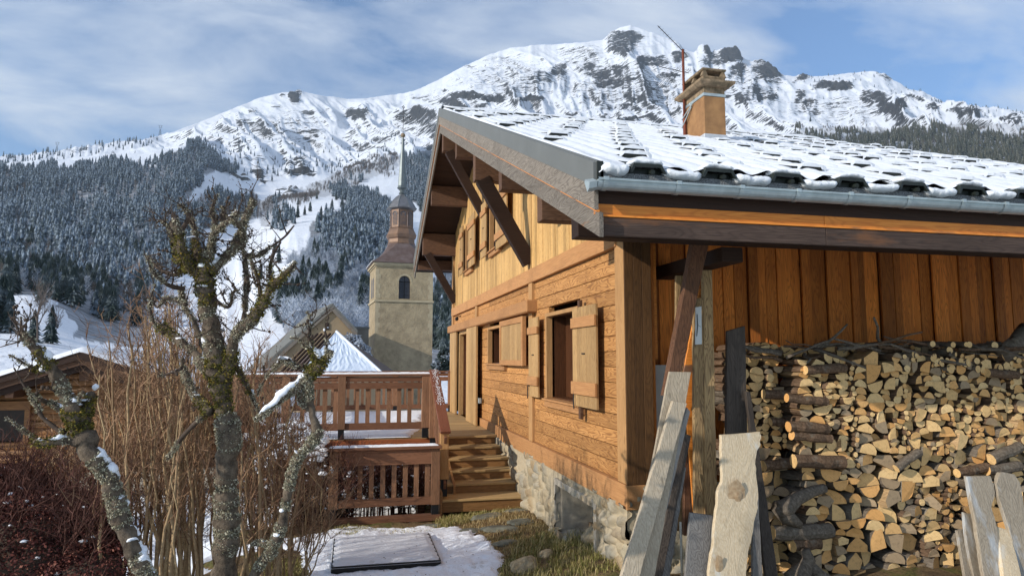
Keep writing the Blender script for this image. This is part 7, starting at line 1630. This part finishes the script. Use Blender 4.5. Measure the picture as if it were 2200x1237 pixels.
# snowy hipped roof in front
hp = thing('hipped_roof_house', (-1, 52, -9), 'low building with a steep snow-covered hipped roof before the church', 'house')
apx = Vector(onY(722, 712, 54)); bl = Vector(onY(636, 812, 50)); br_ = Vector(onY(822, 804, 52)); bb = Vector(onY(600, 812, 60)); br2 = br_ + Vector((1.5, 9, 0))
M_snb = snowmat('standing_seam_snow', (0.74, 0.80, 0.88), 3, .4, .05)
q = MB(); n = 26; m_ = 16; vs = []
for i in range(m_ + 1):
    for j in range(n + 1):
        v_ = i / m_; a = bl.lerp(apx, v_); c = br_.lerp(apx, v_); p = a.lerp(c, j / n); p = p + Vector((0, -.012, .014)) * (1 if j % 2 else .0) * (1 - v_) + Vector((0, random.gauss(0, .02), random.gauss(0, .012))); vs.append(p)
q.add(vs, [(i * (n + 1) + j, i * (n + 1) + j + 1, (i + 1) * (n + 1) + j + 1, (i + 1) * (n + 1) + j) for i in range(m_) for j in range(n)]); q.build('roof', M_snb, hp)
q = MB(); q.add([apx, bl, bb, apx + Vector((-.2, 5, .0)), apx + Vector((0, 6, 0)), br_, br2], [(0, 1, 2, 3), (0, 4, 6, 5)]); q.build('roof', plain('brown_batten_roof', (.13, .095, .08), .8, var=.3), hp)
q = MB()
for k in range(5): t_ = k / 5; o_ = Vector((-.32 * k - .1, .2 * k, -.05)); q.bar(apx + o_ + Vector((0, 0, -.1)), bl + o_ + Vector((-.1, 0, 0)), .13, .13)
q.build('roof_battens', WD['soft'], hp)
q = MB(); q.tube([apx + Vector((0, -.06, .03)), br_ + Vector((0, -.06, .08))], .09, 6); q.build('ridge_snow', M_snow, hp)
q = MB(); q.prism([bl + Vector((.3, .3, -.1)), br_ + Vector((-.3, .3, -.1)), br2 + Vector((-.3, 0, -.1)), bb + Vector((.3, 0, -.1))], (0, 0, -7)); q.build('wall', M_och, hp)
leafmass('snowy_climber', 'frosted climbing plant on the wall beside the bell tower', 'plant', [(755, 735, 62, .9, .4, .8), (775, 755, 61.5, .8, .4, 1.0), (788, 780, 61, .6, .4, 1.0), (765, 770, 61, .7, .4, .9)], 5000, .07, M_frost, 12, 260)
leafmass('garden_conifer', 'dark snow-dusted evergreen right of the tower foot, behind the deck', 'shrub', [(956, 772, 40, .45, .4, .65), (950, 784, 39, .55, .4, .4)], 5000, .05, M_con, 13, 120)

# ================================================================== LOG CABIN, LEFT
M_log = wood('varnished_logs', 'x', (0.17, 0.075, 0.027), (0.28, 0.14, 0.055), (0.08, 0.035, 0.014), .8, .35, .35, rough=.6)
cb = thing('log_cabin', (-6.6, 20, -3.1), 'orange-brown log cabin with a low snowy roof at the left', 'cabin')
CYF = 20.0; RX, RZ = -6.62, .20; sl_ = .335; CX0, CX1 = -11.5, -2.6
def crz(x): return RZ - sl_ * abs(x - RX)
q = MB(); z = -2.62; wy0, wy1, wz0, wz1 = -9.6, -8.05, -2.05, -1.28
while z < RZ - .6:
    dx = max(0, (z + .3 - (RZ - .5)) / -sl_) if False else 0
    half = (RZ - .42 - z) / sl_; a, b_ = max(CX0, RX - half), min(CX1, RX + half)
    segs = [(a, b_)] if not (z + .15 > wz0 and z < wz1) else [(a, wy0), (wy1, b_)]
    for (p, r_) in segs:
        if r_ - p > .1: q.tube([(p, CYF + .05, z + .088), (r_, CYF + .05, z + .088)], .098, 10)
    z += .175
q.build('log_wall', M_log, cb, smooth=True)
q = MB(); q.prism([(CX0, CYF + .06, -2.7), (CX1, CYF + .06, -2.7), (CX1, CYF + .06, crz(CX1) - .35), (RX, CYF + .06, RZ - .35), (CX0, CYF + .06, crz(CX0) - .35)], (0, .1, 0)); q.box(CX0, CX0 + .1, CYF + .2, CYF + 8, -2.7, crz(CX0) - .3); q.box(CX1 - .1, CX1, CYF + .2, CYF + 8, -2.7, crz(CX1) - .3); q.build('wall', WD['soft'], cb)
q = MB(); q.box(CX0, CX1, CYF - .02, CYF + .3, -3.4, -2.86); q.build('plinth', M_conc, cb); q = MB(); q.box(CX0, CX1, CYF - .06, CYF + .2, -2.859, -2.66); q.build('sill_beam', WD['soft'], cb)
q = MB(); q.box(wy0, wy1, CYF + .02, CYF + .05, wz0, wz1); wn = q.build('window', M_dark, cb); q = MB(); q.box(wy0 - .1, wy1 + .12, CYF - .08, CYF - .02, wz1, wz1 + .22); q.box(wy1, wy1 + .12, CYF - .08, CYF - .02, wz0 - .05, wz1 - .001); q.box(wy0, wy1 + .1, CYF - .1, CYF - .02, wz0 - .1, wz0 - .051); q.build('window_frame', M_log, wn)
for s, mat, d0, d1, yo in ((0, WD['soft'], .0, .20, -.75), (1, WD['purl'], .20, .34, -.70), (2, WD['soft'], .34, .5, -.62)):
    q = MB()
    for (a, b_) in ((CX0 - .9, RX), (RX, CX1 + .9)): q.prism([(a, CYF + yo, crz(a) - d1), (b_, CYF + yo, crz(b_) - d1), (b_, CYF + yo, crz(b_) - d0), (a, CYF + yo, crz(a) - d0)], (0, .05, 0))
    q.build('barge_board', mat, cb)
q = MB()
for (a, b_) in ((CX0 - .9, RX), (RX, CX1 + .9)): q.prism([(a, CYF - .7, crz(a) - .14), (b_, CYF - .7, crz(b_) - .14), (b_, CYF - .7, crz(b_) - .01), (a, CYF - .7, crz(a) - .01)], (0, 9, 0))
q.build('roof', WD['soft'], cb)
xs = np.linspace(CX0 - .92, CX1 + .92, 120); ysn = np.linspace(CYF - .78, CYF + 8.3, 80); X, Y = np.meshgrid(xs, ysn); e = np.minimum(np.minimum(X - xs[0], xs[-1] - X), np.minimum(Y - ysn[0], ysn[-1] - Y)); Z = RZ - sl_ * np.abs(X - RX) + .13 * smooth(e / .12) + (fbm(X * 1.2, Y * 1.2, 3, 3) - .5) * .05 - .02
ii = np.arange(X.size).reshape(X.shape); f = np.stack([ii[:-1, :-1], ii[:-1, 1:], ii[1:, 1:], ii[1:, :-1]], -1).reshape(-1, 4); npmesh('roof_snow', np.stack([X, Y, Z], -1).reshape(-1, 3) - np.array(cb.location), f, M_snowr, cb, True)
q = MB(); q.box(RX - .1, RX + .12, CYF - .5, CYF - .1, -.55, -.28)
q.build('purlin', WD['purl'], cb)
for x in (-9.6, -8.2, -5.0, -3.6): q = MB(); q.box(x - .09, x + .09, CYF - .6, CYF + .02, crz(x) - .62, crz(x) - .42); q.build('purlin', WD['purl'], cb)
# small village houses
def house(px, py, r_, w_, d_, h, label, wall, rot=0, name='village_house', roofh=.35):
    p = pxr(px, py, r_ * .75, r_ * 1.4); t = thing(name, tuple(p), label, 'house'); c, s = math.cos(rot), math.sin(rot); T = lambda x, y, z: (p[0] + x * c - y * s, p[1] + x * s + y * c, p[2] + z)
    q = MB(); q.prism([T(-w_ / 2, -d_ / 2, -2), T(w_ / 2, -d_ / 2, -2), T(w_ / 2, -d_ / 2, h), T(0, -d_ / 2, h + w_ * roofh), T(-w_ / 2, -d_ / 2, h)], Vector((-s, c, 0)) * d_); wl = q.build('wall', wall, t)
    for sg in (-1, 1):
        q = MB(); o = .6; q.prism([T(0, -d_ / 2 - o, h + w_ * roofh), T(sg * (w_ / 2 + o), -d_ / 2 - o, h - o * .6), T(sg * (w_ / 2 + o), -d_ / 2 - o, h - o * .6 + .3), T(0, -d_ / 2 - o, h + w_ * roofh + .3)], Vector((-s, c, 0)) * (d_ + 2 * o)); q.build('roof', M_snowr, t)
    q = MB()
    for k in (-1, 1): a = T(k * w_ * .22, -d_ / 2 - .03, h * .45); q.box(a[0] - .5, a[0] + .5, a[1] - .05, a[1] + .05, a[2], a[2] + 1.2)
    q.build('windows', M_dark, wl); return t
house(42, 768, 70, 5.5, 5, 1.4, 'small brown wooden hut with a snowy roof behind the leaning stem', WD['purl'])
house(5, 775, 80, 6, 5, 1.2, 'low blue-grey hut with a snowy roof at the left edge of the frame', plain('blue_grey_wall', (.08, .10, .13), .8), .2)
house(212, 742, 95, 5, 4, 1.6, 'small white hut with a flat snowy roof above the cabin ridge', plain('white_wall', (.5, .5, .5), .8), .0, roofh=.08)
house(14, 574, 560, 13, 10, 5, 'chalet high among brown trees at the left edge, snow on its roof', WD['purl'], .2)
house(8, 602, 480, 12, 9, 4, 'second snow-roofed chalet below the first one at the left edge', WD['purl'], .1)
house(760, 660, 300, 4, 4, 3, 'tiny hut on the snowy track right of the church gable', plain('dark_hut', (.07, .08, .1), .8))
# pylons on the skyline and poles in the field
def pylon(px, frac, h, label):
    rc = float(np.interp(px, pxc, crest)); p = Vector(terr_at(np.array([px]), np.array([rc - 30]))[0]); t = thing('power_pylon', tuple(p), label, 'pylon'); q = MB()
    for s in (-1, 1): q.tube([p + Vector((s * h * .13, 0, -3)), p + Vector((s * h * .03, 0, h * .6)), p + Vector((s * h * .12, 0, h))], h * .014, 4)
    for k in range(6): z = h * .1 * k; w_ = h * (.13 - .017 * k); q.tube([p + Vector((-w_, 0, z)), p + Vector((w_, 0, z + h * .09))], h * .01, 4); q.tube([p + Vector((w_, 0, z)), p + Vector((-w_, 0, z + h * .09))], h * .01, 4)
    q.tube([p + Vector((-h * .2, 0, h)), p + Vector((h * .2, 0, h))], h * .014, 4); q.tube([p + Vector((-h * .17, 0, h * .8)), p + Vector((h * .17, 0, h * .8))], h * .012, 4); q.build('lattice', M_iron, t)
pylon(113, 0, 34, 'small lattice pylon on the left skyline'); pylon(335, 0, 46, 'lattice pylon on the snowy ridge below the left summit')
for (a, b_, h, l) in ((6, 664, 6, 'thin pole standing in the snowy field, upper one'), (8, 692, 6, 'braced thin pole in the snowy field, lower one'), (83, 722, 5, 'thin post in the snowy field below the bare trees')):
    p = Vector(pxr(a, b_, 90, 500)); q = MB(); q.tube([p, p + Vector((0, 0, h))], .09, 5)
    if 'braced' in l: q.tube([p + Vector((1.8, 0, 0)), p + Vector((0, 0, h))], .07, 5)
    tag(q.build('field_pole', M_iron, None, origin=tuple(p)), l, 'pole')
# ================================================================== AIR
hz_ = bpy.data.meshes.new('haze'); hx, hy0, hy1, z0, z1 = 9000, -60, 9500, float(Zt.min()) - 1, 2900
q = MB(); q.box(-hx, hx, hy0, hy1, z0, z1); ho = q.build('haze', newmat('haze_air')[0], None); tag(ho, 'thin blue valley air', kind='stuff')
nt = MATS['haze_air'].node_tree; nt.nodes.clear(); o_ = nt.nodes.new('ShaderNodeOutputMaterial'); v_ = nt.nodes.new('ShaderNodeVolumePrincipled'); v_.inputs['Color'].default_value = (0.72, 0.86, 1.0, 1); v_.inputs['Density'].default_value = 0.000058; v_.inputs['Anisotropy'].default_value = 0.1
nt.links.new(v_.outputs[0], o_.inputs['Volume'])
